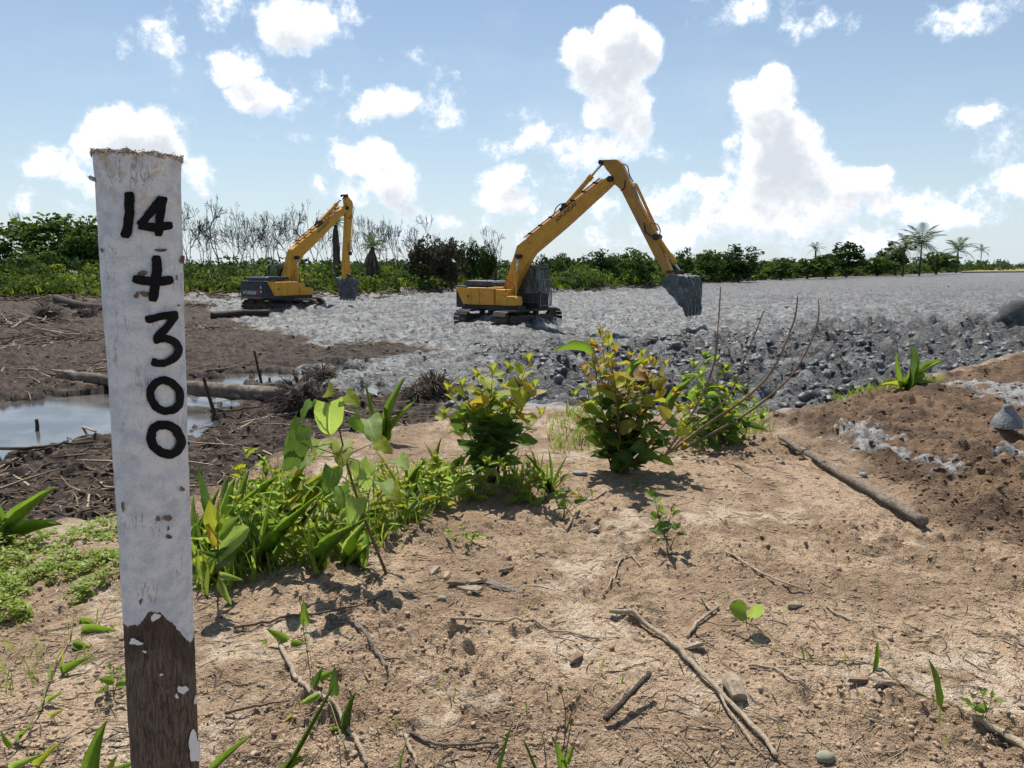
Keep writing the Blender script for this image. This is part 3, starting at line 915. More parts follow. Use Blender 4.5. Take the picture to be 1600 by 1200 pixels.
# sawn top
endw = mottled('sawn_end_wood', (0.42, 0.31, 0.19), (0.22, 0.14, 0.08), 60, 0.9, 0, (0.06, 0.04, 0.03), 30, 0.55, 0.7, 0.8, 0.2)
vs = [ptop - po - pdir * 0.003] + [Vector(p) for p in Vp[0]]
mb = MB().add(vs, [(0, i + 1, (i + 1) % NTH + 1) for i in range(NTH)])
mb.build('sawn_end', endw, post)
# frayed fibres round the cut
mb = MB()
rg_ = random.Random(3)
for i in range(420):
    a_ = rg_.uniform(-math.pi, math.pi)
    s0 = rg_.uniform(-0.002, 0.006)
    p0 = post_pt(a_, s0, 0.0002) - po
    n_ = (front * math.cos(a_) + side_ * math.sin(a_))
    tg = n_.cross(pdir)
    L = rg_.uniform(0.004, 0.014)
    p1 = p0 + (n_ * rg_.uniform(0.05, 0.5) + tg * rg_.uniform(-1, 1) + pdir * rg_.uniform(-0.7, 0.8)) * L * 0.6
    p2 = p1 + (n_ * rg_.uniform(-0.2, 0.3) + tg * rg_.uniform(-1, 1) + pdir * rg_.uniform(-0.4, 1.0)) * L * 0.5
    mb.tube([p0, p1, p2], [0.0007, 0.0005, 0.0002], 3)
mb.build('frayed_fibre', M['palewood'], post)
for (a, b, dx, dy) in [(148, 284, -16, -7), (147, 280, -10, -9)]:
    t0, s0 = post_hit(a + 3, b)
    p0 = post_pt(t0, s0, -0.002) - po
    d2 = (-side_ - pdir * 0.35 + front * 0.1).normalized()
    MB().tube([p0, p0 + d2 * 0.012, p0 + d2 * (0.016 if dx < -12 else 0.010) + pdir * -0.003], [0.0022, 0.0016, 0.0004], 6).build('splinter', M['palewood'], post)

ink = mottled('black_paint', (0.006, 0.006, 0.007), (0.012, 0.012, 0.013), 50, 0.7, 0, None, bstr=0.4, spec=0.15)


def on_post_ribbon(pts, width, eps, seed, closed=False):
    """a brush stroke lying on the shaft; pts in the photograph's pixels"""
    pts = [Vector((a, b)) for a, b in pts]
    dense = []
    n = len(pts)
    rng = range(n if closed else n - 1)
    for i in rng:
        p0, p1, p2, p3 = pts[(i - 1) % n if closed else max(i - 1, 0)], pts[i], pts[(i + 1) % n], pts[(i + 2) % n if closed else min(i + 2, n - 1)]
        for k in range(8):
            u = k / 8
            dense.append(0.5 * ((2 * p1) + (p2 - p0) * u + (2 * p0 - 5 * p1 + 4 * p2 - p3) * u * u + (3 * p1 - p0 - 3 * p2 + p3) * u ** 3))
    if not closed:
        dense.append(pts[-1])
    vs, fs = [], []
    m = len(dense)
    rg2 = random.Random(seed)
    ph = [rg2.uniform(0, 50) for _ in range(3)]
    for i, p in enumerate(dense):
        q0 = dense[(i - 1) % m if closed else max(i - 1, 0)]
        q1 = dense[(i + 1) % m if closed else min(i + 1, m - 1)]
        tg = (q1 - q0).normalized()
        nn = Vector((-tg.y, tg.x))
        e = 1.0
        if not closed:
            e = min(1.0, 0.62 + 0.22 * min(i, m - 1 - i))
        for k in range(5):
            c = (k - 2) / 2
            wob = 1 + 0.07 * math.sin(i * 0.37 + ph[0] + c * 2) + 0.05 * math.sin(i * 0.83 + ph[1] - c) + rg2.uniform(-0.05, 0.05)
            q = p + nn * c * width * 0.5 * e * wob
            tt, s = post_hit(q.x, q.y)
            vs.append(post_pt(tt, s, eps) - po)
    for i in range(m if closed else m - 1):
        j = (i + 1) % m
        for k in range(4):
            fs.append((i * 5 + k, i * 5 + k + 1, j * 5 + k + 1, j * 5 + k))
    return vs, fs


def numeral(strokes, seed):
    mb = MB()
    for i, (pts, wd, cl) in enumerate(strokes):
        v, f = on_post_ribbon(pts, wd, 0.0034 + 0.0005 * i, seed * 10 + i, cl)
        mb.add(v, f)
    mb.build('painted_numeral', ink, post, smooth=True)


def ring(cx, cy, rx, ry, tilt=0.0):
    return [(cx + rx * math.cos(a) + tilt * math.sin(a), cy + ry * math.sin(a)) for a in [k * math.pi / 5 for k in range(10)]]


numeral([([(202, 300), (203.5, 320), (201.5, 345), (197, 372)], 15, False)], 1)
numeral([([(251, 308), (243, 320), (230, 338), (217, 353)], 13, False), ([(216, 353), (240, 355), (267, 351)], 13, False), ([(253, 307), (249, 332), (245, 369)], 13, False)], 2)
numeral([([(243, 399), (243, 433), (238, 471)], 15, False), ([(208, 435), (238, 440), (268, 436)], 14, False)], 3)
numeral([([(227, 500), (250, 494), (276, 491)], 12, False), ([(273, 491), (260, 509), (241, 531)], 12, False), ([(239, 532), (258, 529), (273, 537), (275, 550), (266, 562), (250, 567), (236, 564)], 12, False)], 4)
numeral([(ring(257, 618, 22, 24, 3), 12.5, True)], 5)
numeral([(ring(258, 686, 22, 23, 4), 14, True)], 6)


def on_post_patch(px, py, rx, ry, mat, name, seed, eps=0.0029):
    rg2 = random.Random(seed)
    n = 18
    ph = [rg2.uniform(0, 6.3) for _ in range(3)]
    vs = [post_pt(*post_hit(px, py), eps) - po]
    for ringk in (0.5, 1.0):
        for k in range(n):
            a = 2 * math.pi * k / n
            q = ringk * (1 + 0.20 * math.sin(2 * a + ph[0]) + 0.14 * math.sin(3 * a + ph[1]) + 0.10 * math.sin(5 * a + ph[2]))
            tt, s = post_hit(px + rx * q * math.cos(a), py + ry * q * math.sin(a))
            vs.append(post_pt(tt, s, eps) - po)
    fs = [(0, 1 + k, 1 + (k + 1) % n) for k in range(n)] + [(1 + k, 1 + n + k, 1 + n + (k + 1) % n, 1 + (k + 1) % n) for k in range(n)]
    MB().add(vs, fs).build(name, mat, post, smooth=True)


splash = mottled('white_paint_drops', (0.80, 0.81, 0.81), (0.70, 0.72, 0.74), 40, 0.6)
bare = mottled('bare_brown_wood', (0.10, 0.07, 0.052), (0.20, 0.15, 0.11), 90, 0.9)
rust = mottled('knot_wood', (0.17, 0.07, 0.035), (0.10, 0.05, 0.03), 60, 0.85)
for k, (a, b, rx, ry) in enumerate([(243, 963, 7, 5.5), (284, 1077, 7, 7), (275, 1087, 2.5, 3.5), (303, 1094, 2.4, 6), (302, 1168, 10, 22), (214, 1003, 9, 4), (211, 1000, 4, 4), (227, 1017, 3, 2), (252, 1053, 3, 1.6), (305, 1008, 2, 8)]):
    on_post_patch(a, b, rx, ry, splash, 'paint_drop', 50 + k)
for k, (a, b, rx, ry) in enumerate([(250, 391, 8, 3), (222, 428, 7, 6), (226, 459, 6, 5), (214, 461, 3.5, 5), (274, 434, 1.6, 4), (261, 809, 6, 5), (247, 810, 4, 3.5), (263, 838, 4, 4), (262, 825, 1.6, 4), (194, 791, 1.8, 9),
                                    (277, 477, 2, 2), (283, 764, 3, 4), (221, 939, 2, 5), (162, 391, 2.5, 3)]):
    on_post_patch(a, b, rx, ry, bare, 'flaked_spot', 80 + k)
on_post_patch(283.5, 405, 4.2, 6, rust, 'knot', 120)

# ------------------------------------------------------------------ excavators
def text_mesh(s, size, mat, parent, mtx, name='lettering', shear=0.0, extrude=0.006, sx=1.0):
    cu = bpy.data.curves.new(name, 'FONT')
    cu.body = s
    cu.size = size
    cu.extrude = extrude
    cu.offset = size * 0.018
    cu.shear = shear
    cu.resolution_u = 3
    to = bpy.data.objects.new('tmp', cu)
    COL.objects.link(to)
    dg = bpy.context.evaluated_depsgraph_get()
    me = bpy.data.meshes.new_from_object(to.evaluated_get(dg))
    bpy.data.objects.remove(to)
    for v in me.vertices:
        v.co.x *= sx
    me.materials.clear()
    o = mobj(name, me, mat, parent)
    o.matrix_basis = mtx
    return o


DC, XC = 37.0, (795 - 800) / F * 37.0
PHI = R(33)                                   # the middle machine's boom points right and a little towards us


def plane_pt(px, py, cx, cy, heading):
    """pixel -> (forward, height above the flat) in a machine's own boom plane"""
    f = Vector((math.cos(heading), math.sin(heading), 0))
    n = Vector((-f.y, f.x, 0))
    d = ray(px, py)
    t = n.dot(Vector((cx, cy, CAMZ)) - Vector((0, 0, CAMZ))) / n.dot(d)
    p = Vector((0, 0, CAMZ)) + d * t
    return ((p - Vector((cx, cy, 0))).dot(f), p.z - FLAT)


def pp(pts):
    return [plane_pt(a, b, XC, DC, -PHI) for a, b in pts]


BOOM_W = pp([(788, 451), (798, 421), (810, 384), (818, 377.5), (859, 345), (944.5, 280.6), (956, 273.6), (963, 281), (961, 289), (951.5, 298.5), (887, 357.5), (838, 399), (827, 416), (815, 440), (806, 461), (795, 465)])
ARM_W = pp([(940, 252.5), (945, 249.8), (966, 249.3), (974, 256), (985, 280.6), (992, 292), (999, 311.5), (1027.5, 365), (1033, 380), (1056, 432.5), (1058, 443.7), (1049, 446), (1022, 402), (971, 300), (960, 290), (955, 276), (948, 268)])
FOOT = pp([(797, 457)])[0]
PIV = pp([(957, 282)])[0]
ARMEND = pp([(1054, 441)])[0]


def rel(pts, o):
    return [(a - o[0], b - o[1]) for a, b in pts]


def rot2(pts, ang_, o=(0, 0), sc=1.0):
    c, s = math.cos(ang_), math.sin(ang_)
    return [(o[0] + sc * (a * c - b * s), o[1] + sc * (a * s + b * c)) for a, b in pts]


def inset(poly, d):
    n = len(poly)
    sgn = 1 if sum(poly[i][0] * poly[(i + 1) % n][1] - poly[(i + 1) % n][0] * poly[i][1] for i in range(n)) > 0 else -1
    out = []
    for i in range(n):
        (ax, ay), (bx_, by_), (cx, cy) = poly[i - 1], poly[i], poly[(i + 1) % n]
        e1, e2 = math.hypot(bx_ - ax, by_ - ay), math.hypot(cx - bx_, cy - by_)
        nx_ = -(by_ - ay) / e1 - (cy - by_) / e2
        ny_ = (bx_ - ax) / e1 + (cx - bx_) / e2
        l_ = math.hypot(nx_, ny_) + 1e-9
        out.append((bx_ + sgn * nx_ / l_ * d, by_ + sgn * ny_ / l_ * d))
    return out


BOOM_W = inset(BOOM_W, 0.075)
ARM_W = inset(ARM_W, 0.05)
LOC = {k: rel(pp(v), FOOT) for k, v in dict(acyl=[(884, 323), (926, 278)], bcyl=[(817, 402)], text=[(874.5, 349.5), (904, 323)], hose=[(867, 339), (872, 326), (880, 320), (888, 322)]).items()}
LOCA = {k: rel(pp(v), PIV) for k, v in dict(arod=[(942, 256)], kcyl=[(1027, 372), (1053, 410), (1062, 425)], hose1=[(976, 258), (982, 262), (985, 275), (991, 286)], hose2=[(980, 284), (979, 296), (973, 300)],
                                            hose3=[(1018, 350), (1028, 352), (1033, 362), (1031, 370)], hose4=[(1010, 350), (1012, 364), (1022, 371)], pipe=[(990, 288), (1024, 362)]).items()}


def track(root, yc, rel_yaw, label=None):
    Mx = Matrix.Rotation(rel_yaw, 4, 'Z')
    hl, re_, hwid, zc = 1.78, 0.42, 0.40, 0.46
    per = 4 * hl + 2 * math.pi * re_
    n = 46
    mb = MB()

    def loop(u):
        u = u % per
        if u < 2 * hl:
            return Vector((-hl + u, 0, zc + re_)), 0.0
        u -= 2 * hl
        if u < math.pi * re_:
            a = u / re_
            return Vector((hl + re_ * math.sin(a), 0, zc + re_ * math.cos(a))), -a
        u -= math.pi * re_
        if u < 2 * hl:
            return Vector((hl - u, 0, zc - re_)), -math.pi
        u -= 2 * hl
        a = u / re_
        return Vector((-hl - re_ * math.sin(a), 0, zc - re_ * math.cos(a))), -math.pi - a
    for i in range(n):
        p, a = loop(per * i / n)
        T = Mx @ Matrix.Translation((0, yc, 0)) @ Matrix.Translation(p) @ Matrix.Rotation(-a, 4, 'Y')
        mb.box(-0.088, 0.088, -hwid, hwid, -0.02, 0.02, T)
        mb.box(-0.03, 0.0, -hwid, hwid, 0.02, 0.05, T)
        mb.box(-0.09, 0.09, -0.11, 0.11, -0.09, -0.02, T)
    tr = mb.build('track', M['steel'], root)

    def wheel(name, x, z, r, wd):
        m2 = MB()
        m2.tube([Mx @ Vector((x, yc - wd, z)), Mx @ Vector((x, yc + wd, z))], r, 18)
        m2.tube([Mx @ Vector((x, yc - wd - 0.05, z)), Mx @ Vector((x, yc + wd + 0.05, z))], r * 0.45, 12)
        m2.build(name, M['steel'], tr, bevel=0.015)
    wheel('drive_sprocket', -hl, zc, 0.33, 0.10)
    wheel('idler_wheel', hl, zc, 0.33, 0.10)
    for k in range(7):
        wheel('track_roller', -1.3 + k * 2.6 / 6, 0.24, 0.13, 0.14)
    for x in (-0.6, 0.6):
        wheel('carrier_roller', x, 0.72, 0.09, 0.12)
    m2 = MB()
    m2.prism([(-1.55, 0.30), (1.5, 0.30), (1.6, 0.46), (1.45, 0.62), (-1.45, 0.66), (-1.6, 0.5)], yc - 0.19, yc + 0.19, Mx)
    m2.build('track_frame', M['steel'], tr, bevel=0.02)


def excavator(name, label, x, y, heading, tracks_heading, boom_ang, boom_sc, arm_ang, arm_sc, guard, paint, bucket_rot, lettered_tail, zoff=0.0):
    z0 = FLAT + zoff
    root = thing(name, label, 'excavator', (x, y, z0), heading)
    rel_yaw = tracks_heading - heading
    Mx = Matrix.Rotation(rel_yaw, 4, 'Z')
    for yc in (-1.2, 1.2):
        track(root, yc, rel_yaw)
    mb = MB()
    mb.box(-0.75, 0.75, -0.7, 0.7, 0.42, 0.82, Mx)
    for sx_, sy_ in ((1, 1), (1, -1), (-1, 1), (-1, -1)):
        mb.add([Mx @ Vector(p) for p in ((0.3 * sx_, 0.5 * sy_, 0.78), (0.7 * sx_, 0.3 * sy_, 0.78), (1.15 * sx_, 1.1 * sy_, 0.6), (0.75 * sx_, 1.1 * sy_, 0.6),
                                         (0.3 * sx_, 0.5 * sy_, 0.48), (0.7 * sx_, 0.3 * sy_, 0.48), (1.15 * sx_, 1.1 * sy_, 0.36), (0.75 * sx_, 1.1 * sy_, 0.36))],
               [(0, 1, 2, 3), (7, 6, 5, 4), (0, 4, 5, 1), (1, 5, 6, 2), (2, 6, 7, 3), (3, 7, 4, 0)])
    mb.build('undercarriage_frame', M['black'], root)
    MB().tube([(0, 0, 0.8), (0, 0, 1.1)], 0.62, 28).build('slew_ring', M['black'], root)
    # revolving deck
    mb = MB()
    mb.plan([(-2.2, -1.33), (1.25, -1.33), (1.35, -1.2), (1.35, -0.5), (0.9, -0.5), (0.9, 0.28), (1.68, 0.28), (1.68, 1.33), (-2.2, 1.33)], 1.06, 1.24)
    mb.build('deck', M['black'], root, bevel=0.02)
    # counterweight with rounded corners
    pl = [(-1.85, -1.36)]
    for k in range(7):
        a = math.pi / 2 * k / 6
        pl.append((-2.32 - 0.42 * math.sin(a), -0.94 - 0.42 * math.cos(a)))
    pl += [(p[0], -p[1]) for p in reversed(pl)]
    mb = MB()
    mb.plan(pl[::-1], 1.10, 2.06)
    cw = mb.build('counterweight', M['navy'], root, bevel=0.05)
    mb = MB()
    mb.plan([(a * 0.995 + (0.0), b * 0.97) for a, b in pl][::-1], 2.065, 2.14)
    mb.build('counterweight_cap', M['navy'], cw, bevel=0.03)
    if lettered_tail:
        Tm = Matrix(((0, 0, -1, -2.742), (-1, 0, 0, 0.86), (0, 1, 0, 1.36), (0, 0, 0, 1)))
        text_mesh('HYUNDAI', 0.295, M['white'], cw, Tm, sx=0.98)
        mb = MB()
        mb.box(-2.752, -2.735, -0.75, -0.50, 1.38, 1.60)
        mb.build('emblem', M['red'], cw, bevel=0.006)
        for zz in (1.45, 1.70):
            MB().box(-2.75, -2.735, -0.96, -0.86, zz, zz + 0.15).build('reflector', M['white'], cw)
        mb = MB()
        mb.box(-2.755, -2.70, -0.95, 0.95, 1.10, 1.22)
        mb.build('bumper_strip', mottled('tan_dusty_strip', (0.22, 0.16, 0.10), (0.12, 0.09, 0.07), 4, 0.8), cw)
    # housings
    mb = MB()
    mb.box(-1.84, -0.02, -1.32, -0.42, 1.245, 2.08)
    hs = mb.build('engine_housing', M[paint], root, bevel=0.05)
    pr = [[(-2.55, 2.06), (-2.05, 1.27), (-1.52, 1.27), (-1.52, 2.06)], [(-1.50, 2.06), (-1.50, 1.27), (-0.98, 1.27), (-0.98, 2.06)], [(-0.96, 2.06), (-0.96, 1.27), (-0.04, 1.27), (-0.04, 2.06)]]
    for k, q in enumerate(pr):
        MB().prism(q, -1.385, -1.325).build('access_door', M[paint], hs, bevel=0.015)
    MB().prism([(-2.5, 1.3), (-2.1, 1.3), (-2.5, 1.9)], -1.372, -1.33).build('air_grille', M['black'], hs)
    MB().tube([(-1.7, -1.40, 1.66), (-1.7, -1.38, 1.66)], 0.06, 12).build('filler_cap', M['black'], hs)
    mb = MB()
    mb.box(-1.84, -0.45, 0.30, 1.32, 1.245, 2.06)
    hl_ = mb.build('pump_housing', M[paint], root, bevel=0.05)
    mb = MB()
    mb.prism([(-2.3, 2.145), (-0.35, 2.145), (-0.35, 2.30), (-0.5, 2.38), (-2.1, 2.40), (-2.3, 2.32)], -0.95, 0.95)
    hood = mb.build('engine_hood', M['hoodgrey'] if paint == 'orange' else M['navy'], root, bevel=0.06)
    MB().tube([(-1.2, 0.4, 2.38), (-1.2, 0.4, 2.72), (-1.26, 0.4, 2.80)], 0.055, 10).build('exhaust_pipe', M['black'], hood)
    mb = MB()
    mb.box(0.0, 0.62, -1.32, -0.55, 1.245, 2.0)
    mb.build('fuel_tank', M[paint], root, bevel=0.05)
    mb = MB()
    mb.prism([(0.1, 1.25), (1.26, 1.25), (1.26, 1.60), (1.16, 1.70), (0.1, 1.70)], -1.40, -0.62)
    mb.build('tool_box', M[paint], root, bevel=0.05)
    rail = MB()
    rail.tube([(0.65, -1.28, 1.9), (0.65, -1.28, 2.5), (0.1, -1.28, 2.55), (-0.5, -1.28, 2.45), (-0.5, -1.28, 2.08)], 0.018, 6)
    rail.tube([(1.2, -1.3, 1.7), (1.2, -1.3, 2.2), (0.65, -1.28, 2.5)], 0.018, 6)
    rail.build('handrail', M['black'], root)
    MB().tube([(-0.75, -1.1, 2.08), (-0.75, -1.1, 3.1)], [0.012, 0.006], 5).build('antenna', M['black'], root)
    # cab
    cabp = [(-0.22, 1.26), (1.62, 1.26), (1.66, 1.75), (1.44, 2.92), (1.25, 3.02), (-0.12, 3.02), (-0.22, 2.9)]
    inner = [(-0.20, 1.28), (1.58, 1.28), (1.62, 1.76), (1.41, 2.88), (1.22, 2.96), (-0.10, 2.96), (-0.20, 2.88)]
    cab = MB().box(-0.20, 1.58, 0.36, 1.27, 1.26, 1.36).box(-0.20, -0.14, 0.36, 1.27, 1.36, 1.95).build('cab', M['black'], root)
    for yy in (0.335, 1.285):
        MB().prism([(-0.16, 1.80), (0.50, 1.80), (0.46, 2.94), (-0.14, 2.94)], yy, yy + 0.012).build('side_window', M['pane'], cab)
        MB().prism([(0.60, 1.80), (1.58, 1.80), (1.38, 2.88), (1.22, 2.94), (0.56, 2.94)], yy, yy + 0.012).build('side_window', M['pane'], cab)
    MB().prism([(1.60, 1.80), (1.612, 1.80), (1.412, 2.88), (1.40, 2.88)], 0.38, 1.25).build('windscreen', M['pane'], cab)
    MB().box(-0.19, -0.178, 0.38, 1.25, 1.96, 2.9).build('rear_window', M['pane'], cab)
    MB().box(0.25, 0.75, 0.58, 1.06, 1.36, 1.80).box(0.22, 0.36, 0.58, 1.06, 1.80, 2.45).build('operator_seat', M['black'], cab, bevel=0.05)
    fr = MB()
    for yy in (0.315, 1.315):
        pts = [(a, yy, b) for a, b in cabp]
        for i in range(len(pts)):
            fr.tube([pts[i], pts[(i + 1) % len(pts)]], 0.045, 6)
        fr.tube([(0.55, yy, 1.26), (0.5, yy, 3.02)], 0.045, 6)
        fr.box(-0.22, 1.62, yy - 0.02, yy + 0.02, 1.26, 1.78)
    fr.build('cab_frame', M['black'], cab)
    MB().prism([(-0.22, 3.0), (1.30, 3.0), (1.25, 3.07), (-0.18, 3.08)], 0.30, 1.33).build('cab_roof', M['hoodgrey'], cab, bevel=0.02)
    if guard:
        for k in range(15):
            yy = 0.26
            xx = -0.1 + k * 1.78 / 14
            top_ = 3.0 if xx < 1.3 else 3.0 - (xx - 1.3) * 1.2
            MB().tube([(xx, yy, 1.36), (xx, yy, top_)], 0.02, 5).build('guard_bar', M['guard'], cab)
        for k in range(9):
            yy = 0.3 + k * 1.04 / 8
            MB().tube([(1.80, yy, 1.2), (1.82, yy, 1.9), (1.62, yy, 3.05)], 0.02, 5).build('guard_bar', M['guard'], cab)
        fr = MB()
        for zz in (1.36, 2.0, 2.55, 3.0):
            fr.tube([(-0.12, 0.25, zz), (1.66 - max(0, zz - 2) * 0.12, 0.25, zz)], 0.028, 6)
        for zz, xx in ((1.2, 1.80), (1.9, 1.82), (2.45, 1.735), (3.05, 1.62)):
            fr.tube([(xx, 0.26, zz), (xx, 1.38, zz)], 0.03, 6)
        for yy in (0.27, 1.37):
            fr.tube([(1.80, yy, 1.2), (1.82, yy, 1.9), (1.62, yy, 3.08), (0.2, yy, 3.14)], 0.04, 6)
        fr.build('guard_frame', M['guard'], cab)
        MB().box(-0.2, 1.60, 0.28, 1.36, 3.12, 3.16).build('guard_roof', M['guard'], cab, bevel=0.01)
    for q in list(root.children):
        if q.name.split('.')[0] in ('deck', 'counterweight', 'engine_housing', 'pump_housing', 'engine_hood', 'fuel_tank', 'tool_box', 'handrail', 'antenna', 'cab'):
            q.location = (0.02, 0, -0.15)
            q.scale = (0.90, 0.92, 1.0)
    # boom
    bp = rot2(rel(BOOM_W, FOOT), boom_ang, FOOT, boom_sc)
    tr_b = lambda pts: rot2(pts, boom_ang, FOOT, boom_sc)
    boom = MB().prism(bp, -0.225, 0.225).build('boom', M[paint], root, bevel=0.025)
    piv = tr_b(rel([PIV], FOOT))[0]
    tr_a = lambda pts: rot2(pts, arm_ang, piv, arm_sc)
    ap = tr_a(rel(ARM_W, PIV))
    arm = MB().prism(ap, -0.165, 0.165).build('arm', M['armdirt'] if guard else M[paint], root, bevel=0.02)
    for nm, q, wd, rr2 in (('pivot_pin', FOOT, 0.36, 0.10), ('pivot_pin', piv, 0.33, 0.13)):
        MB().tube([(q[0], -wd, q[1]), (q[0], wd, q[1])], rr2, 14).build(nm, M['black'], boom)
    # boom-foot bracket
    MB().prism([(FOOT[0] - 0.35, 1.06), (FOOT[0] + 0.7, 1.06), (FOOT[0] + 0.25, FOOT[1] + 0.12), (FOOT[0] - 0.2, FOOT[1] + 0.12)], -0.34, -0.275).build('boom_bracket', M[paint], root, bevel=0.01)
    MB().prism([(FOOT[0] - 0.35, 1.06), (FOOT[0] + 0.7, 1.06), (FOOT[0] + 0.25, FOOT[1] + 0.12), (FOOT[0] - 0.2, FOOT[1] + 0.12)], 0.275, 0.34).build('boom_bracket', M[paint], root, bevel=0.01)
    # plates and stiffener seams along the boom top
    b0 = tr_b(rel(pp([(822, 375)]), FOOT))[0]
    b1 = tr_b(rel(pp([(940, 283)]), FOOT))[0]
    mb = MB()
    for yy in (-0.18, -0.09, 0.09, 0.18):
        mb.tube([(b0[0] - 0.02, yy, b0[1] + 0.07), (b1[0] - 0.02, yy, b1[1] + 0.07)], 0.022, 6)
    mb.build('hydraulic_line', M[paint], boom)
    for k in range(7):
        u = (k + 0.5) / 7
        cx_, cz_ = b0[0] + (b1[0] - b0[0]) * u, b0[1] + (b1[1] - b0[1]) * u
        MB().box(cx_ - 0.05, cx_ + 0.05, -0.23, 0.23, cz_ + 0.03, cz_ + 0.11).build('line_clamp', M['black'], boom)
    # lettering on the right flank of the boom
    q0, q1 = tr_b(LOC['text'])
    ang_ = math.atan2(q1[1] - q0[1], q1[0] - q0[0])
    Ln = math.hypot(q1[0] - q0[0], q1[1] - q0[1])
    Tm = Matrix.Translation((q0[0], -0.227, q0[1])) @ Matrix.Rotation(-ang_, 4, 'Y') @ Matrix.Rotation(R(90), 4, 'X')
    text_mesh('HYUNDAI', Ln / 4.35, M['letdark'], boom, Tm, extrude=0.004)
    # cylinders
    ctop = tr_b(LOC['bcyl'])[0]
    cbot = (0.58, 1.22)
    for yy in (-0.42, 0.42):
        a3, b3 = Vector((cbot[0], yy, cbot[1])), Vector((ctop[0], yy, ctop[1]))
        mid = a3.lerp(b3, 0.60)
        c = MB().tube([a3, mid], 0.105, 14).tube([mid, mid + (b3 - a3).normalized() * 0.12], 0.125, 14).build('boom_cylinder', M[paint], root)
        MB().tube([mid, b3], 0.055, 10).build('piston_rod', M['chrome'], c, smooth=True)
    MB().tube([(ctop[0], -0.52, ctop[1]), (ctop[0], 0.52, ctop[1])], 0.11, 14).build('pivot_pin', M['black'], boom)
    a2, am = tr_b(LOC['acyl'])
    r2 = tr_a(LOCA['arod'])[0]
    a3, b3 = Vector((a2[0], 0, a2[1])), Vector((r2[0], 0, r2[1]))
    mid = a3.lerp(b3, 0.66)
    c = MB().tube([a3, mid], 0.11, 14).tube([mid - (b3 - a3).normalized() * 0.1, mid + (b3 - a3).normalized() * 0.12], 0.135, 14).build('arm_cylinder', M[paint], root)
    MB().tube([mid, b3], 0.055, 10).build('piston_rod', M['chrome'], c, smooth=True)
    bb = Vector((a3.x, 0, a3.z))
    MB().prism([(bb.x - 0.25, bb.z - 0.45), (bb.x + 0.35, bb.z - 0.2), (bb.x + 0.08, bb.z + 0.12), (bb.x - 0.1, bb.z + 0.1)], -0.2, -0.13).build('cylinder_lug', M['black'], boom)
    MB().prism([(bb.x - 0.25, bb.z - 0.45), (bb.x + 0.35, bb.z - 0.2), (bb.x + 0.08, bb.z + 0.12), (bb.x - 0.1, bb.z + 0.1)], 0.13, 0.2).build('cylinder_lug', M['black'], boom)
    MB().tube([(b3.x, -0.26, b3.z), (b3.x, 0.26, b3.z)], 0.11, 12).build('pivot_pin', M['black'], arm)
    k0, k1, k2 = [Vector((q[0], 0, q[1])) for q in tr_a(LOCA['kcyl'])]
    c = MB().tube([k0, k1], 0.10, 12).tube([k1 - (k1 - k0).normalized() * 0.06, k1 + (k1 - k0).normalized() * 0.1], 0.12, 12).build('bucket_cylinder', M[paint], root)
    MB().tube([k1, k2], 0.05, 10).build('piston_rod', M['chrome'], c, smooth=True)
    MB().tube([(k0.x, -0.24, k0.z), (k0.x, 0.24, k0.z)], 0.14, 10).build('pivot_pin', M['black'], arm)

    def hose(pts, yy, par):
        v3 = [Vector((a, yy, b)) for a, b in pts]
        out = []
        for i in range(len(v3) - 1):
            p0, p1, p2, p3 = v3[max(i - 1, 0)], v3[i], v3[i + 1], v3[min(i + 2, len(v3) - 1)]
            for k in range(5):
                u = k / 5
                out.append(0.5 * ((2 * p1) + (p2 - p0) * u + (2 * p0 - 5 * p1 + 4 * p2 - p3) * u * u + (3 * p1 - p0 - 3 * p2 + p3) * u ** 3))
        out.append(v3[-1])
        MB().tube(out, 0.024, 6).build('hose', M['hose'], par, smooth=True)
    hose(tr_b(LOC['hose']), -0.15, boom)
    for k in ('hose1', 'hose3'):
        hose(tr_a(LOCA[k]), -0.1, arm)
    for k in ('hose2', 'hose4'):
        hose(tr_a(LOCA[k]), -0.23, arm)
    pa_, pb_ = tr_a(LOCA['pipe'])
    mb = MB()
    for yy in (-0.12, 0.0, 0.12):
        mb.tube([(pa_[0] + 0.08, yy, pa_[1]), (pb_[0] + 0.08, yy, pb_[1])], 0.028, 6)
    mb.build('hydraulic_line', M[paint], arm)
    # bucket
    e = tr_a(rel([ARMEND], PIV))[0]
    bprof = [(-0.22, 0.10), (0.0, 0.22), (0.45, 0.24), (0.80, 0.12), (0.92, -0.15), (0.88, -0.75), (0.78, -1.15), (0.62, -1.20), (0.40, -0.95), (0.08, -0.5), (-0.2, -0.12)]
    bsc = 1.0 if guard else 0.80
    bq = rot2(bprof, bucket_rot, e, bsc)
    hwb = 0.88 * bsc
    bm = bmesh.new()
    n = len(bq)
    ny = 15
    vv = [[bm.verts.new((a, -hwb + 2 * hwb * j / (ny - 1), b)) for a, b in bq] for j in range(ny)]
    for j in range(ny - 1):
        for i in range(n):
            i2 = (i + 1) % n
            bm.faces.new((vv[j][i], vv[j + 1][i], vv[j + 1][i2], vv[j][i2]))
    bm.faces.new(vv[0])
    bm.faces.new(list(reversed(vv[-1])))
    bmesh.ops.recalc_face_normals(bm, faces=bm.faces)
    bmesh.ops.subdivide_edges(bm, edges=bm.edges[:], cuts=1, use_grid_fill=True)
    bmesh.ops.triangulate(bm, faces=[f for f in bm.faces if len(f.verts) > 4])
    bmesh.ops.subdivide_edges(bm, edges=bm.edges[:], cuts=1, use_grid_fill=True)
    bm.normal_update()
    rgk = random.Random(hash(name) % 1000 if False else len(label))
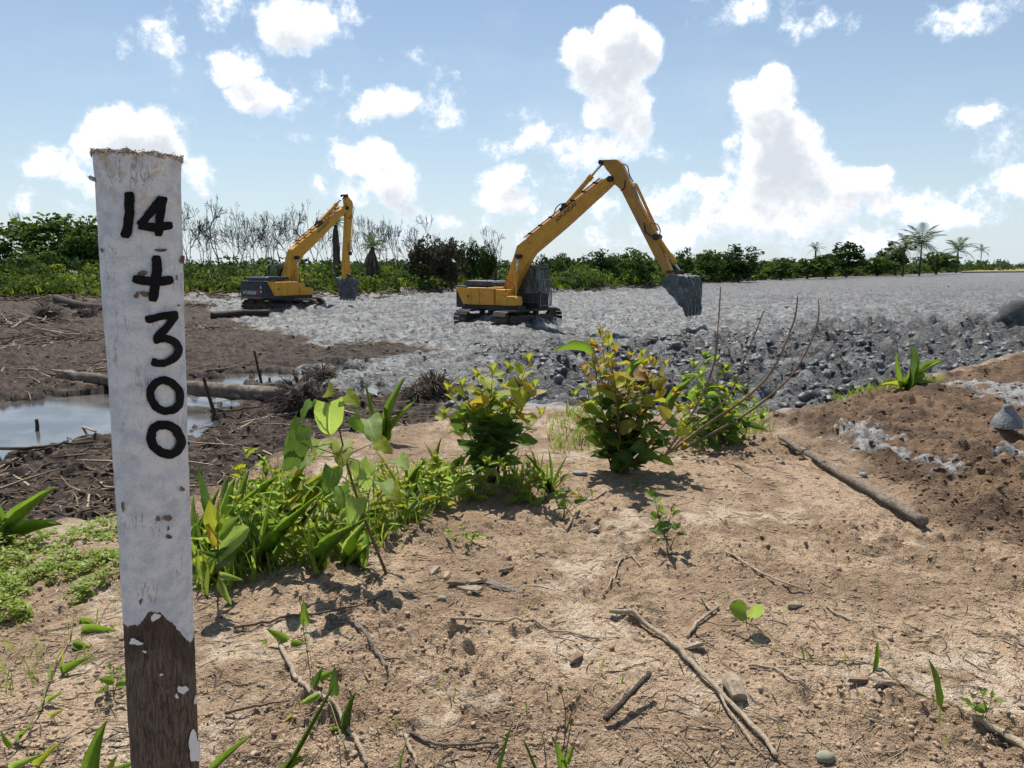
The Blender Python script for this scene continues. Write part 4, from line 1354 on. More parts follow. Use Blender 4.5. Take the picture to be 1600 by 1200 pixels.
    for v in bm.verts:
        q = v.co * 4.2
        k = float(perlin(np.array([q.x + q.y * 0.6]), np.array([q.z * 0.8 + q.y]), 77)[0])
        rib = 0.03 * math.cos(v.co.y * 2 * math.pi / 0.4)
        k2_ = float(perlin(np.array([q.x * 2.6 - q.y]), np.array([q.z * 2.2 + q.y * 1.7]), 78)[0])
        v.co += v.normal * (0.07 * k + 0.045 * k2_ + rib * 0.25)
    me = bpy.data.meshes.new('bucket')
    bm.to_mesh(me)
    bm.free()
    bk = mobj('bucket', me, M['bucket'], root)
    for k in range(5):
        yy = -hwb + 0.1 + k * (2 * hwb - 0.2) / 4
        tp = rot2([(0.80, -0.95), (0.84, -1.22), (0.76, -1.52), (0.70, -1.52), (0.58, -1.15)], bucket_rot, e, bsc)
        MB().prism(tp, yy - 0.085, yy + 0.085).build('bucket_tooth', M['bucket'], bk, bevel=0.02)
    # linkage
    hp = rot2([(0.28, 0.28)], bucket_rot, e)[0]
    for yy in (-0.24, 0.24):
        MB().tube([(k2.x, yy, k2.z), (hp[0], yy, hp[1])], 0.055, 8).build('bucket_link', M['steel'], bk)
        g2 = Vector((e[0], 0, e[1])).lerp(Vector((piv[0], 0, piv[1])), 0.09)
        MB().tube([(k2.x, yy, k2.z), (g2.x, yy, g2.z)], 0.05, 8).build('bucket_link', M['steel'], bk)
    MB().tube([(k2.x, -0.3, k2.z), (k2.x, 0.3, k2.z)], 0.07, 10).build('pivot_pin', M['steel'], bk)
    MB().prism(rot2([(-0.15, 0.12), (0.15, 0.16), (0.40, 0.40), (0.18, 0.42), (-0.06, 0.16)], bucket_rot, e), -0.28, 0.28).build('bucket_ear', M['steel'], bk, bevel=0.02)
    return root


excavator('excavator', 'long reach yellow excavator with barred cab, boom raised over the open grey mud', XC, DC, -PHI, R(50), 0.0, 1.0, 0.0, 1.0, True, 'orange', R(6), False, 0.04)
# the other machine: turned away, arm hanging straight down
DL, XL = 47.0, (447 - 800) / F * 47.0
HL = R(57)
tipL = plane_pt(538, 328, XL, DL, HL)
endL = plane_pt(539, 441, XL, DL, HL)
v0 = (PIV[0] - FOOT[0], PIV[1] - FOOT[1])
v1 = (tipL[0] - FOOT[0], tipL[1] - FOOT[1])
ba = math.atan2(v1[1], v1[0]) - math.atan2(v0[1], v0[0])
bsz = math.hypot(*v1) / math.hypot(*v0)
u0 = (ARMEND[0] - PIV[0], ARMEND[1] - PIV[1])
u1 = (endL[0] - tipL[0], endL[1] - tipL[1])
aa = math.atan2(u1[1], u1[0]) - math.atan2(u0[1], u0[0])
asz = math.hypot(*u1) / math.hypot(*u0)
print('EXC', FOOT, PIV, ARMEND, 'left', ba, bsz, aa, asz)
excavator('excavator', 'yellow excavator with dark lettered counterweight and arm hanging straight down', XL, DL, HL, R(4), ba, bsz, aa, asz, False, 'yellow', R(-20), True, 0.12)

#VEGETATION#
# ------------------------------------------------------------------ trees and scrub
def quads_at(c, nrm, tang, L, Wd):
    """rhombic leaves: centres c, normals, long axes, sizes -> verts, faces"""
    b = np.cross(nrm, tang)
    b /= np.linalg.norm(b, axis=1)[:, None] + 1e-9
    t_ = tang
    v = np.stack([c - t_ * L[:, None] * 0.5, c + b * Wd[:, None] * 0.5, c + t_ * L[:, None] * 0.5, c - b * Wd[:, None] * 0.5], 1).reshape(-1, 3)
    f = np.arange(len(c) * 4).reshape(-1, 4)
    return v, f


def rand_dirs(rs, n):
    d = rs.normal(size=(n, 3))
    return d / np.linalg.norm(d, axis=1)[:, None]


def leaf_cloud(rs, centres, radii, per, leaf, flat=0.75):
    """leaves gathered on the outsides of many small clumps"""
    k = len(centres)
    ci = np.repeat(np.arange(k), per)
    d = rand_dirs(rs, len(ci))
    rr = radii[ci] * rs.uniform(0.45, 1.05, len(ci)) ** 0.7
    p = centres[ci] + d * rr[:, None] * np.array([1, 1, flat])
    nrm = rand_dirs(rs, len(ci)) * 0.8 + d * 0.6 + np.array([0, 0, 0.35])
    nrm /= np.linalg.norm(nrm, axis=1)[:, None]
    tg = np.cross(nrm, rand_dirs(rs, len(ci)))
    tg /= np.linalg.norm(tg, axis=1)[:, None] + 1e-9
    L = leaf * rs.uniform(0.6, 1.4, len(ci))
    return quads_at(p, nrm, tg, L, L * rs.uniform(0.45, 0.8, len(ci)))


def crown_mesh(seed, nclump, per, leaf, spread=1.0, ragged=0.2):
    """crown of unit height and width about 1, base at z = 0.15"""
    rs = np.random.RandomState(seed)
    d = rand_dirs(rs, nclump)
    rr = rs.uniform(0.15, 1.0, nclump) ** 0.55
    c = d * rr[:, None] * np.array([0.40 * spread, 0.40 * spread, 0.36]) + np.array([0, 0, 0.58])
    c[:, 2] += ragged * (rs.rand(nclump) - 0.5) * 0.5
    lob = 0.06 * np.sin(np.arctan2(d[:, 1], d[:, 0]) * 3 + seed)
    c[:, 2] += lob
    rad = rs.uniform(0.07, 0.17, nclump)
    v, f = leaf_cloud(rs, c, rad, per, leaf)
    return np_mesh('crown', v, f, False)


def trunk_mesh(seed, h=0.6, r=0.03, limbs=6):
    rg = random.Random(seed)
    mb = MB()
    p = [Vector((0, 0, -0.05))]
    for k in range(5):
        p.append(p[-1] + Vector((rg.uniform(-0.02, 0.02), rg.uniform(-0.02, 0.02), h / 5)))
    mb.tube(p, [r * (1.3 - 0.9 * i / 5) for i in range(6)], 7)
    for k in range(limbs):
        q = p[2 + k % 4]
        a = rg.uniform(0, 6.28)
        e = q + Vector((math.cos(a) * rg.uniform(0.15, 0.3), math.sin(a) * rg.uniform(0.15, 0.3), rg.uniform(0.15, 0.32)))
        mid = q.lerp(e, 0.5) + Vector((0, 0, 0.03))
        mb.tube([q, mid, e], [r * 0.55, r * 0.4, r * 0.15], 5)
    me = bpy.data.meshes.new('trunk')
    me.from_pydata([tuple(v) for v in mb.v], [], mb.f)
    return me


def bare_meshes(seed, depth=6, spread=0.55):
    """a leafless tree of unit height: trunk mesh and the mesh of its branches"""
    rg = random.Random(seed)
    tr, br = MB(), MB()

    def grow(p, d, L, r, lev):
        pts, rads = [p], [r]
        q = p
        for k in range(3):
            d = (d + Vector((rg.uniform(-1, 1), rg.uniform(-1, 1), rg.uniform(-0.2, 0.5))) * 0.09).normalized()
            q = q + d * L / 3
            pts.append(q)
            rads.append(r * (1 - 0.13 * (k + 1)))
        (tr if lev <= 1 else br).tube(pts, [max(q_, 0.0075 if lev <= 1 else (0.0036 if lev <= 3 else 0.0025)) for q_ in rads], 6 if lev <= 1 else 3, caps=False)
        if lev >= depth:
            return
        n = 2 if rg.random() < 0.55 else 3
        for k in range(n):
            ax = Vector((rg.uniform(-1, 1), rg.uniform(-1, 1), rg.uniform(-0.3, 0.3))).normalized()
            dd = (Quaternion(ax, rg.uniform(0.35, 0.95) * spread * 1.6) @ d)
            dd = (dd + Vector((0, 0, 0.16))).normalized()
            grow(pts[-1] if k < 2 else pts[2], dd, L * rg.uniform(0.62, 0.86), rads[-1] * (0.78 if k == 0 else 0.6), lev + 1)
    grow(Vector((0, 0, -0.03)), Vector((rg.uniform(-0.08, 0.08), rg.uniform(-0.08, 0.08), 1)).normalized(), 0.30, 0.019, 0)
    out = []
    top = max(v[2] for v in br.v)
    for m_, nm in ((tr, 'trunk'), (br, 'branches')):
        me = bpy.data.meshes.new(nm)
        me.from_pydata([(v[0] / top, v[1] / top, v[2] / top) for v in m_.v], [], m_.f)
        out.append(me)
    return out


def frond_mesh(seed, n=15, droop=0.55):
    """one feather frond of unit length along +X, arching"""
    rg = random.Random(seed)
    vs, fs = [], []
    for k in range(n + 1):
        u = k / n
        vs += [(u * (1 - 0.18 * u), -0.008 * (1 - u), 0.32 * u - droop * u * u * 1.25), (u * (1 - 0.18 * u), 0.008 * (1 - u), 0.32 * u - droop * u * u * 1.25)]
    for k in range(n):
        fs.append((2 * k, 2 * k + 1, 2 * k + 3, 2 * k + 2))
    for k in range(1, n + 1):
        u = k / n
        x_, z_ = u * (1 - 0.18 * u), 0.32 * u - droop * u * u * 1.25
        ll = 0.24 * math.sin(math.pi * min(1, 0.12 + u * 0.88)) ** 0.6 + 0.03
        for sgn in (-1, 1):
            o = len(vs)
            dx = ll * 0.55
            dz = -ll * rg.uniform(0.25, 0.6)
            vs += [(x_ - 0.014, sgn * 0.005, z_), (x_ + 0.02, sgn * 0.005, z_), (x_ + dx, sgn * ll * 0.85, z_ + dz)]
            fs.append((o, o + 1, o + 2))
    me = bpy.data.meshes.new('frond')
    me.from_pydata(vs, [], fs)
    return me


def dist_of(py):
    return (CAMZ - FLAT) / math.tan(PITCH - math.atan((600 - py) / F)) if py > 417 else 1500.0


def spot(px, base):
    p = P(px, base, FLAT)
    return Vector((p.x, p.y, hgt(p.x, p.y)))


CROWNS = [crown_mesh(400 + k, 70, 46, 0.06, 1.0 + 0.12 * (k % 3)) for k in range(5)]
CROWNSF = [crown_mesh(430 + k, 46, 34, 0.085, 1.1) for k in range(3)]
TRUNKS = [trunk_mesh(450 + k) for k in range(3)]
BARES = [bare_meshes(470 + k, 6, 0.62 + 0.10 * (k % 3)) for k in range(5)]
FRONDS = [frond_mesh(490 + k, 15, 0.45 + 0.2 * k) for k in range(3)]


def setmat(o, mat):
    if len(o.data.materials) == 0:
        o.data.materials.append(None)
    o.material_slots[0].link = 'OBJECT'
    o.material_slots[0].material = mat


def tree(name, label, px, base, top, wpx, mat, k, group, far=False):
    b = spot(px, base)
    D = math.hypot(b.x, b.y)
    h = (base - top) / F * D * 0.90
    wd = wpx / F * D / 0.95
    t_ = thing(name, label, 'tree', tuple(b), 0.7 * k, group)
    cr = (CROWNSF if far else CROWNS)[k % (3 if far else 5)]
    c = mobj('crown', cr, None, t_)
    setmat(c, M[mat])
    c.scale = (wd, wd, h)
    q = mobj('trunk', TRUNKS[k % 3], None, t_)
    setmat(q, M['bark'])
    q.scale = (wd * 0.8, wd * 0.8, h)
    return t_


def bare_tree(label, px, base, top, wpx, k, group):
    b = spot(px, base)
    D = math.hypot(b.x, b.y)
    h = (base - top) / F * D
    wd = max(wpx / F * D * 1.1, h * 0.5)
    t_ = thing('bare_tree', label, 'tree', tuple(b), 1.3 * k, group)
    for me, nm in zip(BARES[k % 5], ('trunk', 'branches')):
        o = mobj(nm, me, None, t_)
        setmat(o, M['burnt'])
        o.scale = (wd, wd, h)
        if nm == 'branches':
            o['kind'] = 'stuff'
    return t_


def palm(label, px, base, top, wpx, k, skirt=0.0, nf=18, mat='f_palm', group='palms along the edge of the scrub'):
    b = spot(px, base)
    D = math.hypot(b.x, b.y)
    h = (base - top) / F * D
    fl = wpx / F * D * 0.52
    th_ = h - fl * 0.55
    t_ = thing('palm_tree', label, 'palm', tuple(b), 0, group)
    rg = random.Random(k)
    MB().tube([(0, 0, -0.2), (0.1, 0, th_ * 0.5), (0, 0, th_)], [0.32, 0.24, 0.2], 9).build('trunk', M['bark'], t_)
    if skirt:
        mb = MB()
        for i in range(60):
            a = rg.uniform(0, 6.28)
            z1 = th_ * rg.uniform(0.35, 0.95)
            z0 = z1 * rg.uniform(0.05, 0.6)
            mb.tube([(0.22 * math.cos(a), 0.22 * math.sin(a), z1), (skirt * math.cos(a), skirt * math.sin(a), (z0 + z1) * 0.52), (skirt * 0.9 * math.cos(a + 0.1), skirt * 0.9 * math.sin(a + 0.1), z0)], [0.05, 0.10, 0.03], 4)
        mb.build('dead_frond_skirt', M['litterdark'], t_)
    for i in range(nf):
        f = mobj('frond', FRONDS[i % 3], None, t_)
        setmat(f, M[mat])
        f.location = (0, 0, th_)
        f.rotation_euler = (0, R(rg.uniform(-55, 25) if i % 3 else rg.uniform(-80, -30)), i * 2.4 + rg.uniform(-0.3, 0.3))
        f.scale = (fl, fl, fl)
    return t_


GB = 'bare trees standing behind the scrub'
ordw = ['first', 'second', 'third', 'fourth', 'fifth', 'sixth', 'seventh', 'eighth', 'ninth', 'tenth', 'eleventh', 'twelfth', 'thirteenth']
for k, (px, top, wd, base, lab) in enumerate([
        (10, 362, 30, 455, 'thin leafless tree at the far left edge, behind the dark bush'),
        (38, 356, 26, 455, 'thin leafless tree rising just left of the big green tree'),
        (303, 332, 40, 457, 'leafless tree half hidden by the right edge of the white post'),
        (320, 352, 26, 459, 'small leafless sapling between the post and the broad crowned bare tree'),
        (349, 322, 64, 457, 'leafless tree with the broadest round crown, right of the white post'),
        (388, 333, 46, 457, 'leafless tree above the counterweight of the left excavator'),
        (412, 345, 34, 459, 'slim leafless tree above the cab of the left excavator'),
        (432, 342, 36, 459, 'slim leafless tree just left of the left excavator boom'),
        (456, 338, 40, 457, 'leafless tree behind the lower boom of the left excavator'),
        (478, 330, 44, 458, 'leafless tree rising above the middle of the left boom'),
        (497, 326, 40, 458, 'tall leafless tree above the upper boom of the left excavator'),
        (566, 348, 28, 459, 'leafless tree just right of the hanging excavator arm'),
        (582, 345, 30, 456, 'leafless tree directly behind the shaggy palm'),
        (607, 346, 38, 460, 'leafless tree just right of the shaggy palm'),
        (628, 348, 32, 460, 'slender leafless tree between the shaggy palm and the brown tree'),
        (645, 354, 26, 461, 'short leafless tree touching the brown leaved tree'),
        (661, 338, 30, 460, 'leafless tree sticking out above the brown leaved tree'),
        (777, 360, 50, 460, 'dark leafless tree with a broad crown left of the raised boom'),
        (742, 372, 24, 460, 'narrow leafless tree between the brown trees and the dark broad one'),
]):
    bare_tree(lab, px, base, top, wd, k, GB)

NW = ['first', 'second', 'third', 'fourth', 'fifth', 'sixth', 'seventh', 'eighth', 'ninth', 'tenth', 'eleventh', 'twelfth']
for k, (px, top) in enumerate([(296, 352), (332, 346), (338, 358), (368, 350), (376, 344), (400, 352), (422, 350), (446, 350), (466, 344), (512, 346), (596, 356), (618, 354)]):
    bare_tree('slim bare sapling, %s from the left among the thin grey saplings behind the scrub' % NW[k], px, 458 + k % 3, top, 16, k + 2, 'slim bare saplings behind the scrub')
GT = 'green trees along the edge of the scrub'
for k, (px, top, wd, base, mat, lab, far) in enumerate([
        (98, 352, 140, 458, 'f_green', 'largest bushy green tree, left of the white post', 0),
        (150, 362, 90, 460, 'f_green', 'green tree whose crown is cut by the left edge of the post', 0),
        (2, 384, 50, 458, 'f_dark', 'dark round bush tree at the left border', 0),
        (60, 396, 70, 462, 'f_green', 'low green tree under the left side of the largest tree', 0),
        (668, 368, 66, 461, 'f_dead', 'brown leaved half dead tree, the left one of two', 0),
        (706, 368, 56, 461, 'f_dead', 'brown leaved half dead tree, the right one of two', 0),
        (690, 378, 44, 458, 'f_dark', 'dark green tree squeezed between the two brown trees', 0),
        (742, 378, 34, 460, 'f_dark', 'narrow dark tree right of the brown trees', 0),
        (762, 374, 30, 459, 'f_dark', 'narrow dark tree beside the dark bare tree', 0),
        (852, 396, 40, 455, 'f_dark', 'dark tree showing just above the barred cab', 0),
        (880, 394, 44, 453, 'f_green', 'green tree right of the barred cab', 0),
        (934, 390, 58, 452, 'f_dark', 'round dark tree under the middle of the raised arm and boom', 0),
        (985, 385, 72, 451, 'f_green', 'broad bushy tree left of the raised arm', 0),
        (1045, 398, 48, 447, 'f_dark', 'tree behind the lower end of the raised arm', 0),
        (1064, 386, 42, 446, 'f_green', 'tree showing just right of the raised arm', 0),
        (1104, 392, 60, 443, 'f_green', 'bushy tree right above the clay caked bucket', 0),
        (1154, 385, 74, 442, 'f_dark', 'large round tree right of the clay caked bucket', 0),
        (1220, 404, 60, 438, 'f_green', 'low tree right of the large round one', 1),
        (1262, 400, 60, 437, 'f_green', 'low tree left of the flat topped tree', 1),
        (1290, 398, 50, 436, 'f_dark', 'low dark tree joined to the flat topped tree', 1),
        (1322, 382, 62, 434, 'f_dark', 'flat topped dark tree midway along the right treeline', 1),
        (1398, 380, 56, 431, 'f_dark', 'dark tree left of the tallest palm on the right', 1),
        (1462, 396, 60, 429, 'f_green', 'green tree between the two right hand palms', 1),
        (1370, 404, 60, 432, 'f_green', 'low green tree left of the palm group', 1),
]):
    tree('broadleaf_tree', lab, px, base, top, wd, mat, k, GT, bool(far))
palm('shaggy palm with a thick skirt of dead fronds, between two excavators', 584, 464, 372, 62, 1, 0.62, 16, 'f_green')
palm('tall dark palm hidden behind the hanging excavator arm', 528, 460, 345, 56, 2, 0.3, 18, 'f_dark')
palm('tallest spreading palm in the right treeline', 1436, 431, 368, 76, 3, 0, 22)
palm('palm leaning into the left of the tallest right hand palm', 1410, 432, 378, 60, 4, 0, 18)
palm('pale bushy palm at the right end of the treeline', 1494, 427, 384, 50, 5, 0.5, 20, 'f_green')
palm('tiny far palm right of the pale bushy palm', 1531, 422, 391, 24, 6, 0, 14)
palm('faint grey palm left of the flat topped tree', 1272, 433, 388, 30, 7, 0, 14, 'f_far')

# scrub in front of and under the trees: one mass
rs = np.random.RandomState(5)


def scrub(name, label, mat, n, azr, depth, rad, hgt_, leaf, per, seed, tall=0.6):
    rs = np.random.RandomState(seed)
    azs = rs.uniform(R(azr[0]), R(azr[1]), n)
    rv = np.interp(azs, _vaz, _vds)
    r = rv + 1.0 + rs.rand(n) ** 1.4 * (depth[0] + depth[1] * rv)
    sc_ = r / 70.0
    sc_ = np.clip(sc_, 0.8, 2.6)
    x_, y_ = r * np.sin(azs), r * np.cos(azs)
    z_ = land(x_, y_, False) + rs.uniform(0.1, hgt_, n) * np.clip(0.4 + (r - rv) / 8.0, 0.4, 1.3)
    v, f = leaf_cloud(rs, np.stack([x_, y_, z_], 1), rs.uniform(rad * 0.5, rad, n) * np.sqrt(sc_), per, 1.0, tall)
    q = v.reshape(-1, 4, 3)
    ce = q.mean(1, keepdims=True)
    sz = np.repeat(leaf * sc_, per)[:, None, None]
    v = (ce + (q - ce) * sz).reshape(-1, 3)
    g0 = land(v[:, 0], v[:, 1], False)
    v[:, 2] = np.maximum(v[:, 2], g0 - 0.05)
    o = mobj(name, np_mesh(name, v, f, False), M[mat])
    tag(o, label, None, None, 'stuff')


scrub('undergrowth', 'mid green undergrowth along the foot of the trees', 'f_green', 900, (-44, 42), (14, 0.10), 1.3, 2.1, 0.32, 44, 1)
scrub('undergrowth', 'bright green low scrub at the edge of the cleared ground', 'f_bright', 520, (-44, 22), (8, 0.02), 1.0, 2.1, 0.25, 40, 2)
scrub('undergrowth', 'dry brown brush among the undergrowth', 'f_dead', 260, (-44, 36), (10, 0.05), 1.0, 2.0, 0.22, 34, 3)
scrub('undergrowth', 'dark green undergrowth between the trunks', 'f_dark', 640, (-44, 42), (22, 0.16), 1.5, 2.5, 0.36, 40, 4)


scrub('undergrowth', 'dense dark green thicket under the right hand treeline', 'f_green', 820, (4, 42), (8, 0.03), 1.5, 2.3, 0.42, 42, 6)
scrub('undergrowth', 'thicket of small green bushes under the left hand trees', 'f_green', 420, (-44, -8), (10, 0.04), 1.2, 2.0, 0.28, 44, 7)


def upright_grass(name, label, n, azr, depth, lo, hi, seed, mat):
    rs = np.random.RandomState(seed)
    azs = rs.uniform(R(azr[0]), R(azr[1]), n)
    rv = np.interp(azs, _vaz, _vds)
    r = rv + 0.5 + rs.rand(n) * depth
    x_, y_ = r * np.sin(azs), r * np.cos(azs)
    z_ = land(x_, y_, False)
    L = rs.uniform(lo, hi, n)
    tg = np.stack([rs.uniform(-0.35, 0.35, n), rs.uniform(-0.35, 0.35, n), np.ones(n)], 1)
    tg /= np.linalg.norm(tg, axis=1)[:, None]
    nr = np.stack([rs.uniform(-0.6, 0.6, n), -np.ones(n), np.zeros(n)], 1)
    nr /= np.linalg.norm(nr, axis=1)[:, None]
    v, f = quads_at(np.stack([x_, y_, z_], 1) + tg * L[:, None] * 0.45, nr, tg, L, 0.16 * L)
    o = mobj(name, np_mesh(name, v, f, False), M[mat])
    tag(o, label, None, None, 'stuff')


upright_grass('tall_grass', 'strip of tall bright grass at the foot of the trees beyond the mud', 6000, (-9, 16), 9, 0.5, 1.1, 9, 'f_bright')
upright_grass('tall_grass', 'tall weeds along the left edge of the cleared peat', 3500, (-43, -9), 7, 0.4, 1.1, 10, 'f_bright')
# far woodland on the horizon
rs = np.random.RandomState(12)
n = 1500
azs = rs.uniform(R(-50), R(50), n)
r = rs.uniform(480, 900, n)
c = np.stack([r * np.sin(azs), r * np.cos(azs), FLAT + rs.uniform(0.5, 5.5, n) + 1.8 * perlin(azs * 40, azs * 0, 5)], 1)
v, f = leaf_cloud(rs, c, rs.uniform(2.0, 4.0, n), 12, 2.3, 0.8)
o = mobj('distant_woodland', np_mesh('distant_woodland', v, f, False), M['f_far'])
tag(o, 'low distant woodland along the horizon', None, None, 'stuff')
# yellow green meadow at the far right
mb = MB()
q = [P(a, b, FLAT + 0.55) for a, b in [(1500, 424.5), (1900, 422), (2100, 418.4), (1560, 418.3), (1520, 419.5)]]
n_ = len(q)
mb.add(q, [tuple(range(n_))])
o = mb.build('meadow', mottled('meadow_grass', (0.20, 0.18, 0.045), (0.26, 0.21, 0.06), 0.06, 0.9))
tag(o, 'yellow green meadow beyond the mud at the far right', None, None, 'structure')

# ------------------------------------------------------------------ logs, roots, brush
def wobble_path(a, b, n, amp, seed, sag=0.0):
    rg = random.Random(seed)
    out = []
    L = (b - a).length
    s1 = (b - a).cross(Vector((0, 0, 1)))
    s1 = s1.normalized() if s1.length > 1e-6 else Vector((1, 0, 0))
    ph = [rg.uniform(0, 6.28) for _ in range(4)]
    for k in range(n + 1):
        u = k / n
        o = s1 * amp * L * (math.sin(u * 4.2 + ph[0]) + 0.5 * math.sin(u * 9.5 + ph[1]))
        o += Vector((0, 0, 1)) * amp * L * 0.5 * (math.sin(u * 6 + ph[2]) - math.sin(ph[2]) * (1 - u) - math.sin(6 + ph[2]) * u)
        fade = math.sin(math.pi * min(1, max(0.0, u))) ** 0.5 if 0 < u < 1 else 0
        out.append(a.lerp(b, u) + o * fade)
    return out


def rough_tube(pts, rads, n, seed, amp=0.12, flat=1.0):
    """a limb with bumps, ridges and rough broken ends"""
    mb = MB().tube(pts, rads, n, caps=True)
    rg = random.Random(seed)
    m = len(pts)
    for i in range(m):
        for k in range(n):
            j = i * n + k
            v = Vector(mb.v[j])
            d = v - Vector(pts[i])
            q = 1 + amp * math.sin(k * 2.1 + i * 0.7 + seed) * 0.6 + rg.uniform(-amp, amp) * 0.6
            mb.v[j] = tuple(Vector(pts[i]) + d * q)
    return mb


def ground_path(pix, lift, seed=0, wob=0.0, sub=6):
    """a path lying on the ground through given spots of the photograph"""
    pts = [G(a, b) for a, b in pix]
    out = []
    for i in range(len(pts) - 1):
        p0, p1, p2, p3 = pts[max(i - 1, 0)], pts[i], pts[i + 1], pts[min(i + 2, len(pts) - 1)]
        for k in range(sub):
            u = k / sub
            out.append(0.5 * ((2 * p1) + (p2 - p0) * u + (2 * p0 - 5 * p1 + 4 * p2 - p3) * u * u + (3 * p1 - p0 - 3 * p2 + p3) * u ** 3))
    out.append(pts[-1])
    rg = random.Random(seed)
    res = []
    for q in out:
        z = hgt(q.x, q.y)
        res.append(Vector((q.x + rg.uniform(-wob, wob), q.y + rg.uniform(-wob, wob), max(z, q.z) + lift)))
    return res


def stick(name, label, cat, pix, r0, r1, mat, seed, lift=None, wob=0.004, forks=(), n=7, lifts=None, group=None):
    pts = ground_path(pix, r0 * 0.9 if lift is None else lift, seed, wob)
    if lifts:
        for i, q in enumerate(pts):
            q.z += float(np.interp(i / (len(pts) - 1), np.linspace(0, 1, len(lifts)), lifts))
    m_ = len(pts)
    root = thing(name, label, cat, tuple(pts[0]), 0, group)
    o = pts[0]
    rads = [r0 + (r1 - r0) * i / (m_ - 1) for i in range(m_)]
    rough_tube([p - o for p in pts], rads, n, seed).build('shaft' if not forks else 'main_stem', M[mat], root, smooth=True)
    for k, (u, dpx, dpy, r) in enumerate(forks):
        p0 = pts[int(u * (m_ - 1))]
        p1 = G(dpx, dpy) + Vector((0, 0, r * 1.5))
        rough_tube([q - o for q in wobble_path(p0, p1, 6, 0.03, seed + k)], [r * (1 - 0.1 * i) for i in range(7)], 6, seed + k).build('side_branch', M[mat], root, smooth=True)
    return root


def fibres(mb, c, n, L, r, rg, squash=0.8, core=0.35):
    for i in range(n):
        d = Vector((rg.gauss(0, 1), rg.gauss(0, 1), rg.gauss(0, squash))).normalized()
        p0 = c + d * core * L
        p1 = p0 + d * L * rg.uniform(0.2, 0.5) + Vector((0, 0, -0.1 * L * rg.random()))
        p2 = p1 + (d + Vector((rg.uniform(-0.8, 0.8), rg.uniform(-0.8, 0.8), rg.uniform(-1.0, 0.3)))) * L * rg.uniform(0.15, 0.4)
        mb.tube([p0, p1, p2], [r, r * 0.7, r * 0.3], 4, caps=False)


def lump(rs, c, sx, sy, sz, sub=2, amp=0.22, freq=2.2):
    bm = bmesh.new()
    bmesh.ops.create_icosphere(bm, subdivisions=sub, radius=1.0)
    o = rs.uniform(0, 50, 3)
    vs = []
    for v in bm.verts:
        q = np.array(v.co) * freq + o
        k = 1 + amp * float(perlin(np.array([q[0] + 0.7 * q[2]]), np.array([q[1] - 0.6 * q[2]]), 9)[0]) + amp * 0.5 * float(perlin(np.array([2.3 * q[1] + q[2]]), np.array([2.3 * q[2] - q[0]]), 10)[0])
        vs.append((c[0] + v.co.x * sx * k, c[1] + v.co.y * sy * k, c[2] + v.co.z * sz * k))
    fs = [tuple(v.index for v in f.verts) for f in bm.faces]
    bm.free()
    return vs, fs


rs9 = np.random.RandomState(77)
rg9 = random.Random(9)
# the fallen palm trunk with its root ball
la, lb = spot(100, 604), spot(440, 640)
la.z = FLAT + 0.30
lb.z = FLAT + 0.28
log = thing('fallen_palm_log', 'long fallen palm trunk with a ball of roots, lying across the pool', 'log', tuple(lb))
pts = wobble_path(la, lb, 26, 0.006, 4)
mb = MB()
mb.tube([p - lb for p in pts], [0.125 + 0.045 * i / 26 + 0.014 * (i % 2) + 0.01 * math.sin(i * 1.9) for i in range(27)], 14)
for i in range(len(mb.v)):
    v = Vector(mb.v[i])
    mb.v[i] = tuple(v + Vector((rg9.uniform(-1, 1), rg9.uniform(-1, 1), rg9.uniform(-1, 1))) * 0.014)
mb.build('trunk', M['palmlog'], log, smooth=True)
rc = G(478, 640)
rc.z = FLAT + 0.32
mb = MB()
v, f = lump(rs9, rc - lb, 0.42, 0.45, 0.42, 3, 0.3)
mb.add(v, f)
fibres(mb, rc - lb, 420, 0.62, 0.012, rg9, 0.9, 0.55)
mb.build('root_ball', M['root'], log)
for (a, b, c_, d_2) in [(428, 600, 432, 640), (345, 622, 335, 650), (380, 620, 372, 648)]:
    p0, p1 = spot(a, 645), spot(c_, 655)
    p0.z = FLAT + 0.2
    p1.z = FLAT - 0.1
    MB().tube([p0 - lb, p1 - lb], [0.05, 0.04], 6).build('broken_limb', M['darkwood'], log)

for k, (px, py, sz, lab) in enumerate([(652, 632, 0.34, 'fibrous brown root clump at the edge of the grey mud, left of its twin'), (678, 628, 0.36, 'fibrous brown root clump behind the yellow green shrub, right of its twin'),
                                       (505, 606, 0.34, 'dark root clump behind the root ball of the fallen log'), (75, 505, 0.8, 'tangled dark heap of palm roots at the left border'),
                                       (135, 500, 0.6, 'rounded dark root heap left of the white post')]):
    c = spot(px, py)
    root = thing('root_clump', lab, 'roots', tuple(c), 0, 'uprooted root clumps')
    mb = MB()
    v, f = lump(rs9, (0, 0, sz * 0.35), sz * 0.65, sz * 0.65, sz * 0.55, 3, 0.3)
    mb.add(v, f).build('core', M['root'], root, smooth=True)
    mb = MB()
    fibres(mb, Vector((0, 0, sz * 0.4)), 260, sz, 0.010 + 0.008 * sz, rg9, 0.7, 0.5)
    mb.build('root_fibres', M['litterdark'], root)

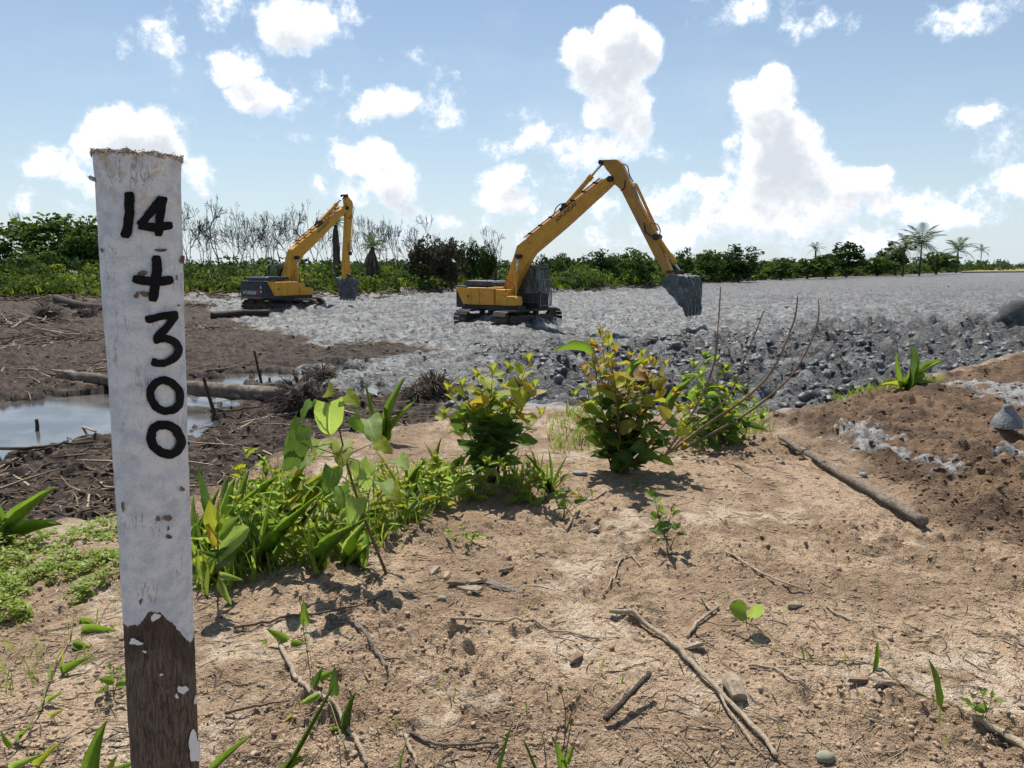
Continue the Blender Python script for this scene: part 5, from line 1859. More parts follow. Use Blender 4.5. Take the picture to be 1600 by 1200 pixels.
# brush piles on the peat
for k, (px, py, wpx, n_, L, lab) in enumerate([(105, 600, 60, 44, 1.2, 'heap of pale broken branches at the left end of the fallen log'),
                                               (40, 545, 60, 40, 1.5, 'low brush heap on the peat at the left border'),
                                               (320, 482, 40, 60, 1.8, 'brush and torn palm fronds heaped just right of the white post'),
                                               (18, 512, 80, 80, 2.0, 'broad tangle of torn roots and branches at the left border'),
                                               (118, 532, 66, 60, 1.5, 'tangle of grey palm fronds and sticks just left of the post'),
                                               (330, 520, 50, 36, 1.2, 'scattered heap of sticks on the peat right of the post'),
                                               (560, 548, 40, 34, 1.0, 'heap of sticks on the tongue of peat reaching into the mud'),
                                               (180, 492, 60, 50, 2.0, 'long heap of dark branches at the foot of the big green tree'),
                                               (452, 660, 26, 22, 0.45, 'splintered pale stump tips below the root ball')]):
    c = spot(px, py)
    D = math.hypot(c.x, c.y)
    wd = wpx / F * D
    root = thing('brush_pile', lab, 'brush', tuple(c), 0, 'brush piles on the peat')
    a_, b_ = MB(), MB()
    for i in range(n_):
        q = Vector((rg9.gauss(0, 0.5) * wd, rg9.gauss(0, 0.5) * wd * 0.8, 0))
        z0 = hgt(c.x + q.x, c.y + q.y) - c.z
        an = rg9.uniform(0, 6.28)
        LL = L * rg9.uniform(0.3, 1)
        h0 = abs(rg9.gauss(0, 0.18)) * L * 0.5
        d = Vector((math.cos(an), math.sin(an), rg9.uniform(-0.2, 0.5))) * LL * 0.5
        p0, p1 = q - d, q + d
        p0.z, p1.z = z0 + max(0.02, h0 - d.z), z0 + max(0.02, h0 + d.z)
        pts = wobble_path(p0, p1, 5, 0.05, i)
        r_ = rg9.uniform(0.008, 0.03) * (0.6 + L * 0.4)
        (a_ if i % 5 < 2 else b_).tube(pts, [r_ * (1 - 0.12 * j) for j in range(6)], 5)
    a_.build('pale_branches', M['palewood'], root)['kind'] = 'stuff'
    b_.build('dark_branches', M['darkwood'], root)['kind'] = 'stuff'

# litter of fibres and palm strips over the peat
def litter(name, label, mat, n, region, z, lo, hi, r0, seed, lift=0.01, up=0.08):
    rs = np.random.RandomState(seed)
    px = rs.uniform(region[0], region[1], n)
    py = rs.uniform(region[2], region[3], n)
    u = (px - 800) / F
    v = (600 - py) / F
    c, s_2 = math.cos(PITCH), math.sin(PITCH)
    dx, dy, dz = u, v * s_2 + c, v * c - s_2
    tt = (z - CAMZ) / dz
    x_, y_ = dx * tt, dy * tt
    D = np.hypot(x_, y_)
    h_, mk_ = land(x_, y_)
    if z < -1:
        keep = (mk_['brown'] > 0.5)
        keep &= (mk_['wet'] < 0.8) | (rs.rand(n) < 0.30)
    else:
        keep = (mk_['bank'] > 0.9)
    x_, y_, D, h_ = x_[keep], y_[keep], D[keep], h_[keep]
    m_ = len(x_)
    L = rs.uniform(lo, hi, m_) ** 1.0
    an = rs.uniform(0, 2 * np.pi, m_)
    pitch = rs.normal(0, up, m_)
    bend = rs.normal(0, 0.25, m_)
    r_ = r0 * rs.uniform(0.5, 1.5, m_)
    V = []
    for k, uu in enumerate((-0.5, -0.17, 0.17, 0.5)):
        aa_ = an + bend * uu
        cx_ = x_ + np.cos(aa_) * L * uu
        cy_ = y_ + np.sin(aa_) * L * uu
        cz_ = np.maximum(land(cx_, cy_, False), h_ - 0.05 if z < -1 else h_ - 0.02) + lift + r_ + np.abs(pitch) * L * (uu + 0.5)
        rr2 = r_ * (1.0, 0.95, 0.8, 0.35)[k]
        for j in range(3):
            t2 = 2 * np.pi * j / 3 + 0.5
            V.append(np.stack([cx_ - np.sin(aa_) * rr2 * math.cos(t2), cy_ + np.cos(aa_) * rr2 * math.cos(t2), cz_ + rr2 * math.sin(t2)], 1))
    V = np.stack(V, 1)
    fs = []
    for k in range(3):
        for j in range(3):
            j2 = (j + 1) % 3
            fs.append((k * 3 + j, k * 3 + j2, k * 3 + 3 + j2, k * 3 + 3 + j))
    fs = np.array(fs)
    Fc = (fs[None] + (np.arange(m_) * 12)[:, None, None]).reshape(-1, 4)
    o = mobj(name, np_mesh(name, V.reshape(-1, 3), Fc), M[mat])
    tag(o, label, None, None, 'stuff')


litter('palm_litter', 'dry straw coloured strips and fibres scattered over the peat', 'straw', 1900, (-80, 760, 480, 880), FLAT, 0.08, 0.7, 0.008, 21)
litter('palm_litter', 'dark twigs and fibres scattered over the peat', 'litterdark', 3200, (-80, 760, 478, 880), FLAT, 0.06, 0.55, 0.012, 22, 0.0, 0.10)
litter('palm_litter', 'long pale palm stalks strewn over the peat', 'palewood', 130, (-60, 720, 490, 800), FLAT, 0.6, 1.7, 0.018, 23)
litter('twig_litter', 'fine dry twigs and grass stems littering the sandy bank', 'straw', 5600, (-260, 1860, 660, 1230), 0.0, 0.02, 0.16, 0.0017, 24, 0.001, 0.05)
litter('twig_litter', 'dark little twigs littering the sandy bank', 'darkwood', 1950, (-260, 1860, 660, 1230), 0.0, 0.02, 0.11, 0.0019, 25, 0.001, 0.05)
litter('root_debris', 'roots and broken wood heaped along the edge of the scrub', 'litterdark', 0, (0, 1, 500, 501), FLAT, 0.1, 0.2, 0.01, 26)


def edge_debris(name, label, mat, n, azr, seed, Lr, r0):
    rs = np.random.RandomState(seed)
    mb = MB()
    for i in range(n):
        a = R(rs.uniform(*azr))
        rv = float(np.interp(a, _vaz, _vds))
        r = rv + rs.normal(-0.3, 1.6)
        c = Vector((r * math.sin(a), r * math.cos(a), 0))
        c.z = hgt(c.x, c.y)
        k = max(0.8, rv / 70)
        L = rs.uniform(*Lr) * k ** 0.5
        an = rs.uniform(0, 6.28)
        d = Vector((math.cos(an), math.sin(an), rs.uniform(-0.1, 0.55))) * L * 0.5
        p0, p1 = c - d, c + d
        p0.z = max(p0.z, c.z)
        mb.tube(wobble_path(p0, p1, 3, 0.05, i), [r0 * k * rs.uniform(0.5, 1.4)] * 4, 4)
    o = mb.build(name, M[mat])
    tag(o, label, None, None, 'stuff')


o = bpy.data.objects.get('root_debris')
bpy.data.objects.remove(o)
edge_debris('root_debris', 'brown roots and broken wood heaped along the edge of the scrub', 'litterdark', 900, (-43, 34), 31, (0.5, 2.0), 0.06)
edge_debris('root_debris', 'pale broken branches along the edge of the scrub', 'straw', 260, (-43, 34), 32, (0.5, 2.4), 0.05)

# lying poles and sticks
stick('wooden_pole', 'long weathered grey pole lying on the bank at right', 'pole', [(1218, 690), (1290, 735), (1370, 782), (1444, 826)], 0.024, 0.031, 'deadwood', 5, 0.04, 0.006, (), 10)
stick('dead_branch', 'long pale forked branch pointing to the lower edge, right of centre', 'stick', [(952, 962), (1010, 985), (1072, 1035), (1130, 1098), (1190, 1160), (1212, 1192)], 0.011, 0.008, 'palewood', 6, 0.022, 0.003, [(0.55, 1195, 1190, 0.006), (0.25, 1085, 1040, 0.005)])
stick('dead_twig', 'straight pale reed lying across the middle of the bank', 'stick', [(705, 970), (780, 975), (860, 988), (936, 1001)], 0.006, 0.004, 'palewood', 7, 0.008)
stick('dead_twig', 'thin dry stem in the middle right of the bank', 'stick', [(1135, 868), (1180, 893), (1225, 915), (1262, 927)], 0.006, 0.004, 'palewood', 8, 0.012)
stick('dead_twig', 'curved dry stem leading from the thin stem to the right', 'stick', [(1292, 950), (1310, 965), (1340, 975)], 0.006, 0.004, 'palewood', 18, 0.008)
stick('dead_twig', 'crooked grey twig forked above the wood chunk', 'stick', [(1075, 1000), (1092, 975), (1120, 955), (1118, 948)], 0.008, 0.006, 'palewood', 9, 0.015, 0.004, [(0.6, 1094, 932, 0.007)])
stick('dead_twig', 'brown stick lying right of the post', 'stick', [(366, 985), (420, 976), (480, 966), (560, 950), (590, 938)], 0.007, 0.004, 'redstem', 10, 0.012)
stick('dead_twig', 'thin brown twig lying below the brown stick', 'stick', [(352, 1120), (400, 1114), (455, 1100)], 0.006, 0.003, 'redstem', 11, 0.012)
stick('surface_root', 'crooked pale root snaking down past the leaf sprouts', 'root', [(437, 985), (440, 1015), (460, 1060), (485, 1092), (530, 1125), (560, 1170), (575, 1200)], 0.010, 0.006, 'palewood', 12, 0.012, 0.006)
stick('surface_root', 'curved grey root in the sand right of the sprouts', 'root', [(510, 968), (550, 975), (575, 1000), (592, 1030), (606, 1048)], 0.009, 0.006, 'deadwood', 13, 0.010, 0.004)
stick('dead_twig', 'slanting dark twig on the lower left of centre', 'stick', [(630, 1150), (665, 1162), (700, 1168), (778, 1166)], 0.007, 0.004, 'deadwood', 14, 0.008)
stick('dead_twig', 'pale stick below the crooked root at the bottom', 'stick', [(625, 1150), (640, 1175), (652, 1200)], 0.007, 0.005, 'palewood', 15, 0.008)
stick('dead_twig', 'forked thin twig right of the wood chunk', 'stick', [(1170, 1044), (1205, 1048), (1240, 1068), (1275, 1088)], 0.006, 0.004, 'palewood', 16, 0.010, 0.003, [(0.3, 1232, 1046, 0.004)])
stick('dead_branch', 'grey branch leaving the lower right corner', 'stick', [(1520, 1132), (1560, 1150), (1600, 1172), (1640, 1200)], 0.012, 0.014, 'palewood', 17, 0.012)
stick('dead_twig', 'mossy broken stick standing askew at the bottom, right of the flowers', 'stick', [(945, 1135), (975, 1118), (1015, 1085)], 0.012, 0.009, 'darkwood', 19, 0.02, 0.003, lifts=[0, 0.03, 0.06])
stick('dead_twig', 'pale twig right of the tall shrub', 'stick', [(1080, 706), (1105, 712), (1160, 712)], 0.008, 0.005, 'redstem', 20, 0.012)
stick('dead_twig', 'short pale stick below the small olive weed', 'stick', [(905, 800), (892, 818), (885, 832)], 0.009, 0.006, 'palewood', 21, 0.012)
stick('dead_twig', 'dry stem running up from the middle of the bank', 'stick', [(942, 935), (960, 905), (966, 885), (985, 870), (1002, 890)], 0.005, 0.003, 'palewood', 22, 0.010)
stick('floating_branch', 'brown branch lying across the left pool', 'stick', [(-20, 662), (60, 667), (110, 668), (150, 682)], 0.035, 0.02, 'palewood', 23, 0.08, 0.02, [(0.6, 148, 658, 0.02), (0.75, 165, 690, 0.018)])
stick('floating_branch', 'dark low branch along the near shore of the left pool', 'stick', [(-30, 705), (30, 708), (90, 702), (150, 696)], 0.03, 0.016, 'darkwood', 24, 0.06, 0.02)
stick('floating_branch', 'thin dark branch crossing the middle of the left pool', 'stick', [(-10, 690), (40, 680), (95, 684), (140, 676)], 0.02, 0.012, 'darkwood', 27, 0.05, 0.02, [(0.5, 75, 664, 0.012), (0.7, 120, 700, 0.012)])
stick('floating_branch', 'pale crooked stick at the far shore of the left pool', 'stick', [(60, 640), (100, 646), (150, 640)], 0.022, 0.014, 'palewood', 28, 0.05, 0.03)
stick('floating_branch', 'dark stick in the pool just right of the post', 'stick', [(310, 640), (350, 646), (410, 640)], 0.022, 0.014, 'darkwood', 29, 0.05, 0.03, [(0.5, 372, 655, 0.012)])
stick('fallen_log', 'dark short log beside the left excavator tracks', 'log', [(330, 497), (372, 494), (420, 492)], 0.20, 0.17, 'darkwood', 25, 0.14, 0.03)
stick('fallen_log', 'dark charred log lying by the far brush heap, behind the post', 'log', [(88, 470), (120, 482), (170, 488)], 0.3, 0.22, 'darkwood', 26, 0.25, 0.05)

for k, (px, py, top, lean, lab) in enumerate([(413, 600, 548, (397, 0), 'dark stake standing in the water behind the fallen log'), (421, 602, 590, (421, 0), 'short dark stake next to the taller one in the water'),
                                              (338, 655, 590, (318, 0), 'leaning dark stick in the pool right of the post'), (55, 672, 655, (57, 0), 'bent dark twig sticking out of the left pool'),
                                              (475, 500, 492, (475, 0), 'tiny stake in the grey mud below the left excavator')]):
    b_ = spot(px, py)
    tp = PY(lean[0], top, b_.y)
    root = thing('stake', lab, 'stake', tuple(b_))
    rough_tube([q - b_ for q in wobble_path(b_ - Vector((0, 0, 0.15)), tp, 6, 0.02, k)], [0.045 - 0.003 * i for i in range(7)], 6, k).build('shaft', M['darkwood'], root)

# chunk of wood, chips, stones
c = G(1140, 1080)
root = thing('wood_chunk', 'short pale chunk of wood under the long forked branch', 'wood', tuple(c))
mb = rough_tube([Vector((0.0, 0.03, 0.02)), Vector((0.005, 0.01, 0.03)), Vector((0.01, -0.03, 0.03)), Vector((0.012, -0.075, 0.012))], [0.026, 0.034, 0.034, 0.028], 10, 3, 0.12)
mb.build('block', M['palewood'], root)
for k, (px, py, L, an) in enumerate([(715, 915, 0.06, 0.4), (735, 925, 0.07, -0.3), (698, 903, 0.05, 1.4), (790, 895, 0.06, 0.8), (745, 912, 0.05, 0.1), (680, 895, 0.05, 1.1), (580, 905, 0.05, 0.6), (845, 868, 0.04, 0.3), (928, 832, 0.05, 0.5), (1340, 1068, 0.05, 0.2), (1378, 1072, 0.05, -0.4), (1085, 1015, 0.05, 0.1), (900, 1035, 0.05, 0.9), (1240, 950, 0.05, 0.5)]):
    c = G(px, py)
    mb = MB()
    w_ = L * 0.35
    vs = [(-L, -w_ * 0.5, 0.004), (-L * 0.3, -w_, 0.002), (L * 0.6, -w_ * 0.8, 0.003), (L, 0, 0.005), (L * 0.4, w_, 0.004), (-L * 0.6, w_ * 0.7, 0.003)]
    vs = vs + [(a * 0.9, b * 0.8, z + 0.010 + 0.006 * math.sin(i * 2 + k)) for i, (a, b, z) in enumerate(vs)]
    fs = [(0, 1, 2, 3, 4, 5), (11, 10, 9, 8, 7, 6)] + [(i, (i + 1) % 6, 6 + (i + 1) % 6, 6 + i) for i in range(6)]
    o = mb.add(vs, fs).build('bark_chip', M['palewood'] if k % 3 else M['twig'], None)
    o.location = c + Vector((0, 0, 0.006))
    o.rotation_euler = (0.1 * math.sin(k), 0.15 * math.cos(k * 2), an)
    tag(o, ['reddish bark chip left of the rotten plank', 'long bark chip touching the left end of the rotten plank', 'bark chip at the upper left of the chip cluster', 'upright pale chip above the rotten plank',
            'bark chip at the top of the chip cluster', 'leftmost bark chip of the cluster mid bank', 'bark chip beside the stem foot of the heart leaved plant', 'lone chip up the slope from the rotten plank',
            'chip below the small olive weed', 'left one of two pale chips at lower right', 'right one of two pale chips at lower right', 'reddish chip at the elbow of the crooked grey twig',
            'chip below the end of the straight pale reed', 'chip beside the curved dry stem at right'][k], 'bark chip', 'bark chips on the sand')
c = G(785, 925)
mb = rough_tube(wobble_path(Vector((-0.13, 0.10, 0.01)), Vector((0.14, -0.06, 0.012)), 8, 0.02, 5), [0.010, 0.022, 0.026, 0.026, 0.024, 0.022, 0.02, 0.016, 0.008], 8, 5, 0.2)
o = mb.build('rotten_plank', M['deadwood'])
o.location = c
o.scale = (1, 1, 0.6)
tag(o, 'grey rotten piece of wood among the bark chips mid bank', 'wood')
for (px, py, sx_, sy_, sz_, mat, nm, lab) in [(1290, 1188, 0.030, 0.022, 0.020, 'greystone', 'pebble', 'smooth greenish pebble at the bottom edge, right of centre'),
                                             (690, 938, 0.022, 0.015, 0.013, 'greystone', 'pebble', 'small olive pebble left of the bark chips'),
                                             (906, 742, 0.06, 0.03, 0.02, 'stone', 'pale_stone', 'pale flat stone at the foot of the tall copper leaved shrub'),
                                             (1348, 745, 0.03, 0.025, 0.02, 'stone', 'pale_stone', 'small pale stone beside the weathered pole')]:
    c = G(px, py)
    v, f = lump(rs9, (0, 0, sz_ * 0.5), sx_, sy_, sz_, 3, 0.12, 1.2)
    o = MB().add(v, f).build(nm, M[mat], None, smooth=True)
    o.location = c
    tag(o, lab, 'stone')
# clay cone and the big cut clay block on the right
c = G(1574, 664)
root = thing('clay_lump', 'grey cone shaped lump of wet clay on the brown soil at right', 'clay', tuple(c))
mb = MB()
n_ = 20
prof = [(0.30, -0.03), (0.27, 0.06), (0.20, 0.16), (0.11, 0.25), (0.085, 0.33), (0.06, 0.37), (0.0, 0.38)]
vs = []
for j, (r_, z_) in enumerate(prof):
    for k in range(n_):
        a = 2 * math.pi * k / n_
        q = r_ * (1 + 0.16 * math.sin(a * 2 + j * 0.5) + 0.08 * math.sin(a * 5 + j))
        vs.append((q * math.cos(a) * 0.86 - 0.03 * j / 6, q * math.sin(a) * 0.8, z_ * 0.86))
fs = [(j * n_ + k, j * n_ + (k + 1) % n_, (j + 1) * n_ + (k + 1) % n_, (j + 1) * n_ + k) for j in range(len(prof) - 1) for k in range(n_)]
mb.add(vs, fs).build('cone', M['clayfair'], root, smooth=True).scale = (0.52, 0.52, 0.55)
c = spot(1622, 530)
root = thing('clay_block', 'big dark slab of freshly cut clay at the right border', 'clay', tuple(c))
mb = MB()
v, f = lump(rs9, (0.9, 1.0, 0.35), 2.15, 1.25, 1.40, 4, 0.09, 1.2)
v = [(q[0] + 0.25 * max(0, q[2] - 0.4), max(q[1], 0.12 + 0.10 * math.sin(q[0] * 2.3) + 0.05 * math.sin(q[2] * 9)), q[2] if q[2] < 1.25 else 1.25 + (q[2] - 1.25) * 0.35) for q in v]
mb.add(v, f).build('slab', M['claywet'], root, smooth=True)

# clods
ICO = {}
for sub in (1, 2):
    bm = bmesh.new()
    bmesh.ops.create_icosphere(bm, subdivisions=sub, radius=1.0)
    ICO[sub] = (np.array([v.co[:] for v in bm.verts]), np.array([[v.index for v in f.verts] for f in bm.faces]))
    bm.free()


def clods(name, label, mat, n, region, z, key, lo, hi, seed, sub=1, by_dist=0.0, power=2.0, sink=0.25, thr=0.6):
    rs = np.random.RandomState(seed)
    px = rs.uniform(region[0], region[1], n)
    py = rs.uniform(region[2], region[3], n)
    u = (px - 800) / F
    v = (600 - py) / F
    c, s_2 = math.cos(PITCH), math.sin(PITCH)
    tt = (z - CAMZ) / (v * c - s_2)
    x_, y_ = u * tt, (v * s_2 + c) * tt
    h_, mk_ = land(x_, y_)
    keep = (mk_[key] > thr) & (mk_['wet'] < 0.5)
    if key == 'bank':
        keep &= mk_['soil'] < 0.6
        keep &= rs.rand(n) < 0.25 + 0.75 * sstep(fbm(x_ * 1.3, y_ * 1.3, 135, 4, 0.6), 0.6, 0.0)
    x_, y_, h_ = x_[keep], y_[keep], h_[keep]
    m_ = len(x_)
    V0, F0 = ICO[sub]
    D = np.hypot(x_, y_)
    s_3 = (lo + (hi - lo) * rs.rand(m_) ** power) * (1 + by_dist * D)
    nv = len(V0)
    q = V0[None] * np.clip(1 + 0.36 * rs.normal(size=(m_, nv, 1)) * (1.0 if sub == 1 else 0.62), 0.35, 1.9)
    ax = rs.uniform(0.6, 1.4, (m_, 1, 3)) * np.array([1, 1, 0.72])
    th_ = rs.uniform(0, 6.28, m_)
    q = q * ax
    ct, st = np.cos(th_)[:, None], np.sin(th_)[:, None]
    qx = q[..., 0] * ct - q[..., 1] * st
    qy = q[..., 0] * st + q[..., 1] * ct
    q = np.stack([qx, qy, q[..., 2]], -1) * s_3[:, None, None]
    q[..., 0] += x_[:, None]
    q[..., 1] += y_[:, None]
    q[..., 2] += (h_ + s_3 * (0.72 - sink) * 0.5)[:, None]
    Fc = (F0[None] + (np.arange(m_) * nv)[:, None, None]).reshape(-1, 3)
    o = mobj(name, np_mesh(name, q.reshape(-1, 3), Fc, False), mat)
    tag(o, label, None, None, 'stuff')
    print(name, m_, len(Fc))


def clod_mat(name, c0, c1, rough):
    m_, t = new_mat(name)
    oc = t.n('ShaderNodeTexCoord').outputs['Object']
    rnd = t.n('ShaderNodeNewGeometry').outputs['Random Per Island']
    n_2 = t.noise(oc, 25.0, 3, 0.6)
    col = t.mix(t.math('ADD', t.math('MULTIPLY', rnd, 0.7), t.math('MULTIPLY_ADD', n_2, 0.8, -0.25), clamp=True), c0, c1)
    finish(t, col, rough, 0, n_2, 0.5, 0.01, 0.35)
    return m_


cm = clod_mat('mud_clods_grey', (0.16, 0.16, 0.15, 1), (0.46, 0.455, 0.43, 1), 0.6)
cb = clod_mat('sand_crumbs', (0.22, 0.155, 0.10, 1), (0.47, 0.35, 0.235, 1), 0.95)
cs = clod_mat('brown_soil_clods', (0.09, 0.057, 0.036, 1), (0.23, 0.148, 0.088, 1), 0.95)
cp = clod_mat('peat_clods_brown', (0.022, 0.015, 0.011, 1), (0.13, 0.09, 0.062, 1), 0.85)
ck = clod_mat('dark_mud_clods', (0.035, 0.034, 0.033, 1), (0.19, 0.19, 0.186, 1), 0.5)
clods('mud_clods', 'grey clods and slabs covering the dredged mud', cm, 6000, (300, 1700, 428, 600), FLAT, 'mud', 0.015, 0.07, 1, 1, 0.008, 2.8, 0.9)
clods('mud_clods', 'dark wet clods heaped where the mud meets the bank', ck, 3600, (690, 1700, 530, 660), FLAT, 'sc', 0.025, 0.15, 2, 2, 0.0, 3.2, 0.8, 0.3)
clods('peat_clods', 'dark crumbling clods of peat left and right of the post', cp, 5200, (-80, 770, 480, 860), FLAT, 'brown', 0.012, 0.07, 8, 1, 0.006, 3.0, 0.9)
clods('soil_crumbs', 'sandy crumbs of earth strewn over the bank', cb, 25000, (-260, 1860, 650, 1230), 0.0, 'bank', 0.0010, 0.0075, 3, 1, 0.14, 3.0, 0.4)
clods('soil_clods', 'brown clods of freshly dug soil on the right of the bank', cs, 9000, (1180, 1700, 560, 900), 0.0, 'soil', 0.002, 0.016, 4, 1, 0.06, 3.2, 0.9)

# ------------------------------------------------------------------ foreground plants
def leaf_mesh(name, wf, curl=0.25, fold=0.12, nu=9, nv=4, lobe=0.0, wav=0.02):
    vs, uv = [], []
    for i in range(nu + 1):
        u = i / nu
        for j in range(nv + 1):
            v = j / nv - 0.5
            x_ = v * wf(u)
            y_ = u - lobe * abs(v) * 2 * (1 - u) ** 3
            z_ = fold * abs(v) * 2 * wf(u) - curl * u * u + wav * math.sin(u * 14 + j * 2.0) * abs(v) * 2
            vs.append((x_, y_, z_))
            uv.append((u, j / nv))
    fs = [(i * (nv + 1) + j, i * (nv + 1) + j + 1, (i + 1) * (nv + 1) + j + 1, (i + 1) * (nv + 1) + j) for i in range(nu) for j in range(nv)]
    me = bpy.data.meshes.new(name)
    me.from_pydata(vs, [], fs)
    ul = me.uv_layers.new(name='UVMap')
    for lp in me.loops:
        ul.data[lp.index].uv = uv[lp.vertex_index]
    me.polygons.foreach_set('use_smooth', np.ones(len(me.polygons), bool))
    me.materials.append(None)
    return me


LEAF = dict(
    ovate=leaf_mesh('leaf_ovate', lambda u: math.sin(math.pi * u ** 0.75) ** 0.85 + 0.01, 0.22, 0.14),
    heart=leaf_mesh('leaf_heart', lambda u: 1.12 * (1 - u) ** 0.62 * (u + 0.10) ** 0.22 + 0.005, 0.35, 0.10, 10, 6, 0.16, 0.05),
    round=leaf_mesh('leaf_round', lambda u: 1.05 * math.sin(math.pi * (0.06 + 0.92 * u)) ** 0.55, 0.12, 0.10, 9, 6, 0.10, 0.03),
    lance=leaf_mesh('leaf_lance', lambda u: math.sin(math.pi * (0.05 + 0.95 * u) ** 0.7) ** 0.9 + 0.01, 0.30, 0.25, 10, 2),
    blade=leaf_mesh('leaf_blade', lambda u: (0.45 + 0.9 * u) * (1 - u) ** 0.6 * 1.15 + 0.01, 0.22, 0.30, 11, 2),
)


def put_leaf(root, kind, p, d, L, W, mat, up=None, roll=0.0, name='leaf'):
    d = d.normalized()
    up = up or Vector((0, 0, 1))
    x_ = d.cross(up)
    x_ = x_.normalized() if x_.length > 1e-4 else Vector((1, 0, 0))
    if roll:
        x_ = Quaternion(d, roll) @ x_
    z_ = x_.cross(d)
    o = bpy.data.objects.new(name, LEAF[kind])
    link(o, root)
    o.material_slots[0].link = 'OBJECT'
    o.material_slots[0].material = M[mat]
    m_ = Matrix((x_ * W, d * L, z_ * L)).transposed().to_4x4()
    m_.translation = p
    o.matrix_basis = m_
    return o


def bend_path(a, b, n, bow, seed):
    rg = random.Random(seed)
    s1 = Vector((rg.uniform(-1, 1), rg.uniform(-1, 1), 0)) * bow * (b - a).length
    return [a.lerp(b, k / n) + s1 * math.sin(math.pi * k / n) for k in range(n + 1)]


def shrub(name, label, cat, base_px, tops, leafL, mats, seed, spacing=0.035, kind='ovate', wr=0.62, stem='redstem', dy=0.25, start=0.15, r0=0.006, droop=0.1, basespread=0.06):
    rg = random.Random(seed)
    b = G(*base_px)
    root = thing(name, label, cat, tuple(b))
    cnt = 0
    for si, (px, py) in enumerate(tops):
        tp = PY(px, py, b.y + rg.uniform(-dy, dy)) - b
        b0 = Vector((rg.uniform(-1, 1) * basespread, rg.uniform(-1, 1) * basespread, -0.02))
        pts = bend_path(b0, tp, 7, 0.07, seed * 31 + si)
        H_ = tp.length
        MB().tube(pts, [r0 * (1.15 - 0.12 * i) for i in range(8)], 5).build('stem', M[stem], root, smooth=True)
        n_ = max(3, int(H_ / spacing))
        for k in range(n_):
            u = start + (1 - start) * (k + 0.5) / n_
            i0 = min(int(u * 7), 6)
            p = pts[i0].lerp(pts[i0 + 1], u * 7 - i0)
            a = k * 2.4 + si * 1.1 + rg.uniform(-0.4, 0.4)
            out = Vector((math.cos(a), math.sin(a), 0))
            rise = rg.uniform(-0.1, 1.0) + 0.9 * max(0, u - 0.75) * 4 * 0.5 - droop
            d = out + Vector((0, 0, rise))
            L = rg.uniform(*leafL) * (1.0 if u < 0.8 else 1.0 - (u - 0.8) * 2.2)
            zf = (p.z) / max(0.05, max(PY(q[0], q[1], b.y).z - b.z for q in tops))
            mat = mats(zf, u, rg)
            put_leaf(root, kind, p + out * 0.008, d, L, L * wr * rg.uniform(0.85, 1.2), mat, up=Vector((rg.uniform(-0.7, 0.7), rg.uniform(-1.1, 0.3), 1)), roll=rg.uniform(-0.7, 0.7))
            cnt += 1
        for k in range(3):
            a = k * 2.1 + si
            put_leaf(root, kind, pts[-1], Vector((math.cos(a) * 0.45, math.sin(a) * 0.45, 1)), leafL[0] * 0.7, leafL[0] * 0.35, mats(1.0, 1.0, rg))
    return root


def mats_b(z, u, rg):
    r_ = rg.random()
    if u > 0.85:
        return 'l_gold' if r_ < 0.35 else 'l_lime'
    if z > 0.55:
        return 'l_lime' if r_ < 0.55 else ('l_mid' if r_ < 0.85 else 'l_gold')
    if z > 0.3:
        return 'l_mid' if r_ < 0.5 else ('l_dark' if r_ < 0.85 else 'l_lime')
    return 'l_dark' if r_ < 0.5 else 'l_mid'


def mats_c(z, u, rg):
    r_ = rg.random()
    if z > 0.62 or u > 0.85:
        return 'l_gold' if r_ < 0.34 else ('l_copper' if r_ < 0.52 else ('l_lime' if r_ < 0.78 else 'l_olive'))
    if z > 0.5:
        return 'l_olive' if r_ < 0.4 else ('l_gold' if r_ < 0.50 else ('l_lime' if r_ < 0.85 else 'l_mid'))
    if z > 0.28:
        return 'l_mid' if r_ < 0.4 else ('l_olive' if r_ < 0.7 else 'l_dark')
    return 'l_dark' if r_ < 0.45 else 'l_mid'


shrub('leafy_shrub', 'bushy yellow green shrub with rounded leaves in the middle of the bank', 'shrub', (768, 748), [(700, 612), (722, 604), (745, 590), (770, 582), (795, 578), (826, 566), (812, 592), (836, 606), (694, 650), (846, 650), (740, 640), (790, 640), (765, 615), (720, 660), (810, 650), (755, 600)], (0.12, 0.18), mats_b, 3, 0.062, 'ovate', 0.72, 'redstem', 0.28, 0.18)
shrub('leafy_shrub', 'tall shrub with copper and gold young leaves, right of the yellow green one', 'shrub', (968, 738), [(926, 540), (938, 522), (950, 530), (962, 552), (985, 560), (1004, 556), (1018, 566), (1040, 572), (1030, 606), (912, 580), (995, 610), (945, 590), (1060, 640), (915, 640), (930, 570), (975, 600), (1010, 600), (1070, 668), (1000, 650), (1040, 660), (1078, 640), (1055, 615), (898, 620), (905, 660), (1020, 690), (1070, 700)], (0.10, 0.165), mats_c, 5, 0.058, 'ovate', 0.66, 'redstem', 0.25, 0.12)
# two long green blades in the copper shrub
b = G(960, 736)
t_ = thing('blade_plant', 'long pointed green blades growing up through the copper leaved shrub', 'plant', tuple(b))
for (px, py, qx, qy, wd) in [(868, 533, 925, 552, 0.035), (1003, 552, 985, 590, 0.045), (1068, 585, 1050, 640, 0.03)]:
    p0, p1 = PY(qx, qy, b.y - 0.1) - b, PY(px, py, b.y - 0.15) - b
    put_leaf(t_, 'lance', p0, p1 - p0, (p1 - p0).length * 1.03, wd, 'l_mid', roll=0.6)
    MB().tube([Vector((0, 0, 0)), p0.lerp(Vector((0, 0, 0)), 0.4), p0], 0.004, 5).build('stalk', M['stem'], t_)

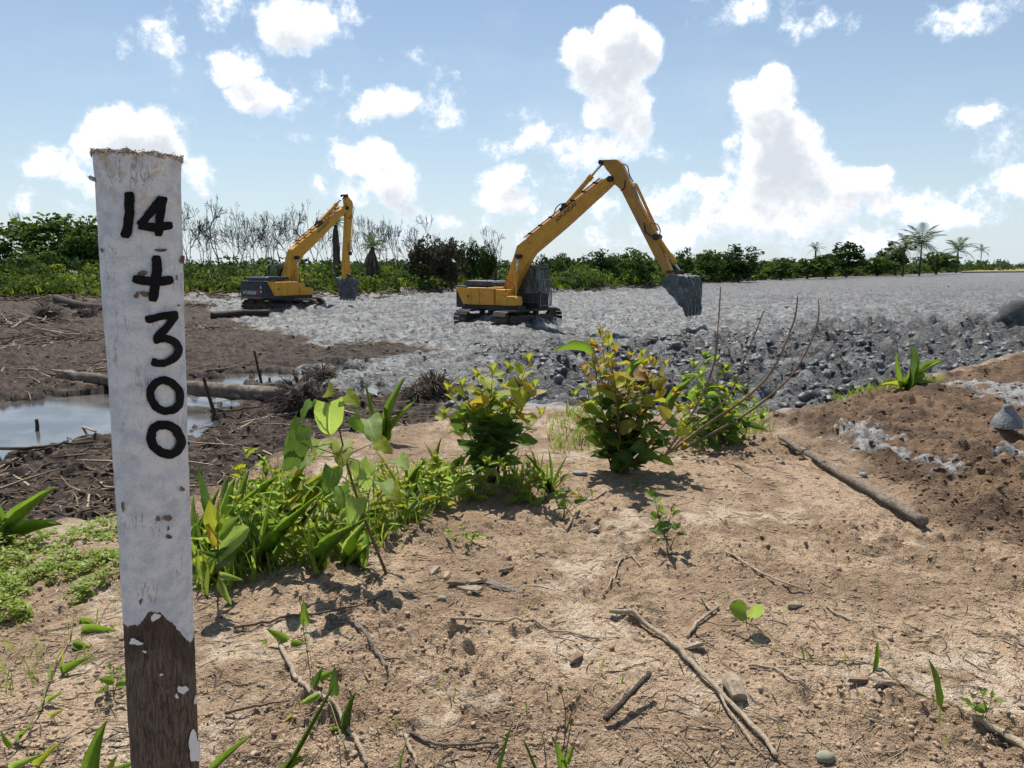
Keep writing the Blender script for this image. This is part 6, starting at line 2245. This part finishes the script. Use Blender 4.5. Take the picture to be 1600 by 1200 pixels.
# heart leaved plant: its leaves one by one
b = G(604, 897)
hp = thing('heart_leaf_plant', 'tall plant with big soft heart shaped leaves, right of the post', 'plant', tuple(b))
Yh = b.y
stem_px = [(604, 897), (585, 850), (568, 806), (552, 760), (540, 715), (530, 670), (520, 632)]
sp = [PY(a, c_, Yh + 0.12 * k / 6) - b for k, (a, c_) in enumerate(stem_px)]
MB().tube(sp, [0.008, 0.0075, 0.007, 0.006, 0.005, 0.004, 0.003], 6).build('stem', M['redstem'], hp, smooth=True)
rgh = random.Random(8)
for (px, py, sz, dx, dy, mat) in [(513, 606, 34, -4, 6, 'l_lime'), (540, 618, 32, 10, 8, 'l_lime'), (487, 628, 34, -8, 16, 'l_mid'), (513, 630, 62, 3, 34, 'l_soft'), (470, 664, 44, -8, 30, 'l_mid'), (466, 690, 44, -6, 30, 'l_dark'),
                                  (574, 655, 54, 10, 26, 'l_soft'), (532, 690, 44, 4, 22, 'l_lime'), (502, 690, 40, -6, 20, 'l_lime'), (562, 722, 50, 4, 30, 'l_soft'), (578, 728, 40, 8, 22, 'l_soft'), (622, 716, 36, 12, 16, 'l_soft'),
                                  (520, 734, 40, -4, 24, 'l_mid'), (556, 780, 44, -4, 30, 'l_soft'), (492, 760, 42, -12, 18, 'l_mid'), (598, 752, 34, 10, 16, 'l_mid'), (610, 760, 30, 8, 16, 'l_lime'), (536, 760, 36, -6, 20, 'l_mid'),
                                  (480, 712, 36, -10, 16, 'l_mid'), (590, 690, 34, 12, 14, 'l_lime'), (552, 650, 36, 6, 22, 'l_mid')]:
    Yl = Yh + 0.06 + rgh.uniform(-0.22, 0.18)
    p = PY(px, py, Yl) - b
    kk = min(range(len(sp)), key=lambda i: (sp[i] - p).length + (0 if sp[i].z < p.z else 0.12))
    MB().tube(bend_path(sp[kk], p, 4, 0.08, int(px)), [0.0032, 0.003, 0.0026, 0.0022, 0.002], 5).build('leaf_stalk', M['stem'], hp, smooth=True)
    L = sz / F * Yl * 1.10 * rgh.uniform(0.85, 1.15)
    tipd = (PY(px + dx, py + dy * rgh.uniform(0.5, 1.1), Yl - rgh.uniform(-0.03, 0.16)) - b) - p
    put_leaf(hp, 'heart', p, tipd, L, L * 1.0, mat, up=Vector((rgh.uniform(-0.9, 0.9), rgh.uniform(-1.0, 0.2), 1)), roll=rgh.uniform(-0.5, 0.5))


def blades(name, label, cat, base_px, tips, wd, mat, dy=0.1, kind='blade', group=None, stalk=False):
    b = G(*base_px)
    t_ = thing(name, label, cat, tuple(b), 0, group)
    rg = random.Random(int(base_px[0] * 3 + base_px[1]))
    for k, tp in enumerate(tips):
        px, py = tp[0], tp[1]
        m_ = tp[2] if len(tp) > 2 else mat
        p1 = PY(px, py, b.y + rg.uniform(-dy, dy)) - b
        p0 = Vector((rg.uniform(-0.02, 0.02), rg.uniform(-0.02, 0.02), -0.01))
        put_leaf(t_, kind, p0, p1 - p0 + Vector((0, 0, 0.1 * p1.length)), p1.length * 1.06, wd * rg.uniform(0.8, 1.15), m_, up=Vector((rg.uniform(-0.5, 0.5), -0.7 + rg.uniform(-0.2, 0.2), 0.6)), roll=rg.uniform(-0.6, 0.6), name='blade')
    return t_


blades('blade_plant', 'upright broad green blades behind the heart leaved plant', 'plant', (598, 690), [(622, 594), (567, 605), (640, 634), (583, 640), (608, 640)], 0.045, 'l_mid')
blades('blade_plant', 'clump of broad bright blades by the dark hole in the mud', 'plant', (1415, 606), [(1436, 540), (1474, 560), (1398, 562), (1404, 590), (1450, 585), (1380, 596, 'l_lime'), (1462, 600), (1425, 575, 'l_lime')], 0.085, 'l_mid', 0.15)
blades('blade_plant', 'broad green blades at the left border', 'plant', (8, 850), [(66, 764), (82, 812), (-30, 745), (-20, 790), (20, 800)], 0.045, 'l_mid', 0.06)
blades('blade_plant', 'large blade leaf rising at the foot of the post on its left', 'plant', (160, 1235), [(140, 1138, 'l_mid'), (178, 1178, 'l_lime'), (205, 1190)], 0.034, 'l_mid', 0.03)
blades('blade_plant', 'blade leaf pointing right from the foot of the post', 'plant', (318, 1215), [(382, 1158), (345, 1190, 'l_lime')], 0.024, 'l_mid', 0.03)
blades('blade_plant', 'long dark blade leaf standing at the bottom, right of the post', 'plant', (428, 1230), [(516, 1100, 'l_dark'), (470, 1180, 'l_mid')], 0.026, 'l_dark', 0.03)
blades('blade_plant', 'narrow blade hanging beside the crooked root', 'plant', (556, 1150), [(540, 1090, 'l_dark')], 0.011, 'l_dark', 0.02)
blades('blade_plant', 'narrow upright blade at the bottom left of the flowers', 'plant', (778, 1225), [(796, 1140, 'l_dark')], 0.012, 'l_dark', 0.02)
blades('blade_plant', 'narrow blade at the bottom beside the flower stems', 'plant', (842, 1225), [(818, 1160, 'l_dark')], 0.012, 'l_dark', 0.02)
blades('blade_plant', 'short blade at the bottom edge left of centre', 'plant', (612, 1235), [(634, 1165, 'l_mid')], 0.010, 'l_mid', 0.02)
blades('sprout', 'single upright blade sprouting from the sand at right', 'sprout', (1363, 1040), [(1374, 1000)], 0.022, 'l_mid', 0.01)
blades('sprout', 'taller single blade sprouting at the lower right', 'sprout', (1466, 1095), [(1460, 1034)], 0.018, 'l_mid', 0.01)
blades('sprout', 'tiny blades sprouting left of the single upright blade', 'sprout', (1258, 1030), [(1252, 1008), (1262, 1014)], 0.010, 'l_mid', 0.01)
c = G(1168, 985)
t_ = thing('seedling', 'two leaved seedling in the middle of the sand, right of centre', 'seedling', tuple(c))
for (px, py, qx, qy, mat) in [(1165, 958, 1142, 948, 'l_mid'), (1176, 965, 1184, 946, 'l_soft')]:
    p0, p1 = PY(px, py, c.y) - c, PY(qx, qy, c.y - 0.04) - c
    MB().tube([Vector((0, 0, -0.01)), p0], 0.0018, 5).build('stalk', M['redstem'], t_)
    put_leaf(t_, 'round', p0, p1 - p0, (p1 - p0).length * 0.95, (p1 - p0).length * 0.85, mat, up=Vector((0.2, -1, 0.7)))
shrub('seedling', 'small seedling with folded leaves at the lower right', 'seedling', (1533, 1125), [(1520, 1092), (1550, 1090), (1535, 1085)], (0.035, 0.055), lambda z, u, rg: 'l_mid' if rg.random() < 0.6 else 'l_dark', 41, 0.03, 'ovate', 0.6, 'stem', 0.02, 0.4, 0.0018, basespread=0.008)
stick('creeping_runner', 'thin green runner creeping through the lower right', 'runner', [(1125, 985), (1190, 1010), (1260, 1034), (1350, 1040), (1410, 1075), (1465, 1100), (1530, 1132), (1620, 1142)], 0.0022, 0.0018, 'stem', 42, 0.004, 0.002)


def mats_w(z, u, rg):
    r_ = rg.random()
    return 'l_olive' if r_ < 0.35 and z > 0.5 else ('l_mid' if r_ < 0.7 else ('l_dark' if r_ < 0.9 else 'l_gold'))


shrub('small_weed', 'small olive weed below the gap between the two shrubs', 'weed', (880, 805), [(876, 742), (868, 768), (890, 770), (905, 772), (925, 772)], (0.05, 0.085), mats_w, 12, 0.05, 'ovate', 0.5, 'redstem', 0.08, 0.3, 0.003)
shrub('small_weed', 'little dark weed leaning over its shadow, below the copper leaved shrub', 'weed', (1040, 850), [(1022, 772), (1050, 800), (1030, 812), (1060, 826)], (0.055, 0.09), lambda z, u, rg: 'l_dark' if rg.random() < 0.55 else 'l_mid', 13, 0.05, 'ovate', 0.62, 'redstem', 0.08, 0.35, 0.003)
shrub('small_weed', 'tiny weed at the foot of the copper leaved shrub', 'weed', (992, 765), [(985, 735), (1002, 740)], (0.04, 0.06), mats_w, 14, 0.05, 'ovate', 0.6, 'stem', 0.05, 0.2, 0.002)
shrub('small_weed', 'pale green drooping sprig on the sand below the yellow green shrub', 'weed', (735, 850), [(700, 832), (745, 838), (720, 828)], (0.05, 0.075), lambda z, u, rg: 'l_soft', 15, 0.06, 'lance', 0.3, 'stem', 0.05, 0.4, 0.0015)
shrub('small_weed', 'two leaved weed against the left side of the post', 'weed', (178, 1092), [(172, 1046), (186, 1052), (160, 1068)], (0.035, 0.06), lambda z, u, rg: 'l_mid', 16, 0.05, 'ovate', 0.5, 'stem', 0.02, 0.4, 0.002, basespread=0.01)
shrub('narrow_leaf_weed', 'dense narrow leaved green weed behind the bare branches', 'weed', (1120, 690), [(1068, 598), (1085, 575), (1100, 560), (1118, 566), (1135, 580), (1150, 600), (1165, 615), (1180, 640), (1090, 620), (1130, 630), (1060, 640), (1150, 650), (1075, 660), (1105, 650), (1190, 655), (1165, 670), (1050, 665), (1095, 590), (1145, 620)], (0.13, 0.25), lambda z, u, rg: ['l_mid', 'l_soft', 'l_dark', 'l_lime'][int(rg.random() * 3.5)], 17, 0.085, 'lance', 0.20, 'stem', 0.35, 0.1, 0.004, 0.25, 0.2)
# sprouting vine along the crooked root
b = G(470, 1095)
t_ = thing('sprouting_vine', 'thin vine with scattered leaves along the crooked root', 'vine', tuple(b))
vp = [(470, 955), (478, 1000), (482, 1025), (490, 1065), (505, 1095), (520, 1130), (532, 1170), (545, 1205)]
pts = [PY(a, c_, G(a, c_).y) - b + Vector((0, 0, 0.05)) for a, c_ in vp]
MB().tube(pts, 0.002, 5).build('stem', M['stem'], t_, smooth=True)
for (px, py, qx, qy, mat) in [(478, 975, 474, 945, 'l_mid'), (450, 1000, 420, 985, 'l_mid'), (455, 1004, 480, 1008, 'l_mid'), (470, 1020, 468, 1034, 'l_lime'), (490, 1070, 500, 1050, 'l_dark'), (500, 1085, 470, 1100, 'l_soft'), (522, 1085, 522, 1052, 'l_dark'),
                              (530, 1138, 500, 1148, 'l_mid'), (462, 1115, 440, 1140, 'l_lime'), (415, 998, 412, 1020, 'l_soft'), (495, 1060, 520, 1050, 'l_mid')]:
    yy = G(px, py).y
    p0, p1 = PY(px, py, yy - 0.03) - b, PY(qx, qy, yy - 0.05) - b
    put_leaf(t_, 'lance', p0, p1 - p0, (p1 - p0).length * 1.1, (p1 - p0).length * 0.38, mat, up=Vector((0.2, -1, 0.5)))
b = G(70, 1130)
t_ = thing('sprouting_vine', 'trailing vine with small leaves left of the post', 'vine', tuple(b))
vp = [(15, 1185), (45, 1150), (68, 1110), (75, 1080), (90, 1040), (112, 1000), (116, 965)]
pts = [PY(a, c_, G(a, c_).y) - b + Vector((0, 0, 0.03)) for a, c_ in vp]
MB().tube(pts, 0.003, 5).build('stem', M['stem'], t_, smooth=True)
for (px, py, qx, qy, mat) in [(20, 1165, 2, 1148, 'l_mid'), (30, 1155, 40, 1140, 'l_mid'), (60, 1195, 80, 1170, 'l_lime'), (75, 1095, 90, 1085, 'l_soft'), (84, 1060, 78, 1042, 'l_soft'), (100, 1050, 130, 1030, 'l_mid'), (115, 1005, 150, 1018, 'l_mid'),
                              (20, 1200, 50, 1185, 'l_soft'), (130, 985, 190, 990, 'l_mid'), (125, 970, 185, 1000, 'l_mid'), (80, 1120, 92, 1112, 'l_lime')]:
    yy = G(px, py).y
    p0, p1 = PY(px, py, yy - 0.02) - b, PY(qx, qy, yy - 0.04) - b
    put_leaf(t_, 'lance', p0, p1 - p0, (p1 - p0).length * 1.1, (p1 - p0).length * 0.3, mat, up=Vector((0.2, -1, 0.6)))
# flowering weed at the bottom
b = G(880, 1225)
t_ = thing('flowering_weed', 'thin stemmed weed with orange and yellow flower heads at the bottom', 'flower', tuple(b))
Yf = b.y - 0.02
for k, (pts_, mat, r_) in enumerate([([(866, 1225), (882, 1160), (884, 1110), (877, 1082)], 'petal', 0.006), ([(883, 1150), (892, 1118), (902, 1095)], 'petal', 0.0055), ([(880, 1225), (884, 1180), (892, 1132)], 'bud', 0.006), ([(855, 1225), (853, 1190), (850, 1165)], None, 0)]):
    p3 = [PY(a, c_, Yf + 0.01 * k) - b for a, c_ in pts_]
    MB().tube(p3, [0.0022 - 0.0003 * i for i in range(len(p3))], 5).build('stem', M['redstem'], t_, smooth=True)
    if mat:
        d = (p3[-1] - p3[-2]).normalized()
        q = p3[-1]
        MB().tube([q - d * 0.004, q + d * 0.004, q + d * 0.014, q + d * 0.018], [0.002, 0.0062, 0.0058, 0.0045], 10).build('flower_cup', M['stem'], t_, smooth=True)
        mb = MB()
        rgf = random.Random(k)
        for i in range(34):
            e = d + Vector((rgf.uniform(-1, 1), rgf.uniform(-1, 1), rgf.uniform(-1, 1))) * 0.45
            mb.tube([q + d * 0.016, q + d * 0.016 + e.normalized() * rgf.uniform(0.006, 0.011)], [0.0016, 0.0009], 4)
        mb.build('flower_head', M[mat], t_)
for (px, py, qx, qy) in [(880, 1200, 862, 1135), (884, 1190, 905, 1150), (880, 1215, 930, 1195), (884, 1210, 850, 1195)]:
    p0, p1 = PY(px, py, Yf) - b, PY(qx, qy, Yf - 0.04) - b
    put_leaf(t_, 'lance', p0, p1 - p0, (p1 - p0).length * 0.55, (p1 - p0).length * 0.16, 'l_mid', up=Vector((0, -1, 0.5)))
# stem with a yellow spike right of the post
b = G(340, 945)
t_ = thing('spike_weed', 'brown stemmed weed with a yellow flower spike against the right of the post', 'weed', tuple(b))
p3 = [PY(a, c_, b.y) - b for a, c_ in [(340, 948), (342, 890), (340, 840), (341, 800), (342, 780)]]
MB().tube(p3, [0.004, 0.004, 0.003, 0.0025, 0.002], 6).build('stem', M['redstem'], t_, smooth=True)
mb = MB()
for i in range(70):
    u = random.random()
    q = p3[3].lerp(p3[4], u)
    d = Vector((random.uniform(-1, 1), random.uniform(-1, 1), 0.5)).normalized()
    mb.tube([q, q + d * 0.012], [0.002, 0.001], 4)
mb.build('flower_spike', M['bud'], t_)
for (px, py, qx, qy, mat, kd) in [(342, 850, 316, 810, 'l_gold', 'lance'), (342, 840, 368, 805, 'l_mid', 'ovate'), (345, 860, 390, 820, 'l_soft', 'round'), (340, 870, 310, 860, 'l_dark', 'lance'), (342, 880, 372, 850, 'l_dark', 'ovate'), (344, 900, 378, 905, 'l_soft', 'lance'), (340, 830, 322, 780, 'l_lime', 'ovate'), (345, 905, 362, 955, 'l_soft', 'lance')]:
    p0, p1 = PY(px, py, b.y) - b, PY(qx, qy, b.y - 0.06) - b
    put_leaf(t_, kd, p0, p1 - p0, (p1 - p0).length * 0.85, (p1 - p0).length * (0.24 if kd == 'lance' else 0.45), mat, up=Vector((0, -1, 0.6)))

# bare branching stems right of the copper shrub
b = G(1040, 718)
t_ = thing('bare_bush', 'leafless bush with long thin branches sweeping up to the right', 'bush', tuple(b))
for k, (path, r_) in enumerate([([(1036, 715), (1069, 665), (1094, 624), (1116, 566), (1122, 510), (1126, 448)], 0.012), ([(1040, 712), (1085, 665), (1135, 624), (1157, 577), (1187, 503), (1193, 485)], 0.010),
                                ([(1045, 708), (1110, 660), (1162, 624), (1206, 580), (1240, 503), (1246, 462)], 0.015), ([(1042, 714), (1135, 665), (1190, 629), (1242, 580), (1276, 510), (1279, 466)], 0.013),
                                ([(1135, 624), (1120, 600), (1128, 560)], 0.006), ([(1116, 566), (1140, 590), (1165, 620)], 0.006)]):
    pts = [PY(a, c_, b.y - 0.12 * i / 5 + 0.08 * k) - b for i, (a, c_) in enumerate(path)]
    out = []
    for i in range(len(pts) - 1):
        p0, p1, p2, p3 = pts[max(i - 1, 0)], pts[i], pts[i + 1], pts[min(i + 2, len(pts) - 1)]
        for j in range(5):
            u = j / 5
            out.append(0.5 * ((2 * p1) + (p2 - p0) * u + (2 * p0 - 5 * p1 + 4 * p2 - p3) * u * u + (3 * p1 - p0 - 3 * p2 + p3) * u ** 3))
    out.append(pts[-1])
    m_ = len(out)
    mb = rough_tube(out, [r_ * (1 - 0.72 * i / m_) for i in range(m_)], 6, k, 0.25)
    for i in range(3, m_ - 1, 2):
        a = i * 2.4 + k
        mb.tube([out[i], out[i] + Vector((math.cos(a), math.sin(a) * 0.5, 0.8)) * 0.03], [0.004, 0.001], 4)
    mb.build('branch', M['twig'], t_, smooth=True)

# grass and creepers: masses nobody could count
def in_poly_px(rs, poly, n):
    xs, ys = [p[0] for p in poly], [p[1] for p in poly]
    px = rs.uniform(min(xs), max(xs), n * 3)
    py = rs.uniform(min(ys), max(ys), n * 3)
    k = poly_sd(px, py, poly) > 0
    return px[k][:n], py[k][:n]


def to_bank(px, py):
    u, v = (px - 800) / F, (600 - py) / F
    c, s_2 = math.cos(PITCH), math.sin(PITCH)
    tt = (0.02 - CAMZ) / (v * c - s_2)
    x_, y_ = u * tt, (v * s_2 + c) * tt
    return x_, y_, land(x_, y_, False)


def grass(name, label, poly, n, lo, hi, wr, mat, seed, bend=0.6, seg=4, clump=0.05):
    rs = np.random.RandomState(seed)
    px, py = in_poly_px(rs, poly, n)
    x_, y_, z_ = to_bank(px, py)
    m_ = len(x_)
    L = rs.uniform(lo, hi, m_) * (0.5 + 0.8 * sstep(fbm(x_ * 2.5, y_ * 2.5, 501, 2), -0.5, 0.6))
    an = rs.uniform(0, 2 * np.pi, m_)
    lean = rs.uniform(0.1, 0.9, m_)
    wv = wr * rs.uniform(0.6, 1.4, m_)
    face = rs.uniform(0, 2 * np.pi, m_)
    V = []
    for k in range(seg + 1):
        u = k / seg
        hor = L * (lean * u * 0.5 + bend * u * u * 0.5 * lean)
        ver = L * (u - 0.42 * lean * u * u)
        cx_, cy_, cz_ = x_ + np.cos(an) * hor, y_ + np.sin(an) * hor, z_ + ver - 0.004
        ww = wv * (0.55 + 1.2 * u) * (1 - u) ** 0.7 + 0.0006
        V.append(np.stack([cx_ - np.cos(face) * ww, cy_ - np.sin(face) * ww, cz_], 1))
        V.append(np.stack([cx_ + np.cos(face) * ww, cy_ + np.sin(face) * ww, cz_], 1))
    V = np.stack(V, 1)
    fs = np.array([(2 * k, 2 * k + 1, 2 * k + 3, 2 * k + 2) for k in range(seg)])
    Fc = (fs[None] + (np.arange(m_) * (2 * seg + 2))[:, None, None]).reshape(-1, 4)
    o = mobj(name, np_mesh(name, V.reshape(-1, 3), Fc), M[mat])
    tag(o, label, None, None, 'stuff')


WD = 'leafy weeds in the grass of the bank'
for k, (px, py, sp_, hh, lab) in enumerate([
        (335, 905, 40, 95, 'leafy weed close to the right edge of the post, above the bare sand'), (385, 880, 44, 110, 'second leafy weed from the post, in the grass'),
        (430, 850, 46, 110, 'third leafy weed from the post, reaching towards the dark peat'), (470, 880, 44, 90, 'leafy weed at the lower edge of the grass, left of the heart leaved plant'),
        (520, 865, 46, 100, 'leafy weed right under the heart leaved plant'), (575, 840, 44, 90, 'leafy weed beside the stem of the heart leaved plant'),
        (640, 815, 44, 80, 'leafy weed between the heart leaved plant and the yellow green shrub'), (690, 790, 44, 70, 'low leafy weed at the left foot of the yellow green shrub'),
        (745, 780, 44, 56, 'low leafy weed in front of the yellow green shrub'), (815, 785, 44, 56, 'low leafy weed at the right foot of the yellow green shrub'),
        (400, 790, 46, 80, 'leafy weed at the upper edge of the grass by the peat')]):
    rgw = random.Random(900 + k)
    tops = [(px + rgw.uniform(-1, 1) * sp_, py - hh * rgw.uniform(0.55, 1.05)) for _ in range(8)]
    shrub('leafy_weed', lab, 'weed', (px, py), tops, (0.075, 0.14), lambda z, u, rg: ['l_mid', 'l_soft', 'l_soft', 'l_lime', 'l_lime'][int(rg.random() * 4.8)], 700 + k, 0.055, 'lance', 0.27, 'stem', 0.12, 0.05, 0.003, 0.2, 0.07)['group'] = WD
for k, (px, py, hh, lab) in enumerate([(322, 880, 120, 'tuft of strap leaves pressed against the right edge of the post'), (365, 850, 120, 'tall strap leaved tuft right of the post, before the peat'),
        (420, 880, 110, 'strap leaved tuft at the lower left of the green patch'), (455, 835, 120, 'tall strap leaved tuft left of the heart leaved plant'), (500, 890, 90, 'strap leaved tuft low in front of the heart leaved plant'),
        (640, 790, 90, 'strap leaved tuft just right of the heart leaved plant'), (690, 760, 80, 'strap leaved tuft at the left of the yellow green shrub'), (860, 765, 60, 'small strap leaved tuft right of the yellow green shrub'), (550, 880, 70, 'small strap leaved tuft left of the heart leaved stem')]):
    rgw = random.Random(1200 + k)
    blades('strap_leaf_tuft', lab, 'grass tuft', (px, py), [(px + rgw.uniform(-1, 1) * hh * 0.62, py - 0.8 * hh * rgw.uniform(0.35, 1.15), ['l_mid', 'l_soft', 'l_lime', 'l_soft'][int(rgw.random() * 3.9)]) for _ in range(11)], 0.013, 'l_mid', 0.16, 'blade' if k % 2 else 'lance', 'strap leaved tufts on the bank')
GP = [(306, 815), (360, 770), (430, 735), (520, 745), (600, 735), (680, 722), (740, 735), (860, 745), (856, 775), (760, 775), (690, 800), (620, 850), (540, 880), (440, 905), (340, 930), (306, 925)]
grass('grass', 'broad bladed green grass around the foot of the plants', GP, 700, 0.10, 0.24, 0.011, 'grass', 61)
grass('grass', 'fine grass among the broad blades', GP, 900, 0.06, 0.20, 0.004, 'grass', 62)
grass('grass', 'grass tufts on the crest left of the copper leaved shrub', [(850, 650), (930, 640), (940, 690), (860, 700)], 320, 0.06, 0.16, 0.006, 'grass', 63)
grass('grass', 'low grass on the crest by the bare branches', [(1060, 660), (1200, 640), (1210, 670), (1080, 705)], 380, 0.06, 0.2, 0.007, 'grass', 64)
grass('grass', 'green weeds along the crest by the dark hole', [(1300, 618), (1400, 600), (1480, 592), (1470, 606), (1350, 628)], 420, 0.05, 0.2, 0.008, 'grass', 65)
grass('grass', 'sparse sprigs of grass at the lower left', [(0, 960), (190, 940), (190, 1010), (0, 1080)], 60, 0.04, 0.12, 0.003, 'grass', 66)
grass('grass', 'sparse sprigs of grass on the sand', [(320, 930), (700, 820), (1000, 780), (1200, 700), (1550, 1150), (320, 1190)], 130, 0.02, 0.07, 0.003, 'grass', 67)


def creeper(name, label, poly, n, leaf, hmax, mat, seed):
    rs = np.random.RandomState(seed)
    px, py = in_poly_px(rs, poly, n)
    x_, y_, z_ = to_bank(px, py)
    d = fbm(x_ * 3, y_ * 3, 511, 3)
    k = d > -0.35
    x_, y_, z_, d = x_[k], y_[k], z_[k], d[k]
    m_ = len(x_)
    zz = z_ + rs.rand(m_) * hmax * np.clip(0.5 + d, 0.15, 1.3)
    c0 = np.repeat(np.stack([x_, y_, zz], 1), 4, 0)
    a = np.repeat(rs.uniform(0, 6.28, m_), 4) + np.tile(np.array([0, 1.57, 3.14, 4.71]), m_)
    tg = np.stack([np.cos(a), np.sin(a), rs.uniform(-0.1, 0.5, 4 * m_)], 1)
    tg /= np.linalg.norm(tg, axis=1)[:, None]
    nr = np.stack([rs.normal(0, 0.35, 4 * m_), rs.normal(0, 0.35, 4 * m_), np.ones(4 * m_)], 1)
    nr -= tg * (nr * tg).sum(1)[:, None]
    nr /= np.linalg.norm(nr, axis=1)[:, None]
    L = leaf * rs.uniform(0.6, 1.3, 4 * m_)
    v, f = quads_at(c0 + tg * L[:, None] * 0.55, nr, tg, L, L * 0.55)
    o = mobj(name, np_mesh(name, v, f, False), M[mat])
    tag(o, label, None, None, 'stuff')


creeper('creeping_ground_cover', 'bright yellow green creeping plants on the bank left of the post', [(-120, 850), (20, 838), (70, 825), (195, 812), (205, 880), (150, 915), (110, 930), (50, 945), (-120, 985)], 2600, 0.026, 0.10, 'cover', 71)
creeper('creeping_ground_cover', 'creeping plants low among the grass right of the post', [(300, 830), (480, 800), (520, 860), (420, 900), (300, 925)], 700, 0.024, 0.06, 'cover', 72)
